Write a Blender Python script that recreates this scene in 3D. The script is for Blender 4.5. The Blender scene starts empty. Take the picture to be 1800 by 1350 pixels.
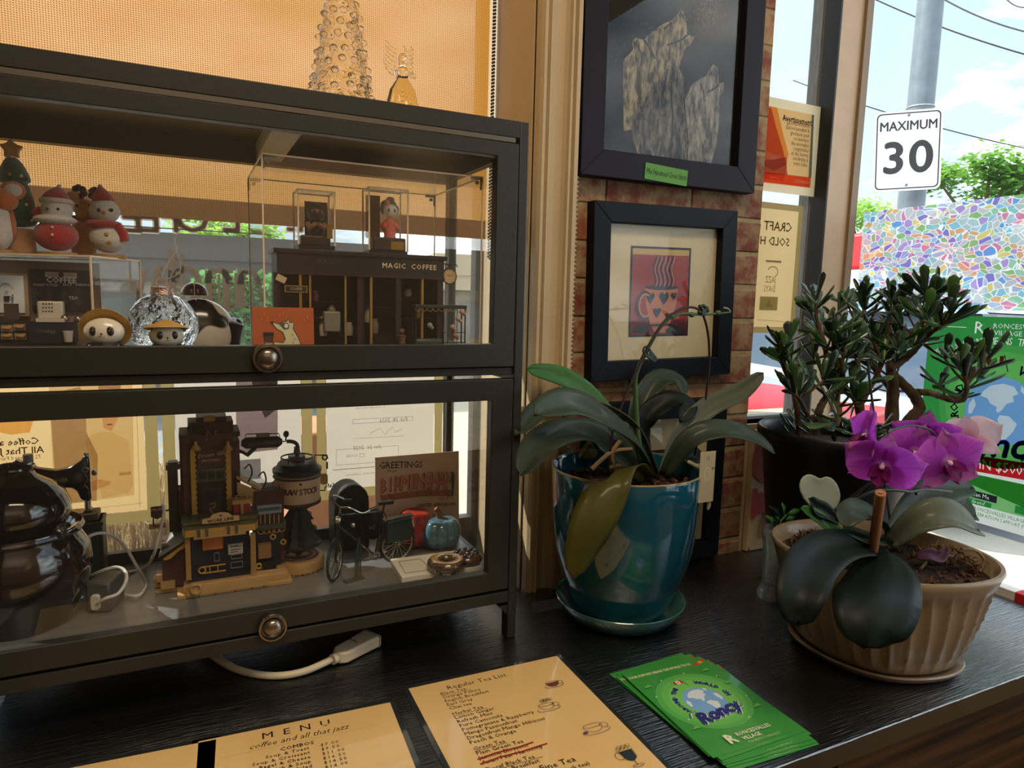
import bpy, bmesh, math, random
from mathutils import Matrix, Vector, Euler
S = bpy.context.scene
COL = S.collection
R = math.radians
PI = math.pi
random.seed(7)

# ------------------------------------------------------------------ camera
CAMP = Vector((0, 0, 0.5))
A_, B_, C_ = -0.12431509, -0.02569384, -0.44789461
F_PX = 1193.23
CM = (Matrix.Rotation(C_, 3, 'Z') @ Matrix.Rotation(A_, 3, 'X') @ Matrix.Rotation(B_, 3, 'Y'))   # columns right, forward, up
cd = bpy.data.cameras.new('camera'); cam = bpy.data.objects.new('camera', cd); COL.objects.link(cam)
cd.sensor_fit = 'HORIZONTAL'; cd.sensor_width = 36.0; cd.lens = F_PX / 1800 * 36.0
cd.clip_start = 0.02; cd.clip_end = 400
r_, f_, u_ = CM.col[0], CM.col[1], CM.col[2]
mw = Matrix((( r_.x, u_.x, -f_.x, CAMP.x), (r_.y, u_.y, -f_.y, CAMP.y), (r_.z, u_.z, -f_.z, CAMP.z), (0, 0, 0, 1)))
cam.matrix_world = mw
S.camera = cam

# ------------------------------------------------------------------ view, world, sun, room lamp, added fill
S.view_settings.view_transform = 'Standard'
S.view_settings.look = 'None'
S.view_settings.exposure = 0.1
S.view_settings.gamma = 1.0
S.view_settings.use_curve_mapping = False
S.cycles.max_bounces = 12
S.cycles.diffuse_bounces = 4
S.cycles.glossy_bounces = 4
S.cycles.transmission_bounces = 10
S.cycles.transparent_max_bounces = 24
S.cycles.caustics_reflective = False
S.cycles.caustics_refractive = False
S.cycles.sample_clamp_indirect = 6.0

SKY_STRENGTH = 1.25
W = bpy.data.worlds.new('sky'); S.world = W; W.use_nodes = True
nt = W.node_tree; nt.nodes.clear()
def wn(t, **k):
    n = nt.nodes.new(t)
    for a, b in k.items(): setattr(n, a, b)
    return n
tc = wn('ShaderNodeTexCoord'); mp = wn('ShaderNodeMapping'); mp.inputs['Scale'].default_value = (1.0, 1.0, 2.6)
nz = wn('ShaderNodeTexNoise'); nz.inputs['Scale'].default_value = 2.3; nz.inputs['Detail'].default_value = 7; nz.inputs['Roughness'].default_value = .55
rp = wn('ShaderNodeValToRGB'); rp.color_ramp.elements[0].position = .45; rp.color_ramp.elements[1].position = .66
sep = wn('ShaderNodeSeparateXYZ'); mr = wn('ShaderNodeMapRange'); mr.inputs[1].default_value = 0.12; mr.inputs[2].default_value = .75
gr = wn('ShaderNodeMixRGB'); gr.inputs[1].default_value = (.70, .87, 1.0, 1); gr.inputs[2].default_value = (.40, .68, .97, 1)
mx = wn('ShaderNodeMixRGB'); mx.inputs[2].default_value = (3.2, 3.2, 3.2, 1)
bg = wn('ShaderNodeBackground'); bg.inputs[1].default_value = SKY_STRENGTH
wo = wn('ShaderNodeOutputWorld')
L = nt.links.new
L(tc.outputs['Generated'], mp.inputs[0]); L(mp.outputs[0], nz.inputs['Vector']); L(nz.outputs['Fac'], rp.inputs[0])
L(tc.outputs['Generated'], sep.inputs[0]); L(sep.outputs['Z'], mr.inputs[0]); L(mr.outputs[0], gr.inputs[0])
L(gr.outputs[0], mx.inputs[1]); L(rp.outputs[0], mx.inputs[0]); L(mx.outputs[0], bg.inputs[0]); L(bg.outputs[0], wo.inputs[0])

def light(name, kind, loc, energy, color, aim=None, size=1.0, size_y=None):
    d = bpy.data.lights.new(name, kind); d.energy = energy; d.color = color
    if kind == 'AREA':
        d.size = size
        if size_y: d.shape = 'RECTANGLE'; d.size_y = size_y
    o = bpy.data.objects.new(name, d); COL.objects.link(o); o.location = loc
    if aim is not None: o.rotation_euler = (Vector(aim) - Vector(loc)).to_track_quat('-Z', 'Y').to_euler()
    return o
SUN_DIR = Vector((-0.80, 0.62, 1.02)).normalized()       # towards the sun
sun = light('sun', 'SUN', (0, 0, 6), 6.5, (1.0, .95, .86)); sun.data.angle = R(.6)
sun.rotation_euler = (-SUN_DIR).to_track_quat('-Z', 'Y').to_euler()
light('ceiling_lamp', 'AREA', (0.15, -0.1, 1.86), 19.0, (1.0, .80, .55), (0.15, -0.05, 0), .9, .45)
light('ceiling_bounce_fill', 'AREA', (0.1, -2.4, 1.0), 24.0, (1.0, .88, .72), (0.1, -2.39, 1.9), 2.2, 1.4)  # added unseen fill, bounced off the ceiling to brighten the cabinet

# ------------------------------------------------------------------ pixel helpers (1800x1350 frame): a ray met by a world plane
def ray(px, py): return CM @ Vector(((px - 900) / F_PX, 1.0, -(py - 675) / F_PX))
def PY(px, py, y): d = ray(px, py); return CAMP + d * ((y - CAMP.y) / d.y)
def PZ(px, py, z): d = ray(px, py); return CAMP + d * ((z - CAMP.z) / d.z)
def PX(px, py, x): d = ray(px, py); return CAMP + d * ((x - CAMP.x) / d.x)
def PD(px, py, dist): return CAMP + ray(px, py) * dist
def mpp(p): return (CM.transposed() @ (Vector(p) - CAMP)).y / F_PX      # metres per pixel at a point

# ------------------------------------------------------------------ materials
def lin(h):
    if isinstance(h, str):
        h = h.lstrip('#'); v = [int(h[i:i + 2], 16) / 255 for i in (0, 2, 4)]
        return tuple((x / 12.92 if x <= .04045 else ((x + .055) / 1.055) ** 2.4) for x in v)
    return tuple(h)
def c4(h): return (*lin(h), 1)
MATS = {}
def newmat(name):
    m = bpy.data.materials.new(name); m.use_nodes = True; m.node_tree.nodes.clear(); return m, m.node_tree
def node(t, kind, **k):
    n = t.nodes.new(kind)
    for a, b in k.items(): setattr(n, a, b)
    return n
def ins(n, **k):
    for a, b in k.items(): n.inputs[a.replace('_', ' ')].default_value = b
    return n
def pm(name, col, rough=.5, metal=0, var=0, vs=30, col2=None, bump=0, bs=200, coat=0, spec=.5, detail=4, emit=0, stretch=None, trans=0, ior=1.45, sheen=0, world=False, ramp=(.36, .66)):
    """principled material; var mixes towards col2 (or a darker col) with noise, bump adds fine noise relief"""
    if name in MATS: return MATS[name]
    m, t = newmat(name)
    b = node(t, 'ShaderNodeBsdfPrincipled'); o = node(t, 'ShaderNodeOutputMaterial'); t.links.new(b.outputs[0], o.inputs[0])
    b.inputs['Base Color'].default_value = c4(col); b.inputs['Roughness'].default_value = rough; b.inputs['Metallic'].default_value = metal
    b.inputs['Specular IOR Level'].default_value = spec; b.inputs['Coat Weight'].default_value = coat; b.inputs['Coat Roughness'].default_value = .06
    b.inputs['Transmission Weight'].default_value = trans; b.inputs['IOR'].default_value = ior
    if sheen: b.inputs['Sheen Weight'].default_value = sheen; b.inputs['Sheen Roughness'].default_value = .5
    if emit: b.inputs['Emission Color'].default_value = c4(col); b.inputs['Emission Strength'].default_value = emit
    src = None
    if var or bump:
        tcn = node(t, 'ShaderNodeTexCoord'); src = tcn.outputs['Object']
        if world: src = node(t, 'ShaderNodeNewGeometry').outputs['Position']
        if stretch:
            mpn = node(t, 'ShaderNodeMapping'); mpn.inputs['Scale'].default_value = stretch
            t.links.new(src, mpn.inputs[0]); src = mpn.outputs[0]
    if var:
        n = node(t, 'ShaderNodeTexNoise'); ins(n, Scale=vs, Detail=detail, Roughness=.6); t.links.new(src, n.inputs['Vector'])
        cr = node(t, 'ShaderNodeValToRGB'); cr.color_ramp.elements[0].position = ramp[0]; cr.color_ramp.elements[1].position = ramp[1]
        k = lin(col); k2 = lin(col2) if col2 else tuple(x * .45 for x in k)
        cr.color_ramp.elements[0].color = (*[k[i] * (1 - var) + k2[i] * var for i in range(3)], 1); cr.color_ramp.elements[1].color = (*k, 1)
        t.links.new(n.outputs['Fac'], cr.inputs[0]); t.links.new(cr.outputs[0], b.inputs['Base Color'])
    if bump:
        n = node(t, 'ShaderNodeTexNoise'); ins(n, Scale=bs, Detail=3); t.links.new(src, n.inputs['Vector'])
        bp = node(t, 'ShaderNodeBump'); ins(bp, Strength=bump, Distance=.002); t.links.new(n.outputs['Fac'], bp.inputs['Height']); t.links.new(bp.outputs[0], b.inputs['Normal'])
    MATS[name] = m; return m
def tl(name, col, col_t=None, fac=.5, rough=.5, spec=.3, var=0, vs=25, col2=None, gloss=.0, stretch=None):
    """thin sheet that scatters light through: leaf, petal, paper"""
    if name in MATS: return MATS[name]
    m, t = newmat(name)
    b = node(t, 'ShaderNodeBsdfPrincipled'); ins(b, Base_Color=c4(col), Roughness=rough, Specular_IOR_Level=spec)
    b.inputs['Coat Weight'].default_value = gloss; b.inputs['Coat Roughness'].default_value = .08
    tr = node(t, 'ShaderNodeBsdfTranslucent'); tr.inputs[0].default_value = c4(col_t or col)
    x = node(t, 'ShaderNodeMixShader'); x.inputs[0].default_value = fac; o = node(t, 'ShaderNodeOutputMaterial')
    t.links.new(b.outputs[0], x.inputs[1]); t.links.new(tr.outputs[0], x.inputs[2]); t.links.new(x.outputs[0], o.inputs[0])
    if var:
        tcn = node(t, 'ShaderNodeTexCoord'); src = tcn.outputs['Object']
        if stretch:
            mpn = node(t, 'ShaderNodeMapping'); mpn.inputs['Scale'].default_value = stretch; t.links.new(src, mpn.inputs[0]); src = mpn.outputs[0]
        n = node(t, 'ShaderNodeTexNoise'); ins(n, Scale=vs, Detail=4); t.links.new(src, n.inputs['Vector'])
        cr = node(t, 'ShaderNodeValToRGB'); cr.color_ramp.elements[0].position = .38; cr.color_ramp.elements[1].position = .64
        k = lin(col); k2 = lin(col2) if col2 else tuple(v * .5 for v in k)
        cr.color_ramp.elements[0].color = (*[k[i] * (1 - var) + k2[i] * var for i in range(3)], 1); cr.color_ramp.elements[1].color = (*k, 1)
        t.links.new(n.outputs['Fac'], cr.inputs[0]); t.links.new(cr.outputs[0], b.inputs['Base Color'])
        if not col_t: t.links.new(cr.outputs[0], tr.inputs[0])
    MATS[name] = m; return m
def thin_glass(name, tint=(1, 1, 1), refl=1.0, rough=0.0, haze=0.0, haze_col=(1, 1, 1)):
    """a flat pane: straight-through transparency, mirror reflection by Fresnel, an optional milky haze mixed into the pane"""
    if name in MATS: return MATS[name]
    m, t = newmat(name)
    tr = node(t, 'ShaderNodeBsdfTransparent'); tr.inputs[0].default_value = (*tint, 1)
    g = node(t, 'ShaderNodeBsdfGlossy'); g.inputs['Roughness'].default_value = rough
    # Schlick reflectance of a thin pane, the same from both sides
    ge = node(t, 'ShaderNodeNewGeometry'); dt = node(t, 'ShaderNodeVectorMath', operation='DOT_PRODUCT'); t.links.new(ge.outputs['Normal'], dt.inputs[0]); t.links.new(ge.outputs['Incoming'], dt.inputs[1])
    ab = node(t, 'ShaderNodeMath', operation='ABSOLUTE'); t.links.new(dt.outputs['Value'], ab.inputs[0]); om = node(t, 'ShaderNodeMath', operation='SUBTRACT'); om.inputs[0].default_value = 1; t.links.new(ab.outputs[0], om.inputs[1])
    pw = node(t, 'ShaderNodeMath', operation='POWER'); pw.inputs[1].default_value = 5; t.links.new(om.outputs[0], pw.inputs[0])
    fr = node(t, 'ShaderNodeMath', operation='MULTIPLY_ADD'); fr.inputs[1].default_value = .945; fr.inputs[2].default_value = .055; t.links.new(pw.outputs[0], fr.inputs[0])
    ml = node(t, 'ShaderNodeMath', operation='MULTIPLY'); ml.inputs[1].default_value = refl
    x = node(t, 'ShaderNodeMixShader'); o = node(t, 'ShaderNodeOutputMaterial')
    t.links.new(fr.outputs[0], ml.inputs[0]); t.links.new(ml.outputs[0], x.inputs[0])
    t.links.new(tr.outputs[0], x.inputs[1]); t.links.new(g.outputs[0], x.inputs[2])
    out = x
    if haze:
        d = node(t, 'ShaderNodeBsdfDiffuse'); d.inputs[0].default_value = (*haze_col, 1)
        tn = node(t, 'ShaderNodeBsdfTranslucent'); tn.inputs[0].default_value = (*haze_col, 1)
        h = node(t, 'ShaderNodeMixShader'); h.inputs[0].default_value = .5
        t.links.new(d.outputs[0], h.inputs[1]); t.links.new(tn.outputs[0], h.inputs[2])
        y = node(t, 'ShaderNodeMixShader'); y.inputs[0].default_value = haze
        t.links.new(x.outputs[0], y.inputs[1]); t.links.new(h.outputs[0], y.inputs[2]); out = y
    t.links.new(out.outputs[0], o.inputs[0])
    MATS[name] = m; return m

# ------------------------------------------------------------------ mesh builder
def T(x=0, y=0, z=0, rx=0, ry=0, rz=0, s=1):
    if not isinstance(s, (tuple, list)): s = (s, s, s)
    return Matrix.Translation((x, y, z)) @ Euler((rx, ry, rz)).to_matrix().to_4x4() @ Matrix.Diagonal((*s, 1))
class MB:
    def __init__(s): s.v = []; s.f = []
    def add(s, vs, fs, M=None):
        n = len(s.v)
        s.v += [tuple(M @ Vector(p)) for p in vs] if M is not None else [tuple(p) for p in vs]
        s.f += [tuple(i + n for i in f) for f in fs]; return s
    def box(s, x0, x1, y0, y1, z0, z1, M=None):
        vs = [(x, y, z) for x in (x0, x1) for y in (y0, y1) for z in (z0, z1)]
        return s.add(vs, [(0, 1, 3, 2), (4, 6, 7, 5), (0, 4, 5, 1), (2, 3, 7, 6), (0, 2, 6, 4), (1, 5, 7, 3)], M)
    def cbox(s, c, d, M=None): return s.box(c[0] - d[0] / 2, c[0] + d[0] / 2, c[1] - d[1] / 2, c[1] + d[1] / 2, c[2] - d[2] / 2, c[2] + d[2] / 2, M)
    def sheet(s, x0, x1, z0, z1, y=0): return s.add([(x0, y, z0), (x1, y, z0), (x1, y, z1), (x0, y, z1)], [(0, 1, 2, 3)])
    def rim(s, x0, x1, z0, z1, b, y=0): return s.sheet(x0, x0 + b, z0, z1, y).sheet(x1 - b, x1, z0, z1, y).sheet(x0 + b, x1 - b, z0, z0 + b, y).sheet(x0 + b, x1 - b, z1 - b, z1, y)
    def ringbox(s, o, i, y0, y1):
        """rectangular ring, o and i = (x0, x1, z0, z1)"""
        vs = []
        for y in (y0, y1):
            for q in (o, i): vs += [(q[0], y, q[2]), (q[1], y, q[2]), (q[1], y, q[3]), (q[0], y, q[3])]
        fs = []
        for k in range(4):
            j = (k + 1) % 4; fs += [(k, j, 4 + j, 4 + k), (8 + j, 8 + k, 12 + k, 12 + j), (j, k, 8 + k, 8 + j), (4 + k, 4 + j, 12 + j, 12 + k)]
        return s.add(vs, fs)
    def quad(s, a, b, c, d, M=None): return s.add([a, b, c, d], [(0, 1, 2, 3)], M)
    def prism(s, poly, z0, z1, M=None):
        n = len(poly); a = sum(poly[i][0] * poly[(i + 1) % n][1] - poly[(i + 1) % n][0] * poly[i][1] for i in range(n))
        if a < 0: poly = poly[::-1]
        vs = [(x, y, z0) for x, y in poly] + [(x, y, z1) for x, y in poly]
        return s.add(vs, [tuple(range(n - 1, -1, -1)), tuple(range(n, 2 * n))] + [(i, (i + 1) % n, n + (i + 1) % n, n + i) for i in range(n)], M)
    def plate(s, poly, y0, y1, M=None):
        """polygon in x,z extruded along y"""
        return s.prism(poly, -y1, -y0, (M or Matrix()) @ Matrix.Rotation(R(90), 4, 'X'))
    def lathe(s, prof, seg=24, M=None, rf=None):
        """profile [(r, z)], axis z; rf(angle, t) scales the radius"""
        vs = []; fs = []; rows = []
        for k, (r, z) in enumerate(prof):
            if r <= 1e-6: rows.append([len(vs)]); vs.append((0, 0, z))
            else:
                rows.append(list(range(len(vs), len(vs) + seg)))
                for i in range(seg):
                    a = 2 * PI * i / seg; q = r * (rf(a, k / max(1, len(prof) - 1)) if rf else 1)
                    vs.append((q * math.cos(a), q * math.sin(a), z))
        for p, q in zip(rows, rows[1:]):
            for i in range(seg):
                j = (i + 1) % seg
                if len(p) == 1 and len(q) == 1: continue
                if len(p) == 1: fs.append((p[0], q[j], q[i]))
                elif len(q) == 1: fs.append((p[i], p[j], q[0]))
                else: fs.append((p[i], p[j], q[j], q[i]))
        return s.add(vs, fs, M)
    def cyl(s, r, z0, z1, seg=20, M=None): return s.lathe([(0, z0), (r, z0), (r, z1), (0, z1)], seg, M)
    def ball(s, c, r, seg=16, rings=10, M=None):
        if not isinstance(r, (tuple, list)): r = (r, r, r)
        p = [(math.sin(PI * k / rings), -math.cos(PI * k / rings)) for k in range(rings + 1)]
        return s.lathe(p, seg, (M or Matrix()) @ Matrix.Translation(c) @ Matrix.Diagonal((*r, 1)))
    def torus(s, R0, r, seg=32, ts=8, M=None, a0=0, a1=2 * PI):
        full = abs(a1 - a0 - 2 * PI) < 1e-6; n = seg if full else seg + 1; vs = []; fs = []
        for i in range(n):
            a = a0 + (a1 - a0) * i / seg
            for j in range(ts):
                b = 2 * PI * j / ts; q = R0 + r * math.cos(b); vs.append((q * math.cos(a), q * math.sin(a), r * math.sin(b)))
        for i in range(seg):
            for j in range(ts):
                k = (i + 1) % n; fs.append((i * ts + j, k * ts + j, k * ts + (j + 1) % ts, i * ts + (j + 1) % ts))
        return s.add(vs, fs, M)
    def tube(s, pts, r, seg=8, M=None):
        pts = [Vector(p) for p in pts]; n = len(pts); rs = r if isinstance(r, (list, tuple)) else [r] * n
        vs = []; fs = []; up = None
        for i, p in enumerate(pts):
            t = (pts[min(i + 1, n - 1)] - pts[max(i - 1, 0)]).normalized()
            if up is None: up = t.orthogonal().normalized()
            up = (up - t * up.dot(t)).normalized(); w = t.cross(up)
            for j in range(seg):
                a = 2 * PI * j / seg; vs.append(p + (up * math.cos(a) + w * math.sin(a)) * rs[i])
        for i in range(n - 1):
            for j in range(seg): fs.append((i * seg + j, i * seg + (j + 1) % seg, (i + 1) * seg + (j + 1) % seg, (i + 1) * seg + j))
        fs.append(tuple(range(seg - 1, -1, -1))); fs.append(tuple(range((n - 1) * seg, n * seg)))
        return s.add(vs, fs, M)
    def bar(s, a, b, w, h=None, M=None):
        """square bar from a to b"""
        a = Vector(a); b = Vector(b); t = (b - a).normalized(); u = t.cross(Vector((0, 1, 0)))
        if u.length < .01: u = t.cross(Vector((1, 0, 0)))
        u.normalize(); k = u.cross(t); h = h or w; vs = []
        for p in (a, b):
            for x, y in ((-1, -1), (1, -1), (1, 1), (-1, 1)): vs.append(p + u * x * w / 2 + k * y * h / 2)
        return s.add(vs, [(3, 2, 1, 0), (4, 5, 6, 7), (0, 1, 5, 4), (1, 2, 6, 5), (2, 3, 7, 6), (3, 0, 4, 7)], M)
    def grid(s, fn, nu, nv, M=None):
        vs = [fn(i / nu, j / nv) for i in range(nu + 1) for j in range(nv + 1)]; k = nv + 1
        return s.add(vs, [(i * k + j, (i + 1) * k + j, (i + 1) * k + j + 1, i * k + j + 1) for i in range(nu) for j in range(nv)], M)
    def text(s, body, size, M, extrude=.0002, align='CENTER', shear=0, space=1.0, bold=0, sx=1.0, line=1.0, res=2):
        cu = bpy.data.curves.new('t', 'FONT'); cu.body = body; cu.size = size; cu.extrude = extrude; cu.align_x = align; cu.align_y = 'CENTER'
        cu.shear = shear; cu.space_character = space; cu.resolution_u = res; cu.space_line = line
        o = bpy.data.objects.new('t', cu); me = bpy.data.meshes.new_from_object(o)
        pv = [(v.co.x * sx, v.co.y, v.co.z) for v in me.vertices]; pf = [tuple(p.vertices) for p in me.polygons]
        for k, (dx, dy) in enumerate(((bold, 0), (-bold, 0), (0, bold), (0, -bold)) if bold else ((0, 0),)): s.add([(x + dx, y + dy, z + k * .000008) for x, y, z in pv], pf, M)
        bpy.data.objects.remove(o); bpy.data.curves.remove(cu); bpy.data.meshes.remove(me); return s
    def mesh(s, name, smooth=40):
        me = bpy.data.meshes.new(name); me.from_pydata([tuple(v) for v in s.v], [], s.f); me.update()
        if smooth: me.shade_smooth(); me.set_sharp_from_angle(angle=R(smooth))
        return me
    def build(s, name, mat, parent=None, smooth=40, bevel=0, sub=0, solid=0, bseg=2):
        me = s.mesh(name, smooth); return link(name, me, mat, parent, bevel, sub, solid, bseg)
def link(name, me, mat, parent=None, bevel=0, sub=0, solid=0, bseg=2):
    o = bpy.data.objects.new(name, me); COL.objects.link(o)
    if mat is not None and not me.materials: me.materials.append(mat)
    if parent is not None: o.parent = parent
    if solid: k = o.modifiers.new('s', 'SOLIDIFY'); k.thickness = solid; k.offset = 0
    if bevel: k = o.modifiers.new('b', 'BEVEL'); k.width = bevel; k.segments = bseg; k.limit_method = 'ANGLE'; k.angle_limit = R(40)
    if sub: k = o.modifiers.new('u', 'SUBSURF'); k.levels = sub; k.render_levels = sub
    return o
def tag(o, label=None, cat=None, group=None, kind=None):
    if label: o['label'] = label
    if cat: o['category'] = cat
    if group: o['group'] = group
    if kind: o['kind'] = kind
    return o
def thing(name, label, cat, loc=(0, 0, 0), rz=0, group=None, rx=0, ry=0, s=1):
    o = bpy.data.objects.new(name, None); COL.objects.link(o); o.empty_display_size = .02
    o.location = loc; o.rotation_euler = (rx, ry, rz); o.scale = (s, s, s); return tag(o, label, cat, group)
def struct(name, mb, mat, parent=None, **k):
    o = mb.build(name, mat, parent, **k)
    if parent is None: o['kind'] = 'structure'
    return o
def cp(o, parent, M=None):
    c = o.copy(); COL.objects.link(c); c.parent = parent
    if M is not None: c.matrix_local = M
    return c
def copy_tree(o, parent=None):
    c = o.copy(); COL.objects.link(c)
    if parent is not None: c.parent = parent
    for ch in list(o.children): copy_tree(ch, c)
    return c
def curve(pts, n=24):
    """Catmull-Rom through points (tuples of any length)"""
    pts = [tuple(p) for p in pts]; P = [pts[0]] + pts + [pts[-1]]; m = len(pts) - 1; out = []
    for i in range(n + 1):
        u = i / n * m; k = min(int(u), m - 1); t = u - k; a, b, c, d = P[k:k + 4]
        out.append(tuple(.5 * (2 * b[q] + (c[q] - a[q]) * t + (2 * a[q] - 5 * b[q] + 4 * c[q] - d[q]) * t * t + (3 * b[q] - a[q] - 3 * c[q] + d[q]) * t ** 3) for q in range(len(b))))
    return out
XZ = Matrix.Rotation(R(90), 4, 'X')          # text lying in x,y -> standing in x,z facing -y
def circ(r, n=20, cx=0, cy=0, a0=0, a1=2 * PI):
    full = abs(a1 - a0 - 2 * PI) < 1e-6; m = n if full else n + 1
    return [(cx + r * math.cos(a0 + (a1 - a0) * i / n), cy + r * math.sin(a0 + (a1 - a0) * i / n)) for i in range(m)]
def rrect(x0, x1, y0, y1, r, n=4):
    out = []
    for cx, cy, a in ((x1 - r, y1 - r, 0), (x0 + r, y1 - r, 90), (x0 + r, y0 + r, 180), (x1 - r, y0 + r, 270)):
        for i in range(n + 1): t = R(a + 90 * i / n); out.append((cx + r * math.cos(t), cy + r * math.sin(t)))
    return out
# ================================================================== the setting
WALL = 1.01                      # room face of the back wall
XR = 1.29                        # room face of the right window
cream = pm('cream_paint', '#bfa986', .45, var=.12, vs=14, bump=.15, bs=90)
plaster = pm('plaster', '#cbb793', .8)
struct('floor', MB().box(-4, 1.4, -4, 1.0, -.97, -.92), pm('floor_wood', '#5a4330', .45, var=.4, vs=6, stretch=(1, 8, 1)))
struct('ceiling', MB().box(-4, 1.4, -4, 1.15, 1.9, 1.95), pm('ceiling_paint', '#d8cdb8', .9))
struct('wall_rear', MB().box(-4, 1.4, -4.1, -4, -.92, 1.9), plaster)
struct('wall_left', MB().box(-4.1, -4, -4, 1.15, -.92, 1.9), plaster)
wb = MB()
wb.box(-4, -1.3, WALL, 1.25, -.92, 1.9)                       # left of the big window
wb.box(-1.3, .512, WALL, 1.25, -.92, -.03)                    # under it
wb.box(-1.3, .512, WALL, 1.25, 1.5, 1.9)                      # over it
wb.box(1.012, XR + .02, WALL + .004, 1.15, -.92, .262)        # under the small window
wb.box(1.012, XR + .02, WALL + .004, 1.15, 1.5, 1.9)
struct('wall_back', wb, plaster)
wr = MB(); wr.box(XR, XR + .12, -4, -.9, -.92, 1.9); wr.box(XR + .02, XR + .12, -.9, WALL, -.92, -.03); wr.box(XR, XR + .12, -.9, WALL + .1, 1.5, 1.9)
struct('wall_right', wr, plaster)

# brick pillar: mortar body, every brick its own piece
mortar = pm('mortar', '#a5936c', .9, var=.4, vs=40, bump=.5, bs=160)
pil = struct('wall_pillar', MB().box(.512, 1.010, WALL - .0015, 1.25, -.92, 1.9), mortar)
bricks_m = [pm('brick_red', '#7d4434', .85, var=1.0, vs=30, col2='#9a8060', bump=.7, bs=120, detail=8, world=True, ramp=(.41, .60)),
            pm('brick_pale', '#a98f6a', .88, var=.9, vs=24, col2='#8a4a38', bump=.7, bs=120, detail=8, world=True, ramp=(.41, .60)),
            pm('brick_dark', '#70392c', .85, var=.9, vs=34, col2='#8f7656', bump=.7, bs=120, detail=8, world=True, ramp=(.41, .60))]
def brick_mesh(w, h, k):
    rnd = random.Random(k); b = MB(); j = lambda: rnd.uniform(-.0012, .0012)
    f = [(j(), -.004, j()), (w + j(), -.004, j()), (w + j(), -.004, h + j()), (j(), -.004, h + j())]; e = .0025
    vs = [(x, .008, z) for x, _, z in f] + [(x, -.0015, z) for x, _, z in f] + [(x + (e if x < w / 2 else -e), -.004 + rnd.uniform(-.0006, .0006), z + (e if z < h / 2 else -e)) for x, _, z in f]
    b.add(vs, [(0, 1, 5, 4), (1, 2, 6, 5), (2, 3, 7, 6), (3, 0, 4, 7), (4, 5, 9, 8), (5, 6, 10, 9), (6, 7, 11, 10), (7, 4, 8, 11), (8, 9, 10, 11)])
    return b
pitch = .0635; z = .030 - pitch * 3; row = 0
BM = {}
while z < 1.25:
    x = .592; first = (.052 if row % 2 else .118)
    while x < 1.008:
        w = min(first, 1.010 - x); first = .178
        if w > .012:
            key = (round(w, 3), random.randrange(4), random.choice((0, 0, 0, 1, 2, 2)))
            if key not in BM:
                me = brick_mesh(w, .0555, hash(key)).mesh('brick', 30); me.materials.append(bricks_m[key[2]]); BM[key] = me
            o = link('brick', BM[key], None, pil); o.location = (x, WALL, z)
        x += w + .008
    z += pitch; row += 1

# fluted casing right of the big window, and its beaded edge
prof = [(.512, 1.012), (.512, .992), (.516, .986), (.521, .986), (.523, .990), (.526, .984), (.529, .984), (.531, .990), (.536, .994), (.545, .9965), (.556, .994),
        (.561, .989), (.563, .983), (.567, .983), (.569, .988), (.572, .980), (.579, .980), (.581, .986), (.581, 1.012)]
struct('trim_1', MB().prism(prof, -.03, 1.5), cream, smooth=25)
struct('trim_2', MB().box(.5095, .5125, 1.013, 1.205, -.03, 1.5), cream)                # jamb stop
bd = MB()
for k in range(170): bd.ball((.586, .995, .005 + k * .0074), (.0045, .006, .0032), 6, 4)
struct('trim_3', bd, pm('bead_paint', '#b9a37c', .4))
o = MB().box(.581, .591, .996, 1.013, -.03, 1.5).build('bead_backing', pm('bead_back', '#6d5b40', .7), bpy.data.objects['trim_3'])

# corner post between the small window and the right window
post = pm('corner_post_paint', '#cdb294', .5, var=.15, vs=20)
black = pm('black_rubber', '#0d0e10', .5)
struct('trim_4', MB().box(1.210, 1.291, 1.028, 1.10, -.03, 1.5), post)
struct('trim_5', MB().box(1.2055, 1.2101, 1.0275, 1.066, .262, 1.5), black)
struct('trim_6', MB().box(1.274, 1.2915, 1.021, 1.0285, -.03, 1.5), pm('post_edge', '#8f7a62', .5))
struct('trim_7', MB().box(1.206, 1.262, 1.072, 1.098, .262, 1.5), pm('weathered_wood', '#8d929a', .8, var=.6, vs=30, stretch=(6, 6, .6)))
struct('trim_8', MB().box(XR, XR + .012, 1.0285, 1.052, -.03, 1.5), black)
struct('trim_9', MB().box(1.012, 1.21, 1.006, 1.075, .250, .262), pm('sill_tan', '#a88f60', .6, var=.5, vs=40))
struct('trim_10', MB().box(XR + .002, XR + .06, -.9, 1.03, -.06, -.012), pm('ledge_metal', '#b9b7b0', .5))

# window panes
pane = thin_glass('window_glass', (.985, .995, .99), .8, 0, .02, (.8, .85, .85))
w1 = struct('window_1', MB().box(-1.3, .512, 1.206, 1.23, -.03, .07).box(-1.3, .512, 1.205, 1.23, 1.48, 1.5).box(.497, .5095, 1.206, 1.23, -.03, 1.5).box(-1.3, -1.27, 1.206, 1.23, -.03, 1.5), pm('window_frame_dark', '#3a3733', .5))
MB().sheet(-1.3, .512, -.03, 1.5, 1.215).build('pane', pane, w1)
w2 = struct('window_2', MB().box(1.0, 1.012, 1.055, 1.075, .262, 1.5).box(1.0, 1.22, 1.055, 1.075, .262, .268), pm('window_frame_grey', '#8b8f92', .5))
MB().sheet(1.0, 1.22, .262, 1.5, 1.0635).build('pane', pane, w2)
w3 = struct('window_3', MB().box(XR + .03, XR + .05, -.9, 1.03, -.012, -.004).box(XR + .03, XR + .05, -.9, -.87, -.012, 1.5), pm('window_frame_grey', '#8b8f92', .5))
MB().add([(XR + .038, 1.05, -.03), (XR + .038, -.9, -.03), (XR + .038, -.9, 1.5), (XR + .038, 1.05, 1.5)], [(0, 1, 2, 3)]).build('pane', pane, w3)
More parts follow.
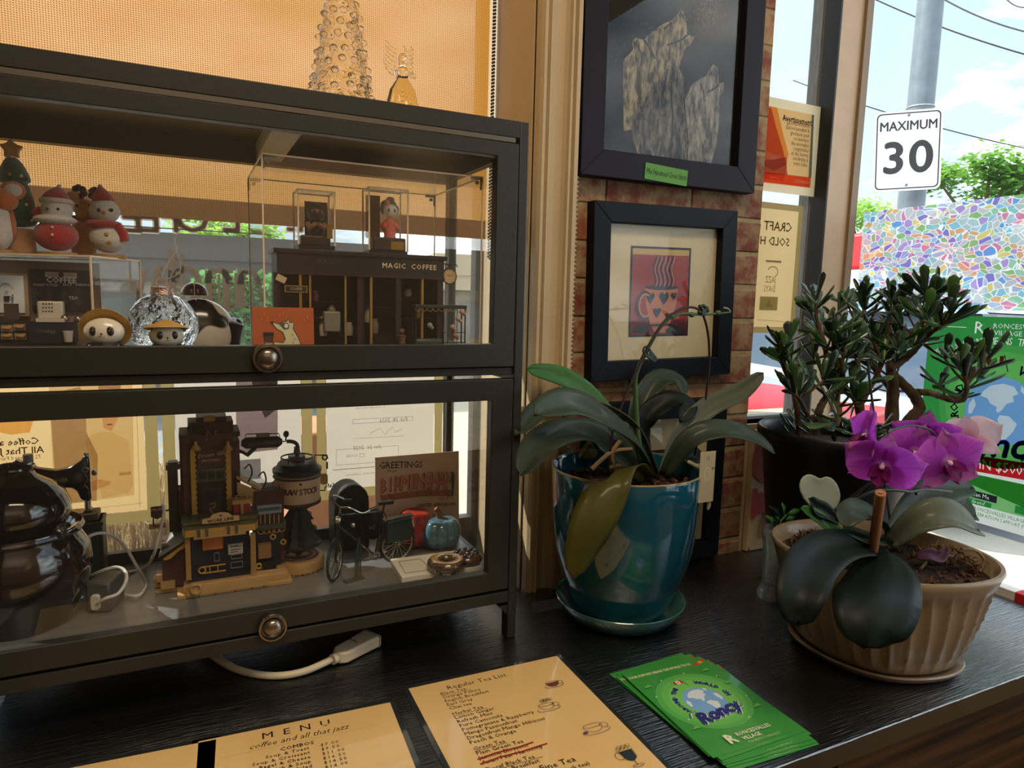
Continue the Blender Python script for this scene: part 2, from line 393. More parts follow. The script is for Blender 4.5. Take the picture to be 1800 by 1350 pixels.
# lettering on the street side of the big window, seen from behind
ink = tl('window_lettering', '#9f9088', '#a8988a', .6)
mir = Matrix.Diagonal((-1, 1, 1, 1))
def slab(mb, x, z, w, h): mb.cbox((x, 1.2175, z), (w, .0008, h))
lt = MB()
# row of capitals half hidden by the blind
def at1(px, py): p = PY(px, py, 1.2175); return p.x, p.z
for i, (ch, px) in enumerate((('E', 232), ('E', 264), ('F', 300), ('O', 338), ('E', 408), ('E', 520))):
    x, zc = at1(px, 388); lt.text(ch, .066, Matrix.Translation((x, 1.2175, zc + .002)) @ XZ @ mir, 0, bold=.0022)
lt.box(at1(215, 402)[0], at1(478, 415)[0], 1.217, 1.2178, at1(350, 405)[1] - .001, at1(350, 405)[1] + .001)
# the word in tall ticked letters: w d n a, read from outside
def ticked(x0, z0, wd, h, ticks=True, lean=0):
    lt.plate([(x0, z0), (x0 + wd, z0), (x0 + wd + lean, z0 + h), (x0 + lean, z0 + h)], 1.217, 1.2178)
    if ticks:
        n = int(h / .0105)
        for k in range(n):
            zz = z0 + .004 + k * .0105; xx = x0 + wd + lean * (zz - z0) / h
            lt.box(xx, xx + .0065, 1.217, 1.2178, zz, zz + .005)
        lt.plate([(x0 + wd + .0085, z0), (x0 + wd + .0125, z0), (x0 + wd + .0125 + lean, z0 + h - .006), (x0 + wd + .0085 + lean, z0 + h - .006)], 1.217, 1.2178)
def arch(xc, zc, rx, rz, t, a0=0, a1=PI):
    n = 12; out = [(xc + rx * math.cos(a0 + (a1 - a0) * i / n), zc + rz * math.sin(a0 + (a1 - a0) * i / n)) for i in range(n + 1)]
    inn = [(xc + (rx - t) * math.cos(a0 + (a1 - a0) * i / n), zc + (rz - t) * math.sin(a0 + (a1 - a0) * i / n)) for i in range(n + 1)]
    for i in range(n): lt.plate([out[i], out[i + 1], inn[i + 1], inn[i]], 1.217, 1.2178)
zb = at1(330, 540)[1]; zx = at1(330, 470)[1] - zb; zt = at1(300, 438)[1] - zb
for px, h, kind in ((298, zt, 's'), (335, zx * .62, 's'), (362, zx * .95, 's'), (392, zx, 's'), (418, zx, 's')):
    ticked(at1(px, 540)[0], zb, .010, h)
for pa, pb in ((308, 348), (366, 402), (424, 452)):
    a, b = at1(pa, 500)[0], at1(pb, 500)[0]; arch((a + b) / 2, zb + zx * .62, (b - a) / 2 + .006, zx * .42, .010)
ticked(at1(258, 540)[0], zb, .010, zx, True, .014); ticked(at1(244, 540)[0], zb, .008, zx * .8, False, -.016); ticked(at1(236, 540)[0], zb, .008, zx * .9, False, .012)
lt.box(at1(386, 540)[0], at1(412, 540)[0], 1.217, 1.2178, zb - .006, zb)
tag(lt.build('window_letter', ink, w1, smooth=0), kind='stuff')

# ------------------------------------------------------------------ roller blind
def weave(name, col, col_t, hole, fac):
    m, t = newmat(name)
    tcn = node(t, 'ShaderNodeTexCoord'); sp = node(t, 'ShaderNodeSeparateXYZ'); t.links.new(tcn.outputs['Object'], sp.inputs[0])
    def sn(sock, per):
        a = node(t, 'ShaderNodeMath', operation='MULTIPLY'); a.inputs[1].default_value = 2 * PI / per; t.links.new(sock, a.inputs[0])
        s = node(t, 'ShaderNodeMath', operation='SINE'); t.links.new(a.outputs[0], s.inputs[0])
        k = node(t, 'ShaderNodeMapRange'); k.inputs[1].default_value = -.1; k.inputs[2].default_value = .6; t.links.new(s.outputs[0], k.inputs[0]); return k.outputs[0]
    ml = node(t, 'ShaderNodeMath', operation='MULTIPLY'); t.links.new(sn(sp.outputs['X'], .0033), ml.inputs[0]); t.links.new(sn(sp.outputs['Z'], .0030), ml.inputs[1])
    # dark warp knots between bright threads
    cm = node(t, 'ShaderNodeMixRGB'); cm.inputs[1].default_value = c4(col_t); cm.inputs[2].default_value = (*[v * .16 for v in lin(col_t)], 1); t.links.new(ml.outputs[0], cm.inputs[0])
    d = node(t, 'ShaderNodeBsdfDiffuse'); d.inputs[0].default_value = c4(col)
    tr = node(t, 'ShaderNodeBsdfTranslucent'); t.links.new(cm.outputs[0], tr.inputs[0])
    x = node(t, 'ShaderNodeMixShader'); x.inputs[0].default_value = fac; t.links.new(d.outputs[0], x.inputs[1]); t.links.new(tr.outputs[0], x.inputs[2])
    tp = node(t, 'ShaderNodeBsdfTransparent')
    h = node(t, 'ShaderNodeMath', operation='MULTIPLY'); h.inputs[1].default_value = hole
    iv = node(t, 'ShaderNodeMath', operation='SUBTRACT'); iv.inputs[0].default_value = 1.0; t.links.new(ml.outputs[0], iv.inputs[1]); t.links.new(iv.outputs[0], h.inputs[0])
    y = node(t, 'ShaderNodeMixShader'); t.links.new(h.outputs[0], y.inputs[0]); t.links.new(x.outputs[0], y.inputs[1]); t.links.new(tp.outputs[0], y.inputs[2])
    o = node(t, 'ShaderNodeOutputMaterial'); t.links.new(y.outputs[0], o.inputs[0]); return m
SHY = 1.166
sh = thing('roller_blind', 'woven amber roller blind pulled halfway down behind the display cabinet', 'blind', (0, SHY, 1.42))
MB().quad((-1.28, 0, -.780), (.4985, 0, -.780), (.4985, 0, .03), (-1.28, 0, .03)).build('fabric', weave('blind_weave', '#b8874e', '#b27e38', .05, .8), sh)
MB().sheet(-1.28, .4985, -.8125, -.780).build('hem_bar', weave('blind_hem', '#8a6a4c', '#7a5436', .0, .45), sh)
MB().cyl(.022, -1.28, .49, 16, T(0, .0, .06, ry=R(90))).build('roller', pm('white_plastic', '#d8d4c8', .4), sh)
ch = MB()
for k in range(150):
    for dx in (.0, .006): ch.ball((.5015 + dx * .8 - .002 * (k / 150), -.012 + dx * .6, .02 - k * .0058 - dx * .5), (.0022, .0022, .0026), 6, 4)
tag(ch.build('pull_chain', pm('chain_beads', '#2b2825', .35), sh), 'dark beaded pull chain beside the blind')

# ------------------------------------------------------------------ counter
blackwood = pm('black_wood', '#090b10', .24, var=.4, vs=3, stretch=(7, 150, 7), bump=.5, bs=2.4, spec=.8)
for n in blackwood.node_tree.nodes:
    if n.type == 'BSDF_PRINCIPLED': n.inputs['IOR'].default_value = 2.1
for n in blackwood.node_tree.nodes:
    if n.type == 'BUMP':
        n.inputs['Distance'].default_value = .0034; blackwood.node_tree.links.new(n.outputs[0], [q for q in blackwood.node_tree.nodes if q.type == 'BSDF_PRINCIPLED'][0].inputs['Coat Normal'])
ct = thing('counter', 'long black wood-grain counter along the windows', 'counter', (0, 0, 0))
MB().prism([(-2.2, .487), (XR, .487), (XR, 1.0035), (-2.2, 1.0035)], -.028, 0).build('counter_top', blackwood, ct, bevel=.0015)
struct('trim_11', MB().box(-1.295, .5085, 1.0045, 1.205, -.028, 0), blackwood)
zebra = pm('zebra_wood', '#5b3a22', .45, var=1.0, vs=2.2, col2='#0d0a09', stretch=(1.2, 30, 30), detail=6)
zebrav = pm('zebra_wood_upright', '#5b3a22', .45, var=1.0, vs=2.2, col2='#0d0a09', stretch=(40, 30, .8), detail=6)
MB().box(.70, XR - .01, .512, .53, -.45, -.03).build('drawer_front', zebra, ct, bevel=.001)
MB().box(-2.2, .694, .516, .534, -.9, -.03).build('side_panel', zebrav, ct, bevel=.001)
MB().box(.70, XR - .01, .514, .532, -.9, -.455).build('drawer_front', zebra, ct, bevel=.001)
MB().box(-2.2, XR - .01, .534, .99, -.92, -.03).build('body', pm('counter_body', '#0c0c0e', .6), ct)
# ================================================================== outside
struct('ground', MB().box(-40, 60, 1.26, 70, -1.0, -.94).box(1.42, 60, -40, 1.26, -1.0, -.94), pm('asphalt', '#8d8f93', .9, var=.3, vs=2))
struct('sidewalk', MB().box(1.42, 4.6, -12, 12, -.94, -.91).box(-12, 1.42, 1.26, 4.2, -.94, -.91), pm('concrete', '#c9c2ae', .9, var=.25, vs=5, bump=.2, bs=40))
# speed limit sign on a steel street pole
pc = PD(1592, 330, 6.4); px_ = PD(1612, 250, 6.55)
pole = thing('street_pole', 'tall galvanised grey street pole carrying the speed sign', 'pole', (px_.x, px_.y, -.92))
steel = pm('galvanised', '#6f7c85', .5, .2, var=.35, vs=9)
MB().lathe([(0, 0), (.135, 0), (.13, .1), (.118, 3), (.10, 7.5), (0, 7.5)], 24).build('shaft', steel, pole)
MB().lathe([(.21, 0), (.21, .03), (.15, .06), (0, .06)], 20).build('base_flange', steel, pole)
MB().torus(.125, .008, 24, 6, T(0, 0, 2.58)).torus(.125, .008, 24, 6, T(0, 0, 3.03)).torus(.12, .006, 24, 6, T(0, 0, 3.34)).build('band', pm('band_steel', '#c8ccd0', .4, .8), pole)
MB().box(-.07, .07, -.123, -.115, 2.22, 2.32).build('sticker', pm('sticker_yellow', '#d9a43a', .6), pole)
sp_ = PD(1595, 265, 6.25)
sg = thing('speed_sign', 'white speed limit sign reading MAXIMUM 30 on the street pole', 'sign', sp_, R(-38), ry=R(-3), s=.98)
MB().plate(rrect(-.29, .29, -.365, .365, .05), -.004, .004).build('plate', pm('sign_white', '#f2f1ea', .5), sg)
fr = MB(); o_ = rrect(-.272, .272, -.347, .347, .04, 6); i_ = rrect(-.262, .262, -.337, .337, .034, 6)
for k in range(len(o_)):
    j = (k + 1) % len(o_); fr.plate([o_[k], o_[j], i_[j], i_[k]], -.0065, -.0045)
blk = pm('sign_black', '#23262a', .6)
fr.build('border', blk, sg, smooth=0)
MB().text('MAXIMUM', .118, T(0, -.006, .225) @ XZ, .001, bold=.002, sx=.9, res=4).build('lettering', blk, sg, smooth=0)
MB().text('30', .40, T(0, -.006, -.075) @ XZ, .001, bold=.009, sx=1.06, space=1.1, res=6).build('numerals', blk, sg, smooth=0)
for z_ in (.32, -.315): MB().cyl(.012, 0, .008, 8, T(0, -.004, z_, rx=R(90))).build('bolt', steel, sg)
# trees
leafm = [tl('tree_leaf_bright', '#8fbf4a', '#b6dc5e', .5, var=.3, vs=2), tl('tree_leaf_mid', '#5f9a3c', '#86bb48', .45, var=.3, vs=2)]
barkm = pm('tree_bark', '#6b5d4d', .9, var=.5, vs=12, bump=.5, bs=20)
def tree(name, label, base, h, r, seed, n, mat, leaf=.16, flat=.8, group=None):
    rnd = random.Random(seed); t = thing(name, label, 'tree', base, 0, group)
    b = MB(); b.tube([(0, 0, 0), (.05 * h * .2, 0, h * .25), (0, .03 * h, h * .5), (0, 0, h * .8)], [.035 * h * .6, .028 * h * .6, .02 * h * .6, .006 * h])
    tips = []
    for k in range(16):
        a = rnd.uniform(0, 2 * PI); z0 = h * rnd.uniform(.3, .65); q = r * rnd.uniform(.5, .95)
        e = (q * math.cos(a), q * math.sin(a), z0 + h * rnd.uniform(.1, .34)); b.tube([(0, 0, z0), (e[0] * .5, e[1] * .5, z0 + (e[2] - z0) * .6), e], [.012 * h, .008 * h, .003 * h], 6); tips.append(e)
    b.build('trunk', barkm, t)
    c = MB(); tips += [(0, 0, h * .85)] + [(rnd.uniform(-r, r) * .6, rnd.uniform(-r, r) * .6, h * rnd.uniform(.45, .95)) for _ in range(10)]
    for i in range(n):
        e = rnd.choice(tips); u = Vector((rnd.gauss(0, .17 * r), rnd.gauss(0, .17 * r), rnd.gauss(0, .09 * r))); p = Vector(e) + u
        a = rnd.uniform(0, 2 * PI); d = Vector((math.cos(a), math.sin(a), rnd.uniform(-.7, .1))).normalized() * leaf * rnd.uniform(.6, 1.3); w = d.cross(Vector((rnd.uniform(-.5, .5), rnd.uniform(-.5, .5), 1))).normalized() * leaf * .28
        c.add([p, p + d * .5 + w, p + d, p + d * .5 - w], [(0, 1, 2, 3)])
    tag(c.build('foliage', mat, t, smooth=0), kind='stuff')
def gp(px, dist): p = PD(px, 500, dist); return (p.x, p.y, -.92)
tree('street_tree', 'feathery bright green street tree right of the speed sign', gp(1718, 13), 4.3, 1.25, 3, 9000, leafm[1], .15, group='street trees')
tree('street_tree', 'bright green tree crown showing left of the speed sign', gp(1512, 22), 4.9, 1.5, 5, 6000, leafm[0], .16, group='street trees')
tree('street_tree', 'low light green tree behind the foot of the speed sign', gp(1625, 18.5), 3.8, 1.3, 8, 6000, leafm[0], .18, group='street trees')
tree('street_tree', 'distant soft green tree at the far right edge', gp(1830, 22), 4.2, 1.9, 9, 5000, leafm[1], .2, group='street trees')
tree('street_tree', 'small sunlit green tree rising over the roofs across the street, behind the window lettering', gp(380, 15.5), 3.4, 1.5, 12, 5000, leafm[0], .2, group='street trees')
# overhead cables
wire = pm('cable_black', '#2a2d33', .6)
def cable(a, b, label, sag=.25, r=.012):
    A = PD(*a); B = PD(*b); d = B - A; A = A - d * .5; B = B + d * .8; pts = []
    for k in range(25):
        u = k / 24; p = A.lerp(B, u); p.z -= sag * 4 * u * (1 - u) - sag * .9; pts.append(p)
    tag(MB().tube(pts, r, 6).build('overhead_cable', wire), label, 'cable', 'overhead street cables')
cable((1655, 3, 11), (1800, 55, 10), 'thin overhead cable right of the pole, the middle one')
cable((1545, 8, 12), (1800, 95, 10.5), 'thin overhead cable passing behind the street pole, the lowest one')
cable((1765, 0, 13), (1800, 13, 12.5), 'thin overhead cable cutting the top right corner of the view')
cable((1520, 190, 16), (1800, 260, 15), 'thin cable crossing the trees behind the speed sign')
# parked cars
def car(name, label, base, rz, body, s=1, group=None):
    t = thing(name, label, 'car', base, rz, group); bm_ = pm('car_' + body, body, .25, .3, coat=.6)
    pr = [(-2.15, .32), (-2.2, .6), (-2.1, .85), (-1.3, .93), (1.0, .95), (1.9, .86), (2.2, .7), (2.2, .35), (1.75, .30), (-1.7, .30)]
    MB().plate(pr, -.86, .86).build('body', bm_, t, bevel=.08, bseg=3)
    gl = pm('car_glass', '#3f4d5b', .08, spec=.9)
    MB().add([(-1.75, -.8, .9), (1.15, -.8, .94), (.35, -.62, 1.42), (-1.15, -.62, 1.40), (-1.75, .8, .9), (1.15, .8, .94), (.35, .62, 1.42), (-1.15, .62, 1.40)],
             [(0, 1, 2, 3), (5, 4, 7, 6), (1, 5, 6, 2), (4, 0, 3, 7), (3, 2, 6, 7)]).build('cabin_glass', gl, t)
    MB().add([(-1.2, -.64, 1.40), (.4, -.64, 1.42), (.4, .64, 1.42), (-1.2, .64, 1.40), (-1.1, -.58, 1.47), (.3, -.58, 1.48), (.3, .58, 1.48), (-1.1, .58, 1.47)],
             [(4, 5, 6, 7), (0, 1, 5, 4), (1, 2, 6, 5), (2, 3, 7, 6), (3, 0, 4, 7)]).build('roof', bm_, t)
    for x in (-1.35, 1.38):
        for y in (-.82, .82):
            w = MB().torus(.25, .085, 24, 8, T(x, y, .33, rx=R(90))).build('wheel', pm('tyre', '#17181a', .8), t)
            MB().cyl(.2, -.07, .07, 16, T(x, y, .33, rx=R(90))).build('hub_cap', pm('hub', '#9a9da0', .35, .8), w)
    for y in (-.6, .6):
        MB().box(2.16, 2.23, y - .16, y + .16, .62, .74).build('headlight', pm('lamp_glass', '#d8dde0', .15), t)
        MB().box(-2.22, -2.15, y - .14, y + .14, .62, .76).build('tail_light', pm('tail_red', '#a81d1a', .3), t)
def cb(px, dist): p = PD(px, 560, dist); return (p.x, p.y, -.92)
car('parked_car', 'silver blue parked car beyond the small window and the jade plant', cb(1425, 6.2), R(80), '#aeb9cc', group='parked cars')
car('parked_car', 'pale grey parked car whose roof shows above the green poster', cb(1800, 7.0), R(62), '#c3c9d2', group='parked cars')
# red and white delivery truck
t = thing('delivery_truck', 'white truck with a red band along its top, beyond the small window', 'truck', (cb(1405, 12.5)), R(84))
MB().box(-2.6, 1.4, -1.1, 1.1, .5, 1.55).build('cargo_box', pm('truck_grey', '#7d858c', .6, var=.3, vs=3), t, bevel=.04)
MB().box(-2.62, 1.42, -1.12, 1.12, 1.55, 1.98).build('white_band', pm('truck_white', '#eceae6', .5), t, bevel=.03)
MB().box(-2.64, 1.44, -1.14, 1.14, 1.98, 2.5).build('red_band', pm('truck_red', '#d81f2a', .45), t, bevel=.05)
MB().plate([(1.42, .45), (2.8, .45), (2.85, 1.1), (2.3, 1.9), (1.42, 1.95)], -1.05, 1.05).build('cab', pm('truck_white', '#eceae6', .5), t, bevel=.05)
for x in (-1.9, 1.9):
    for y in (-.95, .95): MB().torus(.33, .12, 20, 8, T(x, y, .45, rx=R(90))).cyl(.3, -.09, .09, 16, T(x, y, .45, rx=R(90))).build('wheel', pm('tyre', '#17181a', .8), t)
# bin with a red lid, just outside the small window
p = PD(1322, 700, 2.3)
t = thing('recycling_bin', 'blue and white bin with a red lid on the pavement beyond the small window', 'bin', (p.x + .02, p.y, -.91), R(20))
MB().add([(-.24, -.26, 0), (.24, -.26, 0), (.24, .26, 0), (-.24, .26, 0), (-.29, -.32, 1.02), (.29, -.32, 1.02), (.29, .32, 1.02), (-.29, .32, 1.02)],
         [(3, 2, 1, 0), (0, 1, 5, 4), (1, 2, 6, 5), (2, 3, 7, 6), (3, 0, 4, 7), (4, 5, 6, 7)]).build('body', pm('bin_blue', '#b3bfdc', .5), t, bevel=.02)
MB().box(-.31, .31, -.34, .34, 1.02, 1.08).ball((-.05, 0, 1.08), (.28, .30, .07), 16, 8).build('lid', pm('bin_red', '#d0202c', .4), t, bevel=.015)
MB().torus(.11, .018, 24, 6, T(.0, -.325, .83, rx=R(84)), R(20), R(200)).torus(.11, .018, 24, 6, T(.0, -.30, .58, rx=R(84)), R(20), R(200)).build('emblem_arc', pm('bin_yellow', '#c8b668', .5), t)
for x in (-.2, .2): MB().torus(.07, .03, 16, 6, T(x, .28, .1, ry=R(90))).build('wheel', pm('tyre', '#17181a', .8), t)
# buildings over the road
def bld(label, x0, x1, y, z1, wall, trim_, rows, roof=True):
    t = thing('shop_building', label, 'building', ((x0 + x1) / 2, y, -.94), 0, 'buildings across the street'); hw = (x1 - x0) / 2; H = z1 + .94
    MB().box(-hw, hw, 0, 4, 0, H).build('wall', wall, t)
    MB().box(-hw - .1, hw + .1, -.15, 0, H - .3, H).build('cornice', trim_, t); MB().box(-hw, hw, -.12, 0, 1.55, 1.85).build('fascia', trim_, t)
    n = max(2, int(hw * 2 / 1.9))
    for k in range(n):
        x = -hw + (k + .5) * 2 * hw / n
        for r in range(rows):
            zz = .35 + r * 2.1; f = MB().box(x - .36, x + .36, -.05, .01, zz, zz + 1.05).build('window', trim_, t)
            MB().box(x - .30, x + .30, -.06, -.04, zz + .06, zz + .99).build('pane', pm('far_glass', '#4c565a', .15, spec=.7), f)
bld('grey stone shopfront across the street behind the tall window lettering', -4.2, 2.6, 9.2, 1.17, pm('stone_grey', '#9a8f80', .9, var=1.0, vs=1.6, col2='#34362f', detail=7, ramp=(.40, .62)), pm('stone_dark', '#4a4744', .8), 1)
bld('low cream fronted building across the street seen behind the right acrylic case', 3.3, 7.2, 9.4, 1.12, pm('stone_cream', '#8f897d', .9, var=.8, vs=2.2, col2='#4a4a48', detail=6), pm('awning_cream', '#cfc0a0', .8), 1)
bld('brown brick building across the street further left', -14, -5.8, 10.5, 1.9, pm('brick_far', '#8a6a55', .9, var=.3, vs=2), pm('stone_dark', '#4a4744', .8), 1)
# hedge across the road
h = MB(); rnd = random.Random(4)
for i in range(6000):
    p = Vector((rnd.uniform(-.42, .42), rnd.gauss(0, .15), rnd.uniform(0, 1.62))); d = Vector((rnd.uniform(-1, 1), rnd.uniform(-1, 1), rnd.uniform(-.6, .6))).normalized() * .09; w = d.cross(Vector((rnd.random(), rnd.random(), 1))).normalized() * .03
    h.add([p, p + d * .5 + w, p + d, p + d * .5 - w], [(0, 1, 2, 3)])
o = h.build('hedge', tl('hedge_green', '#6fa868', '#7fb870', .4, var=.4, vs=6), smooth=0); o.location = (.52, 8.2, -.92); tag(o, 'green hedge across the road behind the window lettering', 'hedge', kind='stuff')
# planter of dry grass against the window
p = PY(235, 960, 1.46)
t = thing('grass_planter', 'dark planter of dry straw-coloured grass outside the big window', 'planter', (p.x, 1.47, -.92))
MB().lathe([(0, 0), (.16, 0), (.20, .96), (.185, .97), (.175, .9), (0, .9)], 24).build('pot', pm('planter_dark', '#3c3e42', .7), t)
g = MB(); rnd = random.Random(2)
for i in range(900):
    a = rnd.uniform(0, 2 * PI); r0 = rnd.uniform(0, .13); L_ = rnd.uniform(.12, .26); o_ = rnd.uniform(.04, .13); b = Vector((r0 * math.cos(a), r0 * math.sin(a), .9)); aa = a + rnd.uniform(-.7, .7)
    e1 = b + Vector((o_ * .4 * math.cos(aa), o_ * .4 * math.sin(aa), L_ * .8)); e2 = b + Vector((o_ * math.cos(aa), o_ * math.sin(aa), L_ * rnd.uniform(.4, 1))); w = Vector((-math.sin(a), math.cos(a), 0)) * .0013
    g.add([b - w, b + w, e1 + w, e1 - w, e2], [(0, 1, 2, 3), (3, 2, 4)])
tag(g.build('dry_grass', tl('straw', '#c9b08a', '#e0c89a', .4), t, smooth=0), kind='stuff')
# terracotta planter box
p = PY(592, 930, 1.6)
t = thing('terracotta_box', 'terracotta planter box outside the window behind the toy bicycle', 'planter', (p.x + .05, 1.66, -.91))
MB().box(-.16, .16, -.1, .1, 0, 1.08).build('box', pm('terracotta', '#c98a62', .8, var=.25, vs=10), t, bevel=.01)
MB().box(-.175, .175, -.115, .115, 1.03, 1.10).build('rim', pm('terracotta', '#c98a62', .8), t, bevel=.008)
# ================================================================== flat print: shapes and lettering on a sheet, one mesh per colour
def ink_film(col):
    n = 'ink_film_' + col
    if n in MATS: return MATS[n]
    m, t = newmat(n); k = lin(col); d = node(t, 'ShaderNodeBsdfDiffuse'); d.inputs[0].default_value = (*k, 1); tp = node(t, 'ShaderNodeBsdfTransparent'); tp.inputs[0].default_value = (*[min(1, v * 1.05) for v in k], 1)
    x = node(t, 'ShaderNodeMixShader'); x.inputs[0].default_value = .88; o = node(t, 'ShaderNodeOutputMaterial'); t.links.new(d.outputs[0], x.inputs[1]); t.links.new(tp.outputs[0], x.inputs[2]); t.links.new(x.outputs[0], o.inputs[0]); MATS[n] = m; return m
LAND = [[(-.55,.55),(-.35,.75),(0,.85),(.3,.8),(.45,.6),(.3,.5),(.35,.35),(.15,.25),(.05,.05),(-.05,-.05),(-.12,0),(-.1,.12),(-.3,.2),(-.4,.35),(-.6,.4)], [(.5,.85),(.66,.7),(.6,.6),(.5,.68)], [(0,-.12),(.25,-.1),(.5,-.3),(.42,-.55),(.25,-.8),(.15,-.95),(.1,-.7),(.02,-.4),(-.05,-.25)], [(.7,.3),(.9,.25),(.93,-.1),(.82,-.3),(.7,.05)], [(-.93,.1),(-.8,.3),(-.72,.1),(-.82,-.2),(-.92,-.2)]]
class Print:
    def __init__(s, M, step=.00012, paper=None): s.M = M; s.b = {}; s.k = 0; s.step = step
    def mb(s, col): return s.b.setdefault(col, MB())
    def L(s): s.k += 1; return s.M @ Matrix.Translation((0, 0, s.step * s.k))
    def poly(s, col, pts): 
        M = s.L(); s.mb(col).add([(x, y, 0) for x, y in pts], [tuple(range(len(pts)))], M); return s
    def rect(s, col, x0, y0, x1, y1): return s.poly(col, [(x0, y0), (x1, y0), (x1, y1), (x0, y1)])
    def ell(s, col, cx, cy, rx, ry, n=28, a=0): 
        c, d = math.cos(a), math.sin(a)
        return s.poly(col, [(cx + rx * math.cos(2 * PI * i / n) * c - ry * math.sin(2 * PI * i / n) * d, cy + rx * math.cos(2 * PI * i / n) * d + ry * math.sin(2 * PI * i / n) * c) for i in range(n)])
    def line(s, col, pts, w):
        M = s.L(); b = s.mb(col); pts = [Vector((*p, 0)) for p in pts]; L_ = []; R_ = []
        for i, p in enumerate(pts):
            t = (pts[min(i + 1, len(pts) - 1)] - pts[max(i - 1, 0)]); t = t.normalized() if t.length else Vector((1, 0, 0)); n = Vector((-t.y, t.x, 0)) * w / 2
            L_.append(p + n); R_.append(p - n)
        for i in range(len(pts) - 1): b.add([R_[i], R_[i + 1], L_[i + 1], L_[i]], [(0, 1, 2, 3)], M)
        return s
    def ring(s, col, cx, cy, rx, ry, w, a0=0, a1=2 * PI, n=24): return s.line(col, [(cx + rx * math.cos(a0 + (a1 - a0) * i / n), cy + ry * math.sin(a0 + (a1 - a0) * i / n)) for i in range(n + 1)], w)
    def text(s, col, body, size, x, y, rot=0, **k):
        k.setdefault('res', 1); s.mb(col).text(body, size, s.L() @ Matrix.Translation((x, y, 0)) @ Matrix.Rotation(rot, 4, 'Z'), 0, **k); return s
    def arctext(s, col, body, size, cx, cy, rx, ry, a0, a1, **k):
        n = len(body)
        for i, ch in enumerate(body):
            a = a0 + (a1 - a0) * (i + .5) / n
            if ch != ' ': s.text(col, ch, size, cx + rx * math.cos(a), cy + ry * math.sin(a), a - PI / 2, **k)
        return s
    def build(s, parent, rough=.5, kind='ink', names=None):
        for col, b in s.b.items():
            m = pm('ink_' + col + '_%.2f' % rough, col, rough) if kind == 'ink' else ink_film(col)
            tag(b.build('print', m, parent, smooth=0), kind='stuff')

def roncy(P, w, h, full):
    """the green promotional design, origin at the sheet's centre (w wide, h high)"""
    G = ['#5cb356', '#6abf5a', '#7ccb62']
    cy = .06 * h if full else .02 * h; cx = 0
    for g, q in zip(G, (.47, .41, .34)): P.ell(g, cx, cy, q * w, q * w * .98)
    P.ell('#7fb2ea', cx, cy - .01 * h, .215 * w, .215 * w)
    g = .215 * w
    for l_ in LAND: P.poly('#dfe9f4', [(cx + x * g, cy - .01 * h + y * g) for x, y in l_])
    navy = '#2b2f7d'
    P.arctext(navy, 'AROUND THE', .062 * w, cx, cy, .285 * w, .285 * w, R(205), R(118), bold=.0008 * w / .15)
    P.arctext(navy, 'WORLD ON', .068 * w, cx, cy, .285 * w, .285 * w, R(68), R(-8), bold=.0008 * w / .15)
    # little red and white flag on its stick
    fx, fy = cx - .06 * w, cy + .30 * w
    P.rect('#f3f0ec', fx - .045 * w, fy, fx + .045 * w, fy + .055 * w); P.rect('#d8262c', fx - .045 * w, fy, fx - .022 * w, fy + .055 * w); P.rect('#d8262c', fx + .022 * w, fy, fx + .045 * w, fy + .055 * w)
    P.ell('#d8262c', fx, fy + .028 * w, .012 * w, .014 * w, 6); P.line('#5a4a33', [(fx + .047 * w, fy + .06 * w), (fx + .075 * w, fy - .05 * w)], .006 * w)
    # script word
    x, y = cx - .02 * w, cy - .23 * w
    for c, o in (('#e9eefc', .007 * w), (navy, 0)):
        P.text(c, 'Roncy', .215 * w, x + o, y - o * .7, R(9), shear=.28, bold=.0022 * w / .15, sx=.98, res=2)
        P.line(c, [(x - .30 * w + o, y + .02 * w - o), (x - .27 * w + o, y + .085 * w - o), (x - .20 * w + o, y + .085 * w - o), (x - .19 * w + o, y + .04 * w - o)], .012 * w)
        P.line(c, [(x + .22 * w + o, y - .03 * w - o), (x + .18 * w + o, y - .075 * w - o), (x + .15 * w + o, y - .05 * w - o), (x + .22 * w + o, y - .01 * w - o), (x + .30 * w + o, y + .0 * w - o)], .012 * w)
    for sx_, sy_ in ((-.42, .2), (.40, .28), (-.36, -.22), (.43, -.12), (.1, .44), (-.2, .42), (.2, -.40)):
        q = .010 * w; P.poly('#efe9b8', [(cx + sx_ * w - q, cy + sy_ * w), (cx + sx_ * w, cy + sy_ * w - q), (cx + sx_ * w + q, cy + sy_ * w), (cx + sx_ * w, cy + sy_ * w + q)])
    for sx_, sy_ in ((-.40, .36), (.36, .40), (-.38, -.36), (.40, -.30), (.42, .12)):
        for k in range(3): P.rect('#6fb85f', cx + sx_ * w - .04 * w + k * .02 * w, cy + sy_ * w + k * .012 * w, cx + sx_ * w + .05 * w - k * .008 * w, cy + sy_ * w + .014 * w + k * .012 * w)

# ------------------------------------------------------------------ pictures on the pillar
def frame(t, w, h, fw, d, mat, lip=.004):
    """mitred picture frame, origin at the centre of its back, front towards -y"""
    x, z = w / 2, h / 2; xi, zi = x - fw, z - fw; nm = ['bottom', 'right', 'top', 'left']
    quads = [((-x, -z), (x, -z), (xi, -zi), (-xi, -zi)), ((x, -z), (x, z), (xi, zi), (xi, -zi)), ((x, z), (-x, z), (-xi, zi), (xi, zi)), ((-x, z), (-x, -z), (-xi, -zi), (-xi, zi))]
    for q in quads: MB().plate(list(q), -d, 0).build('frame_rail', mat, t, bevel=.0012)
    MB().box(-xi, xi, -.004, -.001, -zi, zi).build('backing', pm('board', '#6b6155', .8), t)
def face(y): return Matrix.Translation((0, y, 0)) @ XZ
YF = WALL - .028
a, b = PY(1018, 308, YF), PY(1324, 342, YF); zb_ = (a.z + b.z) / 2 + .002; w = b.x - a.x; h = .52
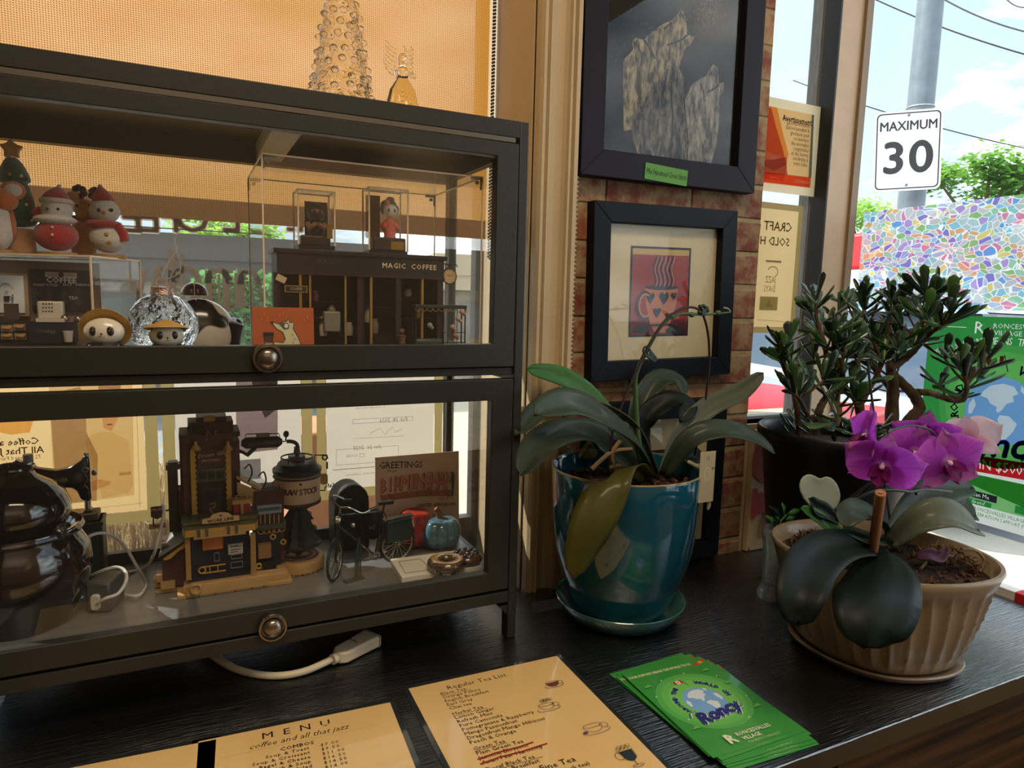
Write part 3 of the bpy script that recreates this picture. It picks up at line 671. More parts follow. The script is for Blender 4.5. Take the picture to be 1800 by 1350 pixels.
t = thing('framed_cross_stitch', 'large dark framed cross stitch of three howling wolves, highest on the brick pillar', 'picture', ((a.x + b.x) / 2, WALL - .005, zb_ + h / 2), 0, ry=R(-.4))
frm = pm('frame_plum', '#17131d', .55, bump=.1, bs=60, spec=.25)
frame(t, w, h, .044, .024, frm)
MB().box(-w / 2 + .044, w / 2 - .044, -.008, -.004, -h / 2 + .044, h / 2 - .044).build('cloth', pm('cloth_dark', '#1f1b1a', .9, var=.4, vs=6, bump=.2, bs=700, spec=.1), t)
def fur(name, c1, c2, sc=60): return pm(name, c1, .9, var=1.0, vs=sc, col2=c2, stretch=(2.2, 1, .8), detail=9, bump=.6, bs=500, ramp=(.40, .68))
iw, ih = w - .088, h - .088; x0 = -iw / 2; z0_ = -ih / 2
ox = PY(1054, 272, YF); sxp = iw / (1297 - 1054)
def wp(px, py):     # picture-plane coordinates of wolf outlines, read off as fractions of the opening
    p = PY(px, py, YF + .016); return (p.x - t.location.x, p.z - t.location.z)
wolfA = [(1094, 230), (1094, 105), (1106, 94), (1112, 86), (1110, 72), (1116, 66), (1130, 70), (1150, 52), (1165, 42), (1180, 36), (1197, 18), (1204, 28), (1207, 60), (1212, 64), (1218, 66), (1214, 76), (1204, 84), (1196, 104), (1192, 118), (1176, 116), (1168, 134), (1140, 168), (1128, 196), (1112, 226)]
wolfB = [(1106, 205), (1130, 178), (1146, 146), (1160, 138), (1172, 116), (1181, 105), (1192, 120), (1200, 138), (1198, 178), (1202, 205), (1206, 245), (1204, 292), (1150, 287), (1140, 262), (1118, 270), (1110, 240)]
wolfC = [(1202, 176), (1214, 150), (1228, 140), (1238, 136), (1252, 114), (1260, 122), (1262, 148), (1270, 146), (1270, 160), (1262, 172), (1262, 205), (1258, 250), (1246, 294), (1206, 290), (1208, 240), (1204, 205)]
for k, (wf, c1, c2) in enumerate(((wolfA, '#b5a680', '#332c22'), (wolfB, '#857e70', '#1d1a18'), (wolfC, '#a39d8c', '#3a3631'))):
    MB().add([(*wp(px, py), 0) for px, py in wf], [tuple(range(len(wf)))], face(-.0085 - .0003 * k)).build('stitched_wolf', fur('wolf_%d' % k, c1, c2), t, smooth=0)
wl = MB()
for ln in ([(1207, 62), (1198, 70), (1184, 76), (1170, 80)], [(1180, 40), (1172, 46), (1166, 52)], [(1130, 70), (1140, 84), (1150, 104)], [(1110, 72), (1120, 82), (1126, 96)], [(1195, 20), (1200, 34)], [(1181, 112), (1178, 150), (1180, 210), (1176, 270)], [(1172, 122), (1166, 150), (1160, 180)], [(1262, 150), (1252, 158), (1240, 164)], [(1250, 128), (1243, 134)], [(1258, 118), (1261, 126)], [(1228, 146), (1234, 160), (1236, 180)]):
    pp_ = [Vector((*wp(*v), 0)) for v in ln]
    for i_ in range(len(pp_) - 1): d_ = pp_[i_ + 1] - pp_[i_]; n_ = Vector((-d_.y, d_.x, 0)).normalized() * .0016; wl.add([pp_[i_] - n_, pp_[i_ + 1] - n_ * .8, pp_[i_ + 1] + n_ * .8, pp_[i_] + n_], [(0, 1, 2, 3)], face(-.0096))
tag(wl.build('stitched_line', pm('thread_dark', '#15110f', .9), t, smooth=0), kind='stuff')
m = MB(); rnd = random.Random(3)
def strokes(m, out, n, L1, rnd, M):
    for i in range(len(out)):
        a_, b_ = Vector((*out[i], 0)), Vector((*out[(i + 1) % len(out)], 0)); d = b_ - a_; nn = Vector((d.y, -d.x, 0)).normalized() if d.length else Vector((1, 0, 0))
        for k in range(max(1, int(d.length / .0022))):
            p = a_ + d * rnd.random(); e = p + nn * rnd.uniform(-.001, L1) + Vector((rnd.uniform(-.002, .002), rnd.uniform(-.004, .001), 0)); w_ = Vector((.00035, 0, 0)); m.add([p - w_, p + w_, e], [(0, 1, 2)], M)
for wf in (wolfA, wolfB, wolfC): strokes(m, [wp(*q) for q in wf], 1, .004, rnd, face(-.0098))
for i in range(120): 
    q = wp(rnd.uniform(1065, 1300), rnd.uniform(0, 285)); e = .0007; m.add([(q[0] - e, q[1], 0), (q[0], q[1] - e, 0), (q[0] + e, q[1], 0), (q[0], q[1] + e, 0)], [(0, 1, 2, 3)], face(-.0098))
tag(m.build('stitched_fur', pm('thread_gold', '#b3a47c', .8), t, smooth=0), kind='stuff')
m = MB()
for i in range(900):
    q = wp(rnd.gauss(1244, 17), rnd.gauss(22, 24)); a_ = rnd.uniform(0, 2); e = .0016; m.add([(q[0] - e * math.cos(a_), q[1] - e * math.sin(a_), 0), (q[0] + .0005, q[1], 0), (q[0] + e * math.cos(a_), q[1] + e * math.sin(a_), 0)], [(0, 1, 2)], face(-.0096))
tag(m.build('stitched_moon', pm('thread_moon', '#a88e5e', .8), t, smooth=0), kind='stuff')
pg = thin_glass('picture_glass', (.97, .97, .97), .45)
MB().box(-w / 2 + .044, w / 2 - .044, -.0125, -.0115, -h / 2 + .044, h / 2 - .044).build('glazing', pg, t)
c = PY(1171, 307, YF - .001)
t2 = thing('paper_label', 'green handwritten label stuck to the frame of the wolf picture', 'label', (c.x, WALL - .0295, c.z), ry=R(3.0))
MB().box(-.0455, .0455, -.0006, 0, -.0135, .0135).build('slip', pm('label_green', '#5f9a4e', .8), t2)
pr = Print(face(-.0008)); pr.text('#15201a', 'Mei Handmad Cross Stitch', .0135, 0, 0, shear=.2, sx=.62, space=.95); pr.build(t2, .7)

YF = WALL - .026
ps = [PY(*q, YF) for q in ((1047, 353), (1299, 370), (1280, 657), (1035, 672))]
w = (ps[1].x + ps[2].x - ps[0].x - ps[3].x) / 2; h = (ps[0].z + ps[1].z - ps[2].z - ps[3].z) / 2
t = thing('framed_painting', 'navy framed painting of a steaming cup with hearts, in the middle of the pillar', 'picture', (sum(p.x for p in ps) / 4, WALL - .004, sum(p.z for p in ps) / 4), ry=R(-1.2))
frame(t, w, h, .034, .024, pm('frame_navy', '#090d17', .55, spec=.25))
MB().box(-w / 2 + .034, w / 2 - .034, -.008, -.004, -h / 2 + .034, h / 2 - .034).build('mat_board', pm('mat_cream', '#d9cba4', .8), t)
k = .36 * w; kh = .37 * h
pr = Print(face(-.0083))
cx, cz = -.004, .002; aw, ah = .205 * w * 1.0, .295 * h * .98
aw, ah = w * .213, h * .262
pr.rect('#17131a', cx - aw, cz - ah, cx + aw, cz + ah); pr.rect('#c7a765', cx - aw * .94, cz - ah * .96, cx + aw * .94, cz + ah * .95); pr.rect('#9a3a36', cx - aw * .94, cz - ah * .96, cx + aw * .94, cz + ah * .82)
pr.rect('#6e1f26', cx - aw * .94, cz - ah * .96, cx + aw * .94, cz - ah * .62)
cu_ = [(-.50, .08), (.60, .08), (.55, -.3), (.36, -.72), (.24, -.92), (-.14, -.92), (-.30, -.72), (-.46, -.3)]
pr.poly('#c47a5a', [(cx + x * aw, cz + y * ah) for x, y in cu_]); pr.ell('#25303a', cx + .05 * aw, cz + .10 * ah, .56 * aw, .055 * ah)
for x in (-.22, -.1, .04, .18, .32):
    pr.line('#33323a', [(cx + x * aw + .05 * aw * math.sin(k_ * .9), cz + (.12 + .075 * k_) * ah) for k_ in range(10)], .0022); pr.line('#b98a86', [(cx + (x + .06) * aw + .05 * aw * math.sin(k_ * .9), cz + (.12 + .075 * k_) * ah) for k_ in range(10)], .002)
for x, y, s_ in ((-.33, -.12, .14), (.12, -.12, .16), (.45, -.08, .10), (-.1, -.45, .13), (.28, -.55, .11)):
    hx, hz = cx + x * aw, cz + y * ah; q = s_ * aw
    pr.poly('#1d2c30', [(hx, hz - 1.2 * q), (hx + q, hz + .2 * q), (hx + .8 * q, hz + .8 * q), (hx + .3 * q, hz + .85 * q), (hx, hz + .45 * q), (hx - .3 * q, hz + .85 * q), (hx - .8 * q, hz + .8 * q), (hx - q, hz + .2 * q)])
pr.ring('#2a2730', cx - .52 * aw, cz - .3 * ah, .26 * aw, .30 * ah, .004, R(60), R(300)); pr.ring('#c58f74', cx - .50 * aw, cz - .3 * ah, .2 * aw, .25 * ah, .003, R(60), R(300))
pr.line('#2a2730', [(cx - .8 * aw, cz - .75 * ah), (cx + .85 * aw, cz - .72 * ah)], .003); pr.ell('#20262c', cx + .55 * aw, cz - .86 * ah, .35 * aw, .07 * ah); pr.ell('#20262c', cx - .6 * aw, cz - .84 * ah, .25 * aw, .06 * ah)
pr.build(t, .6)
MB().box(-w / 2 + .034, w / 2 - .034, -.0125, -.0115, -h / 2 + .034, h / 2 - .034).build('glazing', pg, t)

p1, p2 = PY(1277, 700, WALL - .02), PY(1262, 972, WALL - .02)
t = thing('framed_print', 'navy framed print standing low on the pillar behind the teal orchid pot', 'picture', ((p1.x + .645) / 2, WALL - .003, (p1.z + .006) / 2 + .002))
w = p1.x - .645; h = p1.z - .006
frame(t, w, h, .034, .022, pm('frame_navy', '#090d17', .55, spec=.25))
MB().box(-w / 2 + .034, w / 2 - .034, -.008, -.004, -h / 2 + .034, h / 2 - .034).build('mat_board', pm('mat_cream', '#d9cba4', .8), t)
pr = Print(face(-.0083)); pr.rect('#4a3a34', -w * .2, -h * .2, w * .2, h * .2); pr.rect('#a08a6a', -w * .18, -h * .18, w * .18, h * .18); pr.build(t, .6)
MB().box(-w / 2 + .034, w / 2 - .034, -.0125, -.0115, -h / 2 + .034, h / 2 - .034).build('glazing', pg, t)

# ------------------------------------------------------------------ painted board under the small window
t = thing('painted_board', 'cream board with big red painted letters under the small window', 'sign', (1.012, WALL - .006, 0))
bw = .262; zt_ = .252
MB().box(.004, bw, -.012, 0, .001, zt_).build('board', pm('board_cream', '#d8b98a', .6, var=.35, vs=18, bump=.3, bs=60, stretch=(1, 1, .3)), t, bevel=.001)
pr = Print(face(-.0122)); red = '#b3332b'
q = [PY(x, y, WALL - .018) for x, y in ((1304, 795), (1362, 795), (1312, 860), (1360, 872), (1300, 905), (1300, 925))]
def bx(px, py): p = PY(px, py, WALL - .018); return (p.x - 1.012, p.z)
def ringpoly(outer, inner): 
    n = len(outer)
    for i in range(n): j = (i + 1) % n; pr.poly(red, [outer[i], outer[j], inner[j], inner[i]])
cxx, czz = bx(1372, 805)
ringpoly([(cxx + .080 * math.copysign(abs(math.cos(a)) ** .8, math.cos(a)), czz + .055 * math.copysign(abs(math.sin(a)) ** .9, math.sin(a))) for a in [2 * PI * i / 32 for i in range(32)]],
         [(cxx + .002 + .052 * math.cos(a), czz + .003 + .017 * math.sin(a)) for a in [2 * PI * i / 32 for i in range(32)]])
z1, z2 = bx(1310, 868)[1], bx(1310, 905)[1]; xl = .006
pr.poly(red, [(xl, z1 + .010), (xl + .012, z1 + .010), (xl + .016, z1), (.2, z1), (.2, z2), (xl + .016, z2), (xl + .008, z2 - .010), (xl, z2 - .010)])
pr.ring(red, .095, bx(1340, 935)[1] + .004, .05, .05, .012, R(95), R(200)); pr.poly(red, [(.004, .003), (.012, .003), (.004, .014)])
pr.build(t, .6)

# ------------------------------------------------------------------ notices on the small window
YN = 1.0585
def facing(x, y, z): return Matrix.Translation((x, y, z)) @ XZ
def sheet(name, label, quad, Y, mat, border=None, bmat=None, group=None, zoff=0, cat='notice'):
    ps = [PY(*q, Y) for q in quad]; x0 = (ps[0].x + ps[3].x) / 2; x1 = (ps[1].x + ps[2].x) / 2; z1 = (ps[0].z + ps[1].z) / 2; z0 = (ps[2].z + ps[3].z) / 2
    t = thing(name, label, cat, ((x0 + x1) / 2, Y, (z0 + z1) / 2), group=group); w, h = x1 - x0, z1 - z0
    if border: MB().rim(-w / 2, w / 2, -h / 2, h / 2, border).build('sleeve', bmat, t)
    bb = border or 0
    MB().sheet(-w / 2 + bb, w / 2 - bb, -h / 2 + bb, h / 2 - bb).build('sheet', mat, t); return t, w, h
tanp = tl('paper_tan', '#cfc4a2', '#e6d9b4', .55, var=.2, vs=30)
olive = tl('paper_olive', '#8d7c4e', '#a8935c', .5, var=.15, vs=25)
creamp = tl('paper_cream', '#dcc898', '#e2c890', .6, var=.12, vs=12)
t, w, h = sheet('warning_notice', 'warning poster with an orange photo and a red strip in the small window', ((1325, 167), (1447, 186), (1437, 345), (1315, 334)), YN, tanp)
pr = Print(facing(0, -.0006, 0))
def np_(px, py): p = PY(px, py, YN - .001); return (p.x - t.location.x, p.z - t.location.z)
pr.poly('#efd6b0', [np_(1330, 182), np_(1431, 202), np_(1426, 330), np_(1322, 316)])
pr.poly('#f0b878', [np_(1330, 182), np_(1366, 189), np_(1378, 240), np_(1386, 270), np_(1378, 318), np_(1322, 312)])
pr.poly('#d98468', [np_(1330, 184), np_(1356, 190), np_(1364, 222), np_(1376, 262), np_(1382, 290), np_(1360, 300), np_(1322, 280)])
pr.poly('#c88a7c', [np_(1322, 272), np_(1346, 282), np_(1382, 276), np_(1384, 308), np_(1322, 304)]); pr.poly('#f0c8ac', [np_(1322, 262), np_(1350, 268), np_(1376, 276), np_(1360, 282), np_(1340, 276), np_(1322, 274)])
pr.poly('#7e96a8', [np_(1427, 202), np_(1431, 202), np_(1426, 312), np_(1421, 312)])
pr.poly('#ec6a48', [np_(1322, 300), np_(1425, 312), np_(1423, 330), np_(1321, 318)])
sc_ = mpp(PY(1400, 250, YN))
pr.text('#2a2320', 'Avertissement:', 14.5 * sc_, *np_(1402, 212), sx=.82, bold=.0003)
for k, s_ in enumerate(('La consommation', "d'alcool pendant la", 'grossesse peut', 'occasionner', 'des anomalies', 'congénitales', 'et des lésions', 'cérébrales à', 'votre bébé.')):
    pr.text('#2a2320', s_, 10.6 * sc_, *np_(1423 - k * .5, 222 + k * 8.6), align='RIGHT', sx=.72)
pr.text('#f4e6da', 'Ontario', 10 * sc_, *np_(1411, 320), bold=.0002); pr.ring('#f4e6da', *np_(1398, 318), 3.2 * sc_, 3.2 * sc_, 1.2 * sc_); pr.text('#f4e6da', 'www.gouv.on.ca', 5 * sc_, *np_(1365, 313))
pr.build(t, kind='t')
t, w, h = sheet('window_poster', 'yellowed beer poster in an olive border, seen from behind in the small window', ((1310, 348), (1411, 365), (1396, 590), (1296, 580)), YN, creamp, .0125, olive)
pr = Print(facing(0, -.0016, 0) ); sc_ = mpp(PY(1370, 450, YN))
MIR = Matrix.Diagonal((-1, 1, 1, 1))
pr.M = pr.M @ MIR
def nm(px, py): p = PY(px, py, YN - .0016); return (-(p.x - t.location.x), p.z - t.location.z)
g = '#9a8a62'
pr.text(g, 'CRAFT', 22 * sc_, *nm(1368, 399), bold=.0002); pr.text(g, 'SOLD HERE', 20 * sc_, *nm(1350, 424), bold=.0002)
pr.rect('#8a8a72', nm(1373, 462)[0], nm(1373, 462)[1], nm(1346, 457)[0], nm(1346, 457)[1]); pr.ring(g, *nm(1358, 478), 12 * sc_, 9 * sc_, 1.6 * sc_, R(20), R(240)); pr.text(g, 'JAZZ', 16 * sc_, *nm(1354, 492), sx=.7); pr.text(g, 'DAYS', 16 * sc_, *nm(1352, 508), sx=.7)
a_, b_ = nm(1367, 522), nm(1334, 545); pr.rect('#a09c7c', a_[0], b_[1], b_[0], a_[1]); pr.poly('#d8c79a', [nm(1344, 540), nm(1352, 526), nm(1358, 540)])
pr.line(g, [nm(1385, 566), nm(1330, 562)], .0008); pr.build(t, kind='t')

# ------------------------------------------------------------------ coloured film and green poster on the right window
def film():
    m, tt = newmat('mosaic_film')
    tcn = node(tt, 'ShaderNodeTexCoord'); nz = node(tt, 'ShaderNodeTexNoise'); ins(nz, Scale=22.0, Detail=1.0); tt.links.new(tcn.outputs['Object'], nz.inputs['Vector'])
    ad = node(tt, 'ShaderNodeMixRGB'); ad.blend_type = 'LINEAR_LIGHT'; ad.inputs[0].default_value = .016; tt.links.new(tcn.outputs['Object'], ad.inputs[1]); tt.links.new(nz.outputs['Color'], ad.inputs[2])
    mpn = node(tt, 'ShaderNodeMapping'); mpn.inputs['Scale'].default_value = (0, 66, 100); mpn.inputs['Rotation'].default_value = (R(35), 0, 0); tt.links.new(ad.outputs[0], mpn.inputs[0])
    v = node(tt, 'ShaderNodeTexVoronoi'); ins(v, Scale=1.0); tt.links.new(mpn.outputs[0], v.inputs['Vector'])
    ve = node(tt, 'ShaderNodeTexVoronoi', feature='DISTANCE_TO_EDGE'); ins(ve, Scale=1.0); tt.links.new(mpn.outputs[0], ve.inputs['Vector'])
    sp = node(tt, 'ShaderNodeSeparateColor'); tt.links.new(v.outputs['Color'], sp.inputs[0])
    cr = node(tt, 'ShaderNodeValToRGB'); cr.color_ramp.interpolation = 'CONSTANT'
    cols = ['#8fc4dc', '#c4c2c8', '#9fcab0', '#dcae84', '#b39bd4', '#c0c9cc', '#6fa2dc', '#ddd086', '#b9c6c2', '#d68aa8', '#93c6c9', '#aab8d8', '#8fbd7c', '#c9cbce', '#8a80d0', '#b4c9d2']
    e = cr.color_ramp.elements; e[0].color = c4(cols[0]); e[1].position = 1 / 16; e[1].color = c4(cols[1])
    for k in range(2, 16): q = e.new(k / 16); q.color = c4(cols[k])
    tt.links.new(sp.outputs[0], cr.inputs[0])
    st = node(tt, 'ShaderNodeMath', operation='LESS_THAN'); st.inputs[1].default_value = .045; tt.links.new(ve.outputs['Distance'], st.inputs[0])
    mxn = node(tt, 'ShaderNodeMixRGB'); mxn.inputs[2].default_value = (.93, .95, .96, 1); tt.links.new(st.outputs[0], mxn.inputs[0]); tt.links.new(cr.outputs[0], mxn.inputs[1])
    tr = node(tt, 'ShaderNodeBsdfTranslucent'); tp = node(tt, 'ShaderNodeBsdfTransparent'); g = node(tt, 'ShaderNodeBsdfGlossy'); ins(g, Roughness=.25)
    tt.links.new(mxn.outputs[0], tr.inputs[0]); tt.links.new(mxn.outputs[0], tp.inputs[0]); tt.links.new(mxn.outputs[0], g.inputs[0])
    x = node(tt, 'ShaderNodeMixShader'); x.inputs[0].default_value = .22; tt.links.new(tr.outputs[0], x.inputs[1]); tt.links.new(tp.outputs[0], x.inputs[2])
    y = node(tt, 'ShaderNodeMixShader'); y.inputs[0].default_value = .06; tt.links.new(x.outputs[0], y.inputs[1]); tt.links.new(g.outputs[0], y.inputs[2])
    o = node(tt, 'ShaderNodeOutputMaterial'); tt.links.new(y.outputs[0], o.inputs[0]); return m
XG = XR + .0355
a_, b_ = PX(1499, 376, XG), PX(1491, 539, XG)
o = MB().add([(XG, .30, b_.z), (XG, 1.028, b_.z), (XG, 1.028, a_.z), (XG, .30, a_.z)], [(3, 2, 1, 0)]).build('window_film', film()); tag(o, 'iridescent mosaic privacy film stuck across the right window', 'film')
XP = XR + .0335
z1, z0 = PX(1720, 556, XP).z, PX(1757, 930, XP).z; y1 = PX(1626, 660, XP).y; hh = z1 - z0; ww = .29
t = thing('green_poster', 'large green event poster taped inside the right window below the film', 'poster', (XP, y1 - ww / 2, (z0 + z1) / 2))
MB().add([(0, -ww / 2, -hh / 2), (0, ww / 2, -hh / 2), (0, ww / 2, hh / 2), (0, -ww / 2, hh / 2)], [(3, 2, 1, 0)]).build('sheet', tl('poster_paper', '#d5d8d2', '#dfe3dc', .55), t)
pm_ = Matrix(((0, 0, -1, -.0006), (-1, 0, 0, 0), (0, 1, 0, 0), (0, 0, 0, 1)))
def loops_of(body, size, M, bold=0, sx=1.0, res=1, space=1.0, shear=0):
    """closed outlines of a piece of lettering"""
    cu = bpy.data.curves.new('t', 'FONT'); cu.body = body; cu.size = size; cu.align_x = 'CENTER'; cu.align_y = 'CENTER'; cu.resolution_u = res; cu.space_character = space; cu.shear = shear
    o = bpy.data.objects.new('t', cu); me = bpy.data.meshes.new_from_object(o); bm = bmesh.new(); bm.from_mesh(me); bmesh.ops.remove_doubles(bm, verts=bm.verts, dist=1e-7); nx = {}
    for e in bm.edges:
        if len(e.link_faces) == 1:
            for l in e.link_loops: nx[l.vert.index] = l.link_loop_next.vert.index
    bm.verts.ensure_lookup_table(); out = []; seen = set()
    for k in list(nx):
        if k in seen: continue
        lp = []; q = k
        while q not in seen and q in nx: seen.add(q); lp.append(tuple((M @ Vector((bm.verts[q].co.x * sx, bm.verts[q].co.y, 0))).xy)); q = nx[q]
        if len(lp) > 2: out.append(lp)
    bm.free(); bpy.data.objects.remove(o); bpy.data.curves.remove(cu); bpy.data.meshes.remove(me); return out
def knock(P, col, outer, holes):
    """ink area with parts of it left unprinted"""
    cu = bpy.data.curves.new('k', 'CURVE'); cu.dimensions = '2D'; cu.fill_mode = 'FRONT'
    for lp in [outer] + holes:
        sp = cu.splines.new('POLY'); sp.points.add(len(lp) - 1); sp.use_cyclic_u = True
        for i, (x, y) in enumerate(lp): sp.points[i].co = (x, y, 0, 1)
    o = bpy.data.objects.new('k', cu); me = bpy.data.meshes.new_from_object(o)
    P.mb(col).add([tuple(v.co) for v in me.vertices], [tuple(p.vertices) for p in me.polygons], P.L()); bpy.data.objects.remove(o); bpy.data.curves.remove(cu); bpy.data.meshes.remove(me)
def E(cx, cy, rx, ry=None, n=40): return [(cx + rx * math.cos(2 * PI * i / n), cy + (ry or rx) * math.sin(2 * PI * i / n)) for i in range(n)]
def TM(x, y, rot=0): return Matrix.Translation((x, y, 0)) @ Matrix.Rotation(rot, 4, 'Z')
pr = Print(pm_); w_ = ww * .96; cy = .018; hw, h2 = ww / 2, hh / 2
H = []
H += loops_of('RONCESVALLES', .0125, TM(.016, h2 - .0165)) + loops_of('VILLAGE', .0125, TM(-.002, h2 - .029)) + loops_of('R', .032, TM(-.052, h2 - .022))
for xa, xb in ((-.135, -.075), (.078, .135)): H.append([(xa, h2 - .022), (xb, h2 - .022), (xb, h2 - .0207), (xa, h2 - .0207)])
tx = 'YOUR SUPPORT MEANS THE WORLD TO US'
for i, ch_ in enumerate(tx):
    if ch_ != ' ': a = R(119) + (R(61) - R(119)) * (i + .5) / len(tx); H += loops_of(ch_, .0185, TM(.265 * math.cos(a), -.098 + .246 * math.sin(a), a - PI / 2), sx=.74)
H += loops_of('FUNDED BY THE RONCESVALLES VILLAGE BIA', .0098, TM(-.006, -.1655), sx=.8) + loops_of('COMMUNITY CELEBRATION SUPPORT FUND', .0098, TM(-.002, -.1755), sx=.8)
ban = [(-.075, -.068), (.075, -.060), (.075, -.090), (-.075, -.098)]; pan_ = [(-.128, -.104), (.130, -.098), (.130, -.156), (-.128, -.158)]
e1 = E(0, cy + .012, .112, .112)
GB, G1, G2, G3 = '#3fa552', '#52b05a', '#63bb62', '#74c56c'
knock(pr, GB, [(-hw, -h2), (hw, -h2), (hw, h2), (-hw, h2)], H + [e1] + ([ban, pan_]))
e2, e3, gl_ = E(0, cy + .012, .100), E(0, cy + .012, .088), E(0, cy + .004, .062)
knock(pr, G1, e1, [e2]); knock(pr, G2, e2, [e3]); 
fx, fy = -.016, cy + .088; knock(pr, G3, e3, [gl_, ] )
g = .062
cont = [[(x * g * .96, cy + .004 + y * g * .96) for x, y in l_] for l_ in LAND]
knock(pr, '#7fb2ee', gl_, cont)
for c_ in cont: pr.poly('#d3e2f4', c_)
navy = '#2f3486'
pr.arctext(navy, 'AROUND THE', .0205, 0, cy + .004, .080, .080, R(207), R(112), bold=.0006); pr.arctext(navy, 'WORLD ON', .0225, 0, cy + .004, .080, .080, R(70), R(-14), bold=.0006)
pr.rect('#d8262c', fx - .014, fy - .002, fx - .007, fy + .016); pr.rect('#d8262c', fx + .007, fy - .002, fx + .014, fy + .016); pr.ell('#d8262c', fx, fy + .007, .004, .0045, 6); pr.line('#5a4a33', [(fx + .0146, fy + .018), (fx + .023, fy - .012)], .0018)
pr.text(navy, 'Roncy', .066, -.004, cy - .060, R(9), shear=.3, bold=.0018, sx=.98, res=3)
pr.line(navy, [(-.092, cy - .056), (-.083, cy - .036), (-.060, cy - .035), (-.056, cy - .050)], .0038); pr.line(navy, [(.066, cy - .068), (.054, cy - .084), (.045, cy - .076), (.066, cy - .062), (.090, cy - .058)], .0038)
knock(pr, '#d0262c', ban, loops_of('WIN $500*', .026, TM(.006, -.079, R(4)), sx=.85))
rb1, rb2, rb3 = [(-.045, -.145), (.014, -.145), (.014, -.132), (-.045, -.132)], [(-.042, -.1565), (.006, -.1565), (.006, -.1475), (-.042, -.1475)], [(.045, -.153), (.100, -.153), (.100, -.139), (.045, -.139)]
knock(pr, '#8fd38a', pan_, [rb1, rb2, rb3]); knock(pr, '#2a2d33', rb1, loops_of('Scan Me', .0115, TM(-.0155, -.1385), sx=.85)); knock(pr, '#2f9a45', rb2, loops_of('Spend', .0095, TM(-.018, -.152), shear=.3)); knock(pr, '#2f9a45', rb3, loops_of('Win', .0135, TM(.072, -.146), shear=.3))
pr.build(t, kind='t')
# ribbed red and white ribbon on the ledge of the right window
t = thing('striped_ribbon', 'ribbed red and white ribbon lying along the ledge of the right window', 'ribbon', (XR + .018, .62, -.012))
for k, (c_, ya, yb) in enumerate((('#e4e2de', .02, .12), ('#c9222c', -.035, .02), ('#e4e2de', -.10, -.035), ('#c9222c', .12, .16))):
    pf_ = [(.011, 0)] + [q_ for j in range(5) for q_ in ((-.012, j * .0052), (-.012, j * .0052 + .004), (-.0105, j * .0052 + .0046))] + [(.011, .0255)]
    b = MB().plate(pf_, ya, yb); b.build('band', pm('ribbon_' + c_, c_, .6), t)

# ------------------------------------------------------------------ papers on the big window
YB = 1.2125
whitep = tl('paper_white', '#cfc6b8', '#d2c6b4', .6)
newsp = tl('paper_news', '#dcc294', '#e0bd84', .62, var=.1, vs=20)
def xz(px, py, Y=YB): p = PY(px, py, Y); return p.x, p.z
def winpaper(label, xl, xr, zb, zt, mat, bd):
    t = thing('window_notice', label, 'notice', ((xl + xr) / 2, YB, (zb + zt) / 2), group='papers on the big window'); w, h = xr - xl, zt - zb
    MB().rim(-w / 2, w / 2, -h / 2, h / 2, bd).build('sleeve', olive, t); MB().sheet(-w / 2 + bd + .001, w / 2 - bd - .001, -h / 2 + bd + .001, h / 2 - bd - .001).build('sheet', mat, t); return t
zb = xz(260, 897)[1]
t = winpaper('yellow newspaper article with two portraits, leftmost paper on the big window', xz(277, 760)[0] - .30, xz(277, 760)[0], zb - .018, zb + .262, newsp, .018)
pr = Print(facing(0, -.0014, 0))
def q(px, py): x, z = xz(px, py, YB - .0014); return (x - t.location.x, z - t.location.z)
pr.poly('#f4c880', [q(0, 735), q(60, 735), q(52, 760), q(20, 764), q(0, 760)])
pr.poly('#eadfce', [q(84, 640), q(232, 640), q(236, 870), q(96, 890)])
pr.poly('#cdbcb2', [q(90, 740), q(96, 690), q(140, 680), q(150, 700), q(152, 760), q(172, 800), q(170, 880), q(100, 886)])
pr.poly('#fdf3e0', [q(150, 780), q(160, 765), q(178, 758), q(200, 760), q(226, 775), q(234, 850), q(226, 866), q(180, 876), q(168, 830)])
pr.poly('#f2d8c4', [q(176, 700), q(206, 698), q(208, 735), q(196, 758), q(182, 752)]); pr.poly('#c9b4a6', [q(172, 640), q(212, 640), q(212, 712), q(206, 700), q(176, 700), q(174, 720)]); pr.ell('#c9806e', *q(193, 746), .004, .0015)
pr.poly('#f0d6c2', [q(150, 850), q(172, 842), q(196, 846), q(192, 852), q(160, 864)]); pr.ring('#f6ecd8', *q(124, 750), .004, .007, .0012)
pr.rect('#f8e8c4', *q(209, 836), *q(231, 828)); pr.line('#a5886a', [q(240, 705), q(246, 892)], .0005); pr.line('#a5886a', [q(120, 898), q(250, 884)], .0005)
pr.M = pr.M @ MIR; qq = q
def q(px, py): a_, b_ = qq(px, py); return (-a_, b_)
sc_ = mpp(PY(40, 780, YB)); dk = '#7a6248'
pr.text(dk, 'Coffee and', 17 * sc_, *q(24, 777), bold=.0002); pr.text(dk, 'All That Jazz', 17 * sc_, *q(26, 793), bold=.0002); pr.text(dk, '72 Howard Park Ave', 9.5 * sc_, *q(24, 805)); pr.text(dk, 'Toronto', 9.5 * sc_, *q(24, 813)); pr.text(dk, 'Koola', 7 * sc_, *q(220, 832))
pr.build(t, kind='t')
xa, xb = xz(287, 800)[0], xz(549, 760)[0]
t = winpaper('white flyer with a portrait, middle paper on the big window behind the factory model', xa, xb, zb - .018, zb + .262, whitep, .018)
pr = Print(facing(0, -.0014, 0)); pr.poly('#9a8890', [q(425, 690), q(425, 690)] if False else [(-x, y) for x, y in (q(415, 660), q(488, 660), q(488, 790), q(415, 798))]); 
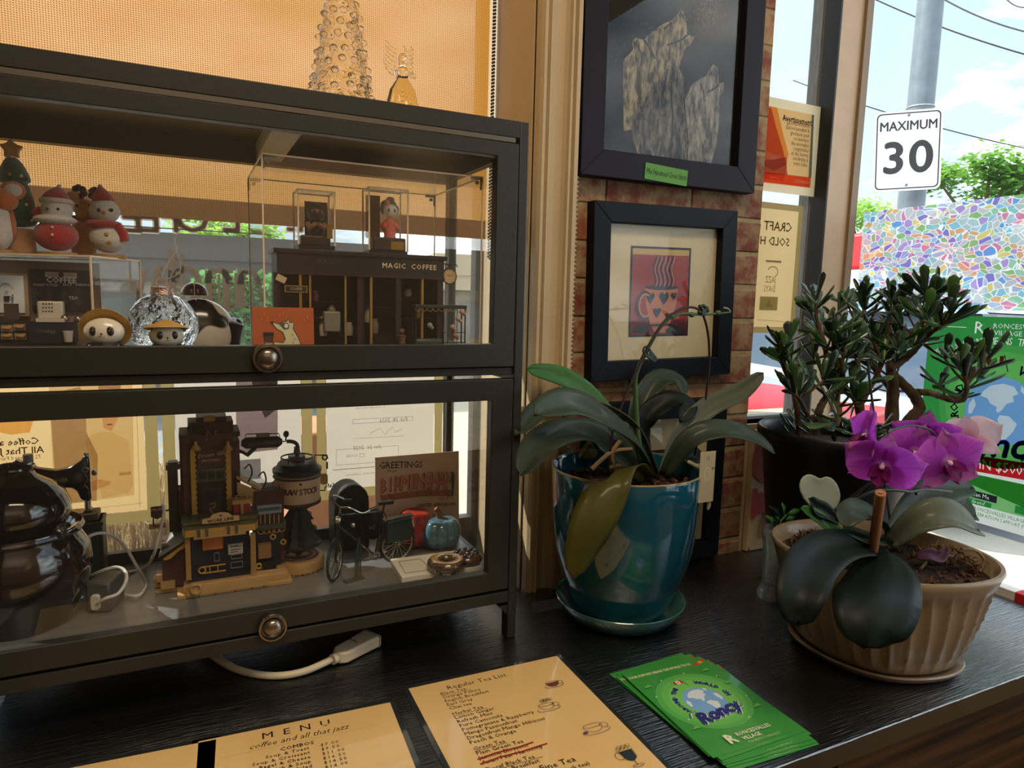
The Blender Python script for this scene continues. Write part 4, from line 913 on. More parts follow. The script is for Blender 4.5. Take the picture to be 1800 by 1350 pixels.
pr.poly('#6a5a60', [(-x, y) for x, y in (q(440, 660), q(488, 660), q(486, 720), q(466, 735), q(450, 700))]); pr.poly('#c98a78', [(-x, y) for x, y in (q(452, 660), q(482, 660), q(480, 690), q(462, 694))])
pr.rect('#8a8a92', *[(-x, y) for x, y in (q(412, 845),)][0], *[(-x, y) for x, y in (q(458, 806),)][0])
pr.M = pr.M @ MIR; pr.text('#f0ece2', 'gmail.com', 10 * sc_, *q(432, 812)); pr.build(t, kind='t')
xa, xb = xz(557, 800)[0], xz(777, 780)[0]; zb3 = xz(680, 868)[1]
t = winpaper('white inspection form with boxes and handwriting, rightmost paper on the big window', xa, xb, zb3, zb3 + .29, whitep, .016)
pr = Print(facing(0, -.0014, 0)); gy = '#a59a90'
def q(px, py): a_, b_ = qq(px, py); return (a_, b_)
def box_(a_, b_, w_=.0006):
    (x0, z0), (x1, z1) = q(*a_), q(*b_); pr.line(gy, [(x0, z0), (x1, z0)], w_); pr.line(gy, [(x1, z0), (x1, z1)], w_); pr.line(gy, [(x1, z1), (x0, z1)], w_); pr.line(gy, [(x0, z1), (x0, z0)], w_)
box_((620, 745), (725, 732)); box_((591, 818), (700, 783)); box_((632, 803), (640, 797)); pr.line(gy, [q(620, 771), q(710, 766)], .0005)
pr.line(gy, [q(650, 762), q(668, 752), q(676, 764), q(690, 750), q(694, 760), q(706, 754)], .0007); pr.line('#8f8278', [q(585, 826), q(660, 820)], .0012)
pr.M = pr.M @ MIR
def q(px, py): a_, b_ = qq(px, py); return (-a_, b_)
pr.text('#8f8680', 'Feb 18, 2026', 12 * sc_, *q(692, 738), shear=.2); pr.text('#8f8680', 'Jun 26, 2025', 12 * sc_, *q(645, 786), shear=.2); pr.text('#8a8278', 'DineSafe', 13 * sc_, *q(590, 852), bold=.0003); pr.text(gy, 'for more information visit', 6 * sc_, *q(650, 716)); pr.text(gy, 'a notice was issued from the establishment', 6 * sc_, *q(650, 831)); pr.text(gy, 'CLOSED', 7 * sc_, *q(618, 801))
pr.build(t, kind='t')
# ================================================================== display cabinet
CY = .857; CX0, CX1 = -.257, .428; CB = 1.15; HT = .738
grey = pm('cabinet_grey', '#27251f', .45, var=.12, vs=8, bump=.12, bs=120, stretch=(1, 1, 1))
cab = thing('display_cabinet', 'dark grey display cabinet with two glazed flap doors standing on the counter', 'cabinet', ((CX0 + CX1) / 2, CY, 0))
cx0, cx1 = CX0 - cab.location.x, CX1 - cab.location.x; D = CB - CY
for x in (cx0, cx1 - .0135):
    MB().box(x, x + .0135, 0, .022, 0, HT).build('corner_post', grey, cab, bevel=.0015)
    MB().box(x, x + .0135, D - .022, D, 0, HT).build('corner_post', grey, cab, bevel=.0015)
    MB().box(x + .001, x + .0125, .022, D - .022, .052, .082).build('side_rail', grey, cab); MB().box(x + .001, x + .0125, .022, D - .022, .385, .425).build('side_rail', grey, cab); MB().box(x + .001, x + .0125, .022, D - .022, .700, HT).build('side_rail', grey, cab)
    MB().box(x + .005, x + .008, .022, D - .022, .082, .385).box(x + .005, x + .008, .022, D - .022, .425, .700).build('side_pane', thin_glass('case_glass', (.985, .99, .985), .9, 0, .012, (.8, .78, .72)), cab)
for x in (cx0, cx1): MB().plate([(x + (.012 if x < 0 else -.036), .052), (x + (.036 if x < 0 else -.012), .052), (x + (.012 if x < 0 else -.012), .030)] if x < 0 else [(x - .012, .052), (x - .028, .052), (x - .012, .036)], .002, .020).build('foot_bracket', grey, cab)
MB().box(cx0 + .0135, cx1 - .0135, 0, .004, .708 + .008, HT).box(cx0 + .0135, cx1 - .0135, .0042, D, HT - .012, HT - .0005).build('top_panel', grey, cab, bevel=.001)
MB().box(cx0 + .0135, cx1 - .0135, D - .02, D, .694, HT - .012).build('back_rail', grey, cab)
MB().box(cx0 + .0135, cx1 - .0135, D - .014, D, .385, .410).build('back_rail', grey, cab)
MB().box(cx0 + .0135, cx1 - .0135, 0, .016, .0575, .0745).box(cx0 + .0135, cx1 - .0135, D - .014, D, .0575, .1055).build('bottom_rail', grey, cab, bevel=.001)
MB().box(cx0 + .0135, cx1 - .0135, .004, .018, .3940, .4045).build('middle_rail', grey, cab, bevel=.001)
MB().box(cx0 + .013, cx1 - .013, .018, D, .4045, .4165).build('shelf', pm('shelf_grey', '#55524d', .35, var=.2, vs=3, stretch=(1, 12, 12)), cab)
MB().box(cx0 + .013, cx1 - .013, .017, D - .002, .0745, .0865).build('base_board', pm('base_grey', '#66686a', .3, var=.35, vs=4, stretch=(1.2, 14, 14)), cab)
MB().box(-.018 + .035, .018 + .035, .02, D - .02, .700, .7245).build('cross_brace', pm('brace_wood', '#a89878', .6, var=.3, vs=40, stretch=(8, 1, 8)), cab)
# thin back glass
MB().box(cx0 + .0135, cx1 - .0135, D - .009, D - .006, .1055, .385).box(cx0 + .0135, cx1 - .0135, D - .009, D - .006, .41, .694).build('back_pane', thin_glass('case_glass_back', (.97, .98, .97), .5, 0, .02, (.8, .78, .72)), cab)
def door(z0, z1, gz0, gz1, kz, lab):
    d = MB(); xa, xb = cx0 + .0145, cx1 - .0145; gx = .381 - cab.location.x; ga = -gx
    f = None
    d.ringbox((xa, xb, z0, z1), (ga, gx, gz0, gz1), -.0005, .0165)
    f = d.build('door', grey, cab, bevel=.0012)
    MB().sheet(ga - .001, gx + .001, gz0 - .001, gz1 + .001, .010).build('pane', thin_glass('door_glass', (.98, .985, .98), 1.0, 0, .015, (.8, .76, .68)), f)
    k = MB(); M = T(0, -.0005, kz, rx=R(90))
    k.lathe([(0, 0), (.0165, 0), (.018, .003), (.0178, .007), (.0165, .009), (.0148, .0092), (.0138, .008), (.0136, .0055), (.0128, .0055), (.0115, .0105), (.008, .0135), (.0, .0145)], 32, M)
    k.build('knob', pm('pewter', '#8a8176', .22, .9), f)
    return f
door(.4056, .7085, .4376, .6895, .4225, 'upper'); door(.0785, .3885, .1066, .3588, .0845, 'lower')
b = MB(); b.box(cx0 + .02, cx1 - .02, .0, .003, .7095, .7155); b.build('shadow_gap_strip', pm('gap_metal', '#6b655c', .35, .6), cab)
# ================================================================== on and in the upper half of the cabinet
SH = .4165
acr = thin_glass('acrylic', (.985, .98, .97), .8, 0, .014, (.85, .78, .70))
edge = pm('acrylic_edge', '#e8cfae', .2, spec=.8)
def felt(n, c): return pm('felt_' + n, c, .95, bump=.9, bs=900, sheen=.6, var=.25, vs=120)
fw, fr_, fg, fo, ft, fb = felt('white', '#e3d8c8'), felt('red', '#b3211d'), felt('green', '#1f4a2c'), felt('orange', '#d9702a'), felt('tan', '#c98f62'), felt('brown', '#3a241b')
fy = felt('yellow', '#c08a34'); bead = pm('bead_black', '#0a0a0a', .2); disc_m = pm('wood_disc', '#a47a4c', .6, var=.3, vs=60)
wood_b = pm('wood_pale', '#b98d58', .6, var=.35, vs=30, stretch=(1, 1, 6))
def clear_case(t, x0, x1, y0, y1, z0, z1, th=.0012, edges=True):
    for nm, d in (('front_pane', [(x0, y0, z0), (x1, y0, z0), (x1, y0, z1), (x0, y0, z1)]), ('back_pane', [(x1, y1, z0), (x0, y1, z0), (x0, y1, z1), (x1, y1, z1)]), ('side_pane', [(x0, y1, z0), (x0, y0, z0), (x0, y0, z1), (x0, y1, z1)]), ('side_pane', [(x1, y0, z0), (x1, y1, z0), (x1, y1, z1), (x1, y0, z1)]), ('top_pane', [(x0, y0, z1), (x1, y0, z1), (x1, y1, z1), (x0, y1, z1)])):
        MB().add(d, [(0, 1, 2, 3)]).build(nm, acr, t, smooth=0)
    if edges:
        e = .0009; b = MB()
        for x in (x0, x1):
            for y in (y0, y1): b.cbox((x, y, (z0 + z1) / 2), (2 * e, 2 * e, z1 - z0))
        for y in (y0, y1): b.cbox(((x0 + x1) / 2, y, z1), (x1 - x0, 2 * e, 2 * e))
        for x in (x0, x1): b.cbox((x, (y0 + y1) / 2, z1), (2 * e, y1 - y0, 2 * e))
        b.build('edge_strip', edge, t, smooth=0)
# --- left acrylic case with a miniature cafe
AY = .905; ax1 = PY(162, 520, AY).x; AZ = PY(158, 450, AY).z
t = thing('acrylic_case', 'clear acrylic case over a miniature coffee shop, left end of the upper shelf', 'display case', (ax1, AY, SH), R(-25))
hx = .085; ah = AZ - SH
clear_case(t, -.20, 0, 0, .1036, 0, ah); ACASE = (t.location.x, hx)
t = thing('miniature_cafe', 'miniature coffee shop with menu board and white till inside the left acrylic case', 'model', (ax1 - .053, .985, SH + .001))
def lq(t, px, py, Y): p = PY(px, py, Y); return p.x - t.location.x, p.z - t.location.z
YW = 1.0; x0, z0 = lq(t, 0, 600, YW); x1, z1 = lq(t, 156, 460, YW)
MB().box(-.062, .052, .0155, .020, 0, ah - .006).build('back_wall', pm('cafe_wall', '#8b7460', .8), t)
MB().box(-.062, .045, -.012, .0155, 0, .003).build('floor_board', pm('cafe_floor', '#6d5a46', .7), t)
a_, b_ = lq(t, 58, 545, YW), lq(t, 157, 476, YW)
f = MB().box(a_[0], b_[0], .010, .0155, a_[1], b_[1]).build('menu_board', pm('menu_black', '#1b181c', .6), t); pr = Print(facing(0, .0098, 0))
def q(px, py): return lq(t, px, py, YW)
sc_ = mpp(PY(100, 500, YW)); cw = '#d8cfc4'
pr.text(cw, 'COFFEE', 13 * sc_, *q(109, 493), bold=.00018); pr.text(cw, 'COLD', 6.5 * sc_, *q(93, 501)); pr.text(cw, 'HOT', 6.5 * sc_, *q(120, 501)); pr.text(cw, 'TEA', 8 * sc_, *q(130, 524)); pr.text(cw, 'TOAST', 5.5 * sc_, *q(70, 501)); pr.text(cw, 'EVERYDAY', 5 * sc_, *q(148, 501))
c_, d_ = q(81, 487), q(136, 480); pr.rect('#b3a08a', c_[0], c_[1], d_[0], d_[1]); pr.text('#1b181c', 'WIDE', 6 * sc_, *q(93, 483.5)); pr.text('#1b181c', 'COFFEE', 4.4 * sc_, *q(125, 483.8)); pr.ell('#2b2428', *q(108.5, 483.5), 4.4 * sc_, 4.6 * sc_)
for k in range(9):
    for px, wd in ((64, 14), (90, 14), (116, 14), (140, 14)): pr.line('#6d645f', [q(px - wd * .4, 508 + k * 3.4), q(px + wd * (.2 + .05 * (k % 4)), 508 + k * 3.4)], .00045)
pr.build(f, .7)
a_, b_ = lq(t, 0, 549, YW), lq(t, 43, 485, YW)
f = MB().box(a_[0] - .004, b_[0] + .004, .008, .0155, a_[1] - .004, b_[1] + .003).build('window_frame', pm('cafe_frame', '#a48c70', .6), t)
MB().box(a_[0], b_[0], .006, .0085, a_[1], b_[1]).build('shop_glass', pm('cafe_sign_white', '#e9eef0', .4), f)
pr = Print(facing(0, .0055, 0)); pr.arctext('#22252a', 'AROMATIC', 5.5 * sc_, *q(14, 513), 10.5 * sc_, 13 * sc_, R(160), R(20)); pr.poly('#17191c', [q(10, 520), q(21, 520), q(20, 530), q(11, 530)]); pr.ring('#17191c', *q(21.5, 524), 2.2 * sc_, 2.6 * sc_, .0006)
for k in range(3): pr.line('#6a6a6c', [q(13 + k * 2.4, 517), q(12.4 + k * 2.4, 514), q(13.4 + k * 2.4, 511)], .0005)
for k in range(5): 
    for s_ in (-1, 1): pr.ell('#22252a', *q(14.5 + s_ * 11.5, 519 + k * 3.2), .0012, .0007, 8, .5 * s_)
pr.build(f, .6)
YC = .975
def bxq(name, px0, px1, py0, py1, Y, dep, mat, par=None, **k):
    a_, b_ = lq(t, px0, py1, Y), lq(t, px1, py0, Y); y0 = Y - t.location.y
    return MB().box(a_[0], b_[0], y0, y0 + dep, a_[1], b_[1]).build(name, mat, par or t, **k)
bxq('counter', -10, 60, 566, 603, YC, .02, pm('cafe_dark', '#1c1a20', .5)); bxq('counter', 51, 130, 568, 603, YC - .01, .03, pm('cafe_navy', '#191b2a', .5))
bxq('sign_card', 8, 32, 534, 561, YC, .002, pm('cafe_brown', '#43302a', .7))
bxq('till_base', 63, 113, 560, 566, YC - .01, .02, pm('cafe_white', '#cfc4b4', .5)); f = bxq('till', 66, 110, 530, 561, YC, .016, pm('cafe_white', '#cfc4b4', .5), bevel=.002)
b = MB()
for i in range(4):
    for j in range(3): x, z = lq(t, 76 + i * 5.2, 534 + j * 6.6, YC); b.ball((x, YC - t.location.y - .0004, z), .0009, 6, 4)
b.build('button', bead, f)
for px, py in ((12, 577), (34, 575), (12, 591), (36, 591)):
    f = bxq('pastry_tray', px - 10, px + 10, py - 5, py + 6, YC - .004, .004, pm('cafe_tray', '#9b8a74', .5)); x, z = lq(t, px, py, YC - .006); MB().ball((x, YC - .006 - t.location.y, z), (.005, .003, .0022), 10, 6).ball((x + .003, YC - .006 - t.location.y, z + .0016), (.0026, .002, .0018), 8, 5).build('pastry', pm('pastry', '#b3834a', .5), f)
for px, py, n in ((114, 561, 'coffee_pot'), (137, 562, 'tea_pot')):
    x, z = lq(t, px, py, YC); MB().lathe([(0, -.003), (.004, -.003), (.005, .0), (.0035, .004), (.001, .0055), (0, .006)], 14, T(x, YC - t.location.y, z)).build(n, pm('steel_small', '#9b8f80', .25, .9), t)
x, z = lq(t, 120, 592, YC - .02); MB().lathe([(0, -.006), (.004, -.006), (.0055, .007), (.005, .007), (.004, -.004), (0, -.004)], 14, T(x, YC - .02 - t.location.y, z)).build('paper_cup', pm('cafe_white', '#cfc4b4', .5), t)
pr = Print(facing(0, YC - .0105 - t.location.y, 0)); pr.text('#8a7c72', 'COFFEE', 8 * sc_, *lq(t, 80, 583, YC - .011), R(-6), shear=.2); pr.build(t, .6)
# --- felted Christmas figures standing on that case
def fig(name, label, px, Y, dz=0):
    p = PY(px, 447, Y); t = thing(name, label, 'figurine', (p.x, Y, AZ + .0004), 0, 'felted Christmas figures'); return t, mpp(p)
def on(px, py, t, Y): p = PY(px, py, Y); return Vector((p.x - t.location.x, 0, p.z - t.location.z))
def disc(t, s, rpx): MB().lathe([(0, 0), (rpx * s, 0), (rpx * s, .0042), (rpx * s - .0006, .0048), (0, .0048)], 24).build('wooden_disc', disc_m, t)
Y = .985; t, s = fig('felt_christmas_tree', 'green felted Christmas tree topped by a yellow star', 38, Y); disc(t, s, 26)
MB().lathe([(0, .0048), (.0155, .0048), (.0150, .015), (.0142, .029), (.012, .031), (0, .031)], 20).build('trunk', ft, t)
c1 = on(34, 395, t, Y); c2 = on(26, 318, t, Y); c3 = on(20, 277, t, Y)
def taper(mb, a, b, prof, seg=18):
    a = Vector(a); b = Vector(b); d = b - a; M = Matrix.Translation(a) @ d.to_track_quat('Z', 'Y').to_matrix().to_4x4(); mb.lathe([(r, z * d.length) for r, z in prof], seg, M)
b = MB(); taper(b, c1 + Vector((0, 0, 0)), c2 + Vector((0, 0, .012)), [(0, -.05), (.014, -.03), (.0195, .03), (.019, .2), (.0165, .5), (.012, .85), (0, 1.0)]); b.build('lower_branches', fg, t, sub=1)
b = MB(); taper(b, c2, c3, [(0, .0), (.010, -.10), (.0158, -.08), (.0165, .05), (.0145, .35), (.011, .7), (.006, 1.0), (0, 1.06)]); b.build('upper_branches', fg, t, sub=1)
st = []
for k in range(10): a = R(90 + 36 * k); st.append(((.0128 if k % 2 == 0 else .0072) * math.cos(a), (.0128 if k % 2 == 0 else .0072) * math.sin(a)))
sc = on(20, 262, t, Y); MB().plate(st, -.005, .005, Matrix.Translation(sc)).build('star', fy, t, bevel=.002, sub=1)
for px, py, m in ((18, 307, fo), (38, 310, fw), (47, 316, bead), (47, 360, fw), (38, 347, fr_), (54, 357, fr_), (57, 388, fw)):
    v = on(px, py, t, Y - .012); MB().ball((v.x, -.0145, v.z), .0018, 8, 6).build('bauble', m, t)
Y = .968; t, s = fig('felt_fox', 'orange and white felted fox, mostly cut off at the left edge', 2, Y); disc(t, s, 22)
MB().ball((-.001, 0, .030), (.0155, .013, .026), 18, 12).build('body', fw, t); MB().ball(on(6, 352, t, Y), (.0145, .012, .013), 18, 12).ball((.013, 0, .034), (.0035, .006, .016), 10, 8).build('head', fo, t)
v = on(23, 335, t, Y); e_ = MB().ball((v.x, 0, v.z), (.0125, .005, .0105), 16, 10).build('ear', fo, t); MB().ball((v.x + .0005, -.0035, v.z), (.009, .003, .0075), 14, 8).build('inner_ear', fw, e_)
MB().ball((on(1, 361, t, Y).x, -.0125, on(1, 361, t, Y).z), .0018, 8, 6).build('eye', bead, t)
Y = .968; t, s = fig('felt_santa', 'round felted Santa in a red coat and hat', 101, Y); disc(t, s, 31)
v = on(99, 414, t, Y); MB().ball(v, (34 * s, .020, 27 * s), 24, 14).build('coat', fr_, t)
for py in (402, 415): q_ = on(97, py, t, Y); MB().ball((q_.x, -.0205, q_.z), .0016, 8, 6).build('button', fw, t)
h_ = on(100, 370, t, Y); b = MB().ball(h_, (24 * s, .0155, 23 * s), 20, 12); q_ = on(98, 387, t, Y); b.ball((q_.x, -.006, q_.z), (33 * s, .0155, 9.5 * s), 18, 10); b.build('head', fw, t)
for px in (87, 106): q_ = on(px, 370, t, Y); MB().ball((q_.x, -.0155, q_.z), .0016, 8, 6).build('eye', bead, t)
b = MB(); taper(b, on(100, 353, t, Y), on(103, 328, t, Y), [(0, -.1), (22.5 * s, -.08), (22 * s, .15), (15 * s, .55), (6 * s, .9), (0, 1.0)]); hat = b.build('hat', fr_, t)
q_ = on(104, 328, t, Y); MB().ball(q_, .0026, 10, 8).build('pompom', fw, hat); q_ = on(99, 354, t, Y); MB().torus(22 * s, .0028, 24, 8, T(q_.x, 0, q_.z)).build('hat_band', fw, hat)
MB().tube([on(76, 380, t, Y), on(66, 372, t, Y), on(58, 377, t, Y)], [.006, .0065, .004], 10).build('arm', fr_, t)
Y = 1.0; t, s = fig('felt_reindeer', 'tan felted reindeer with dark antlers standing behind Santa and the snowman', 148, Y); disc(t, s, 24)
MB().lathe([(0, .004), (.0125, .004), (.0135, .012), (.013, .03), (.011, .042), (0, .046)], 20).build('body', ft, t); h_ = on(150, 368, t, Y); MB().ball(h_, (.0125, .0115, .0125), 18, 12).build('head', ft, t)
q_ = on(149, 358, t, Y); MB().ball((q_.x, -.0105, q_.z), (.005, .003, .002), 10, 6).build('nose', felt('pink', '#c9685a'), t); q_ = on(145, 381, t, Y); MB().ball((q_.x, -.0125, q_.z), (.006, .003, .0048), 12, 8).build('bell', fy, t)
for px in (137, 160): q_ = on(px, 363, t, Y); MB().ball((q_.x, -.010, q_.z), .0018, 8, 6).build('eye', bead, t)
MB().ball(on(130, 346, t, Y), (.0085, .004, .0068), 14, 8, ).build('ear', ft, t)
for c_ in (((133, 332), (138, 330), (145, 333), (147, 340), (142, 345)), ((163, 336), (167, 334), (161, 344))):
    b = MB()
    for px, py in c_: b.ball(on(px, py, t, Y), (.0042, .0034, .0042), 10, 8)
    b.build('antler', fb, t)
b = MB().torus(.012, .003, 20, 8, T(0, 0, on(150, 385, t, Y).z)); b.build('collar', fr_, t)
Y = .968; t, s = fig('felt_snowman', 'felted snowman with a red scarf and Santa hat, rightmost of the felt figures', 191, Y); disc(t, s, 27)
v = on(190, 419, t, Y); MB().ball(v, (28.5 * s, .0185, 25 * s), 22, 14).build('body', fw, t); h_ = on(184, 371, t, Y); MB().ball(h_, (24 * s, .0155, 21 * s), 20, 12).build('head', fw, t)
for px in (176, 198): q_ = on(px, 371.5, t, Y); MB().ball((q_.x, -.0148, q_.z), .0021, 8, 6).build('eye', bead, t)
q_ = on(185, 376, t, Y); MB().ball((q_.x, -.016, q_.z), (.0024, .003, .0024), 8, 6).build('nose', fo, t)
for px, py in ((190, 414), (195, 428)): q_ = on(px, py, t, Y); MB().ball((q_.x, -.0185, q_.z), (.0026, .0015, .0026), 10, 6).build('button', fy, t)
q_ = on(183, 395, t, Y); sf = MB().torus(.0155, .0042, 28, 8, T(q_.x, 0, q_.z, s=(1, 1, 1))).build('scarf', fr_, t); MB().tube([on(205, 396, t, Y - .014), on(214, 408, t, Y - .014), on(219, 424, t, Y - .012)], [.005, .0062, .0052], 10, T(0, -.010, 0)).build('scarf_end', fr_, sf)
b = MB(); taper(b, on(181, 352, t, Y), on(176, 328, t, Y), [(0, -.1), (17.5 * s, -.08), (16.5 * s, .2), (11 * s, .6), (4 * s, .95), (0, 1.03)]); hat = b.build('hat', fr_, t); MB().ball(on(176, 328, t, Y), .0026, 10, 8).build('pompom', felt('grey', '#9a948a'), hat)
# --- pandas in straw hats
pw, pb = pm('glaze_cream', '#e6dcc6', .25, coat=.5), pm('glaze_black', '#15151a', .25, coat=.5); straw = pm('straw_hat', '#c99a4a', .6, bump=.3, bs=300)
def panda(label, px, py, Y, s_, rz, tilt):
    p = PY(px, py, Y); t = thing('panda_figurine', label, 'figurine', (p.x, Y, SH), rz, 'panda figurines'); z = p.z - SH
    MB().ball((0, .002, z * .45), (.017 * s_, .012, max(.009, z * .5)), 16, 10).build('body', pb, t); MB().ball((0, 0, z), (.0185 * s_, .0125, .0138 * s_), 22, 14).build('head', pw, t)
    for k in (-1, 1):
        e_ = MB().ball((k * .0075 * s_, -.0107, z + .001), (.0035 * s_, .002, .0047 * s_), 12, 8).build('eye_patch', pb, t); MB().ball((k * .0073 * s_, -.0126, z + .0018), .0005, 8, 6).build('eye', pw, e_)  # cream dots stand for the shine on the black eye patches
        MB().ball((k * .013 * s_, -.004, z * .45), (.006, .006, .008), 12, 8).build('arm', pb, t)
    MB().ball((0, -.0125, z - .002), (.0013, .001, .0009), 8, 5).build('nose', pb, t); MB().tube([(-.003, -.0122, z - .0045), (-.0012, -.0126, z - .0052), (0, -.0128, z - .004), (.0012, -.0126, z - .0052), (.003, -.0122, z - .0045)], .0003, 5).build('mouth', pb, t)
    M = T(0, .001 if tilt < 40 else .008, z + (.009 if tilt < 40 else .003), rx=R(-tilt)); R0 = .0235 * s_
    h = MB().lathe([(R0, -.0012), (R0 * .98, .0004), (R0 * .6, .005), (R0 * .2, .0088), (0, .0095), (0, .008), (R0 * .2, .0072), (R0 * .6, .0035), (R0, -.0012)], 64, M, lambda a, k: 1 + .012 * math.cos(32 * a)).build('straw_hat', straw, t)
    for k in (-1, 1):
        if tilt < 40: MB().ball((k * .011 * s_, -.003, z + .0135), (.0042, .003, .004), 10, 8).build('ear', pb, t)
panda('panda figurine with its straw hat pushed back like a halo, left one', 183, 583, .886, 1.12, R(-8), 62)
panda('panda figurine in a flat straw hat in front of the glass ball, right one', 293, 590, .889, 1.0, R(6), 8)
# --- cracked glass bauble
glass = pm('clear_glass', '#ffffff', .02, trans=1.0, ior=1.35)
glass_r = pm('rippled_glass', '#ffffff', .04, trans=1.0, ior=1.33, bump=1.0, bs=55)
for n in glass_r.node_tree.nodes:
    if n.type == 'BUMP': n.inputs['Distance'].default_value = .02
Y = .952; p = PY(287, 571, Y); rb = 57 * mpp(p)
t = thing('glass_bauble', 'large rippled clear glass bauble with a silver cap and wire loop', 'ornament', (p.x, Y, SH))
MB().ball((0, 0, rb), rb, 40, 24).build('ball', glass_r, t)
cap_m = pm('cap_silver', '#c9a99a', .3, .9, bump=.6, bs=500)
MB().lathe([(.0135, 1.93 * rb), (.0125, 2.02 * rb), (.0125, 2.14 * rb), (.0128, 2.16 * rb), (.0, 2.18 * rb)], 24, None, lambda a, k: 1 + (.06 * math.cos(12 * a) if k < .1 else 0)).build('cap', cap_m, t)
lp = MB().torus(.0062, .0006, 24, 6, T(0, 0, 2.18 * rb + .005, rx=R(90))).build('wire_loop', cap_m, t)
b = MB().tube(curve([(0, 0, 2.18 * rb + .010), (.004, 0, 2.18 * rb + .022), (.016, 0, 2.18 * rb + .042), (.0185, 0, 2.18 * rb + .050), (.015, 0, 2.18 * rb + .056), (.021, 0, 2.18 * rb + .068), (.0215, 0, 2.18 * rb + .070)], 20), .0004, 5)
b.tube(curve([(.003, 0, 2.18 * rb + .009), (.016, 0, 2.18 * rb + .014), (.022, 0, 2.18 * rb + .026), (.0165, 0, 2.18 * rb + .048), (.017, 0, 2.18 * rb + .060), (.021, 0, 2.18 * rb + .069)], 20), .0004, 5); b.build('thread', pm('thread_silver', '#cfc6b8', .4), lp)
# --- black and white animal bank
Y = 1.035; p = PY(352, 562, Y); s = mpp(p)
t = thing('animal_bank', 'rounded black and white animal ornament with a split dark ball on its back', 'ornament', (p.x, Y, SH)); zz = p.z - SH
bw_ = pm('piebald_glaze', '#d8d0c4', .2, coat=.6, var=1.0, vs=17, col2='#101114', detail=1)
for n in bw_.node_tree.nodes:
    if n.type == 'VALTORGB': n.color_ramp.elements[0].position = .49; n.color_ramp.elements[1].position = .52
MB().ball((0, 0, zz * .55), (58 * s, .032, 62 * s), 28, 16).build('body', bw_, t)
MB().lathe([(0, 0), (.014, 0), (.013, .02), (.015, .04), (0, .05)], 16, T(.036, -.004, 0, ry=R(8))).ball((.047, -.004, .036), (.0085, .010, .011), 14, 10).build('front_leg', pm('glaze_black', '#15151a', .25), t)
MB().lathe([(0, 0), (.013, 0), (.012, .02), (0, .04)], 16, T(-.03, -.004, 0)).build('rear_leg', pm('glaze_black', '#15151a', .25), t)
z2 = PY(342, 519, Y).z - SH; x2 = PY(342, 519, Y).x - p.x; rr = 21 * s
for k in (-1, 1):
    M = T(x2 + k * .0007, 0, z2); b = MB()
    prof = [(rr * math.cos(R(a)), rr * 1.0 * math.sin(R(a))) for a in range(0, 91, 10)]
    n = 10; vs = []; fs = []
    for i, (r0, z0) in enumerate(prof):
        for j in range(n + 1): a = R(-90 + 180 * j / n); vs.append((k * r0 * math.cos(a), r0 * math.sin(a), z0))
    for i in range(len(prof) - 1):
        for j in range(n): q4 = (i * (n + 1) + j, i * (n + 1) + j + 1, (i + 1) * (n + 1) + j + 1, (i + 1) * (n + 1) + j); fs.append(q4 if k > 0 else q4[::-1])
    b.add(vs, fs, M); b.build('half_ball', pm('ball_brown', '#3a1d1a', .3, coat=.4), t, solid=.001)
# --- orange card with an animal and a coffee cup
Y = .879; pa, pb_ = PY(443, 538, Y), PY(552, 545, Y)
t = thing('illustrated_card', 'rust orange card with a pale masked animal holding a coffee cup', 'card', ((pa.x + pb_.x) / 2, Y, SH), rx=R(-4)); w = pb_.x - pa.x; h = pa.z - SH - .001
MB().box(-w / 2, w / 2, -.0006, .0006, 0, h).build('sheet', pm('card_rust', '#b4582a', .6, var=.15, vs=30), t, bevel=.0004)
pr = Print(facing(0, -.0007, 0)); o_ = '#3a2a1e'
def q(px, py): return ((px - 497.5) / 109 * w, h - (py - 540) / (607 - 540) * (h - .012))
body = [(476, 562), (489, 565), (497, 562), (503, 561), (507, 558), (508, 563), (516, 563), (514, 572), (522, 584), (530, 604), (492, 604), (481, 600), (480, 592), (496, 594), (500, 588), (496, 578), (484, 572)]
pr.poly('#cfc59c', [q(*v) for v in body]); pr.line(o_, [q(*v) for v in body + body[:1]], .0009); pr.poly('#5c5646', [q(*v) for v in ((489, 565), (497, 563), (504, 563), (508, 568), (506, 573), (498, 574))]); pr.ell('#e6e0c4', *q(502, 568), .0022, .0026)
pr.ell('#1c1512', *q(477, 563), .0018, .0014); pr.poly('#e6dcc0', [q(463, 584), q(478, 584), q(476.5, 602), q(465.5, 602)]); pr.poly('#4a3028', [q(462.5, 583), q(478.5, 583), q(477.5, 594), q(464, 594)]); pr.rect('#1d1a1c', *q(461.5, 584), *q(479.5, 578)); pr.line(o_, [q(463, 584), q(465.5, 603), q(476.5, 603), q(478, 584)], .0007)
for px, py in ((460, 553), (464, 548), (470, 555), (491, 549), (497, 546), (502, 552), (534, 556), (540, 552), (538, 594)): pr.line('#c67a4c', [q(px, py), q(px, py + 6)], .0008)
for px, py in ((512, 580), (516, 586), (513, 592), (519, 596)): pr.line(o_, [q(px, py), q(px + 1, py + 4)], .0006)
pr.build(t, .6)
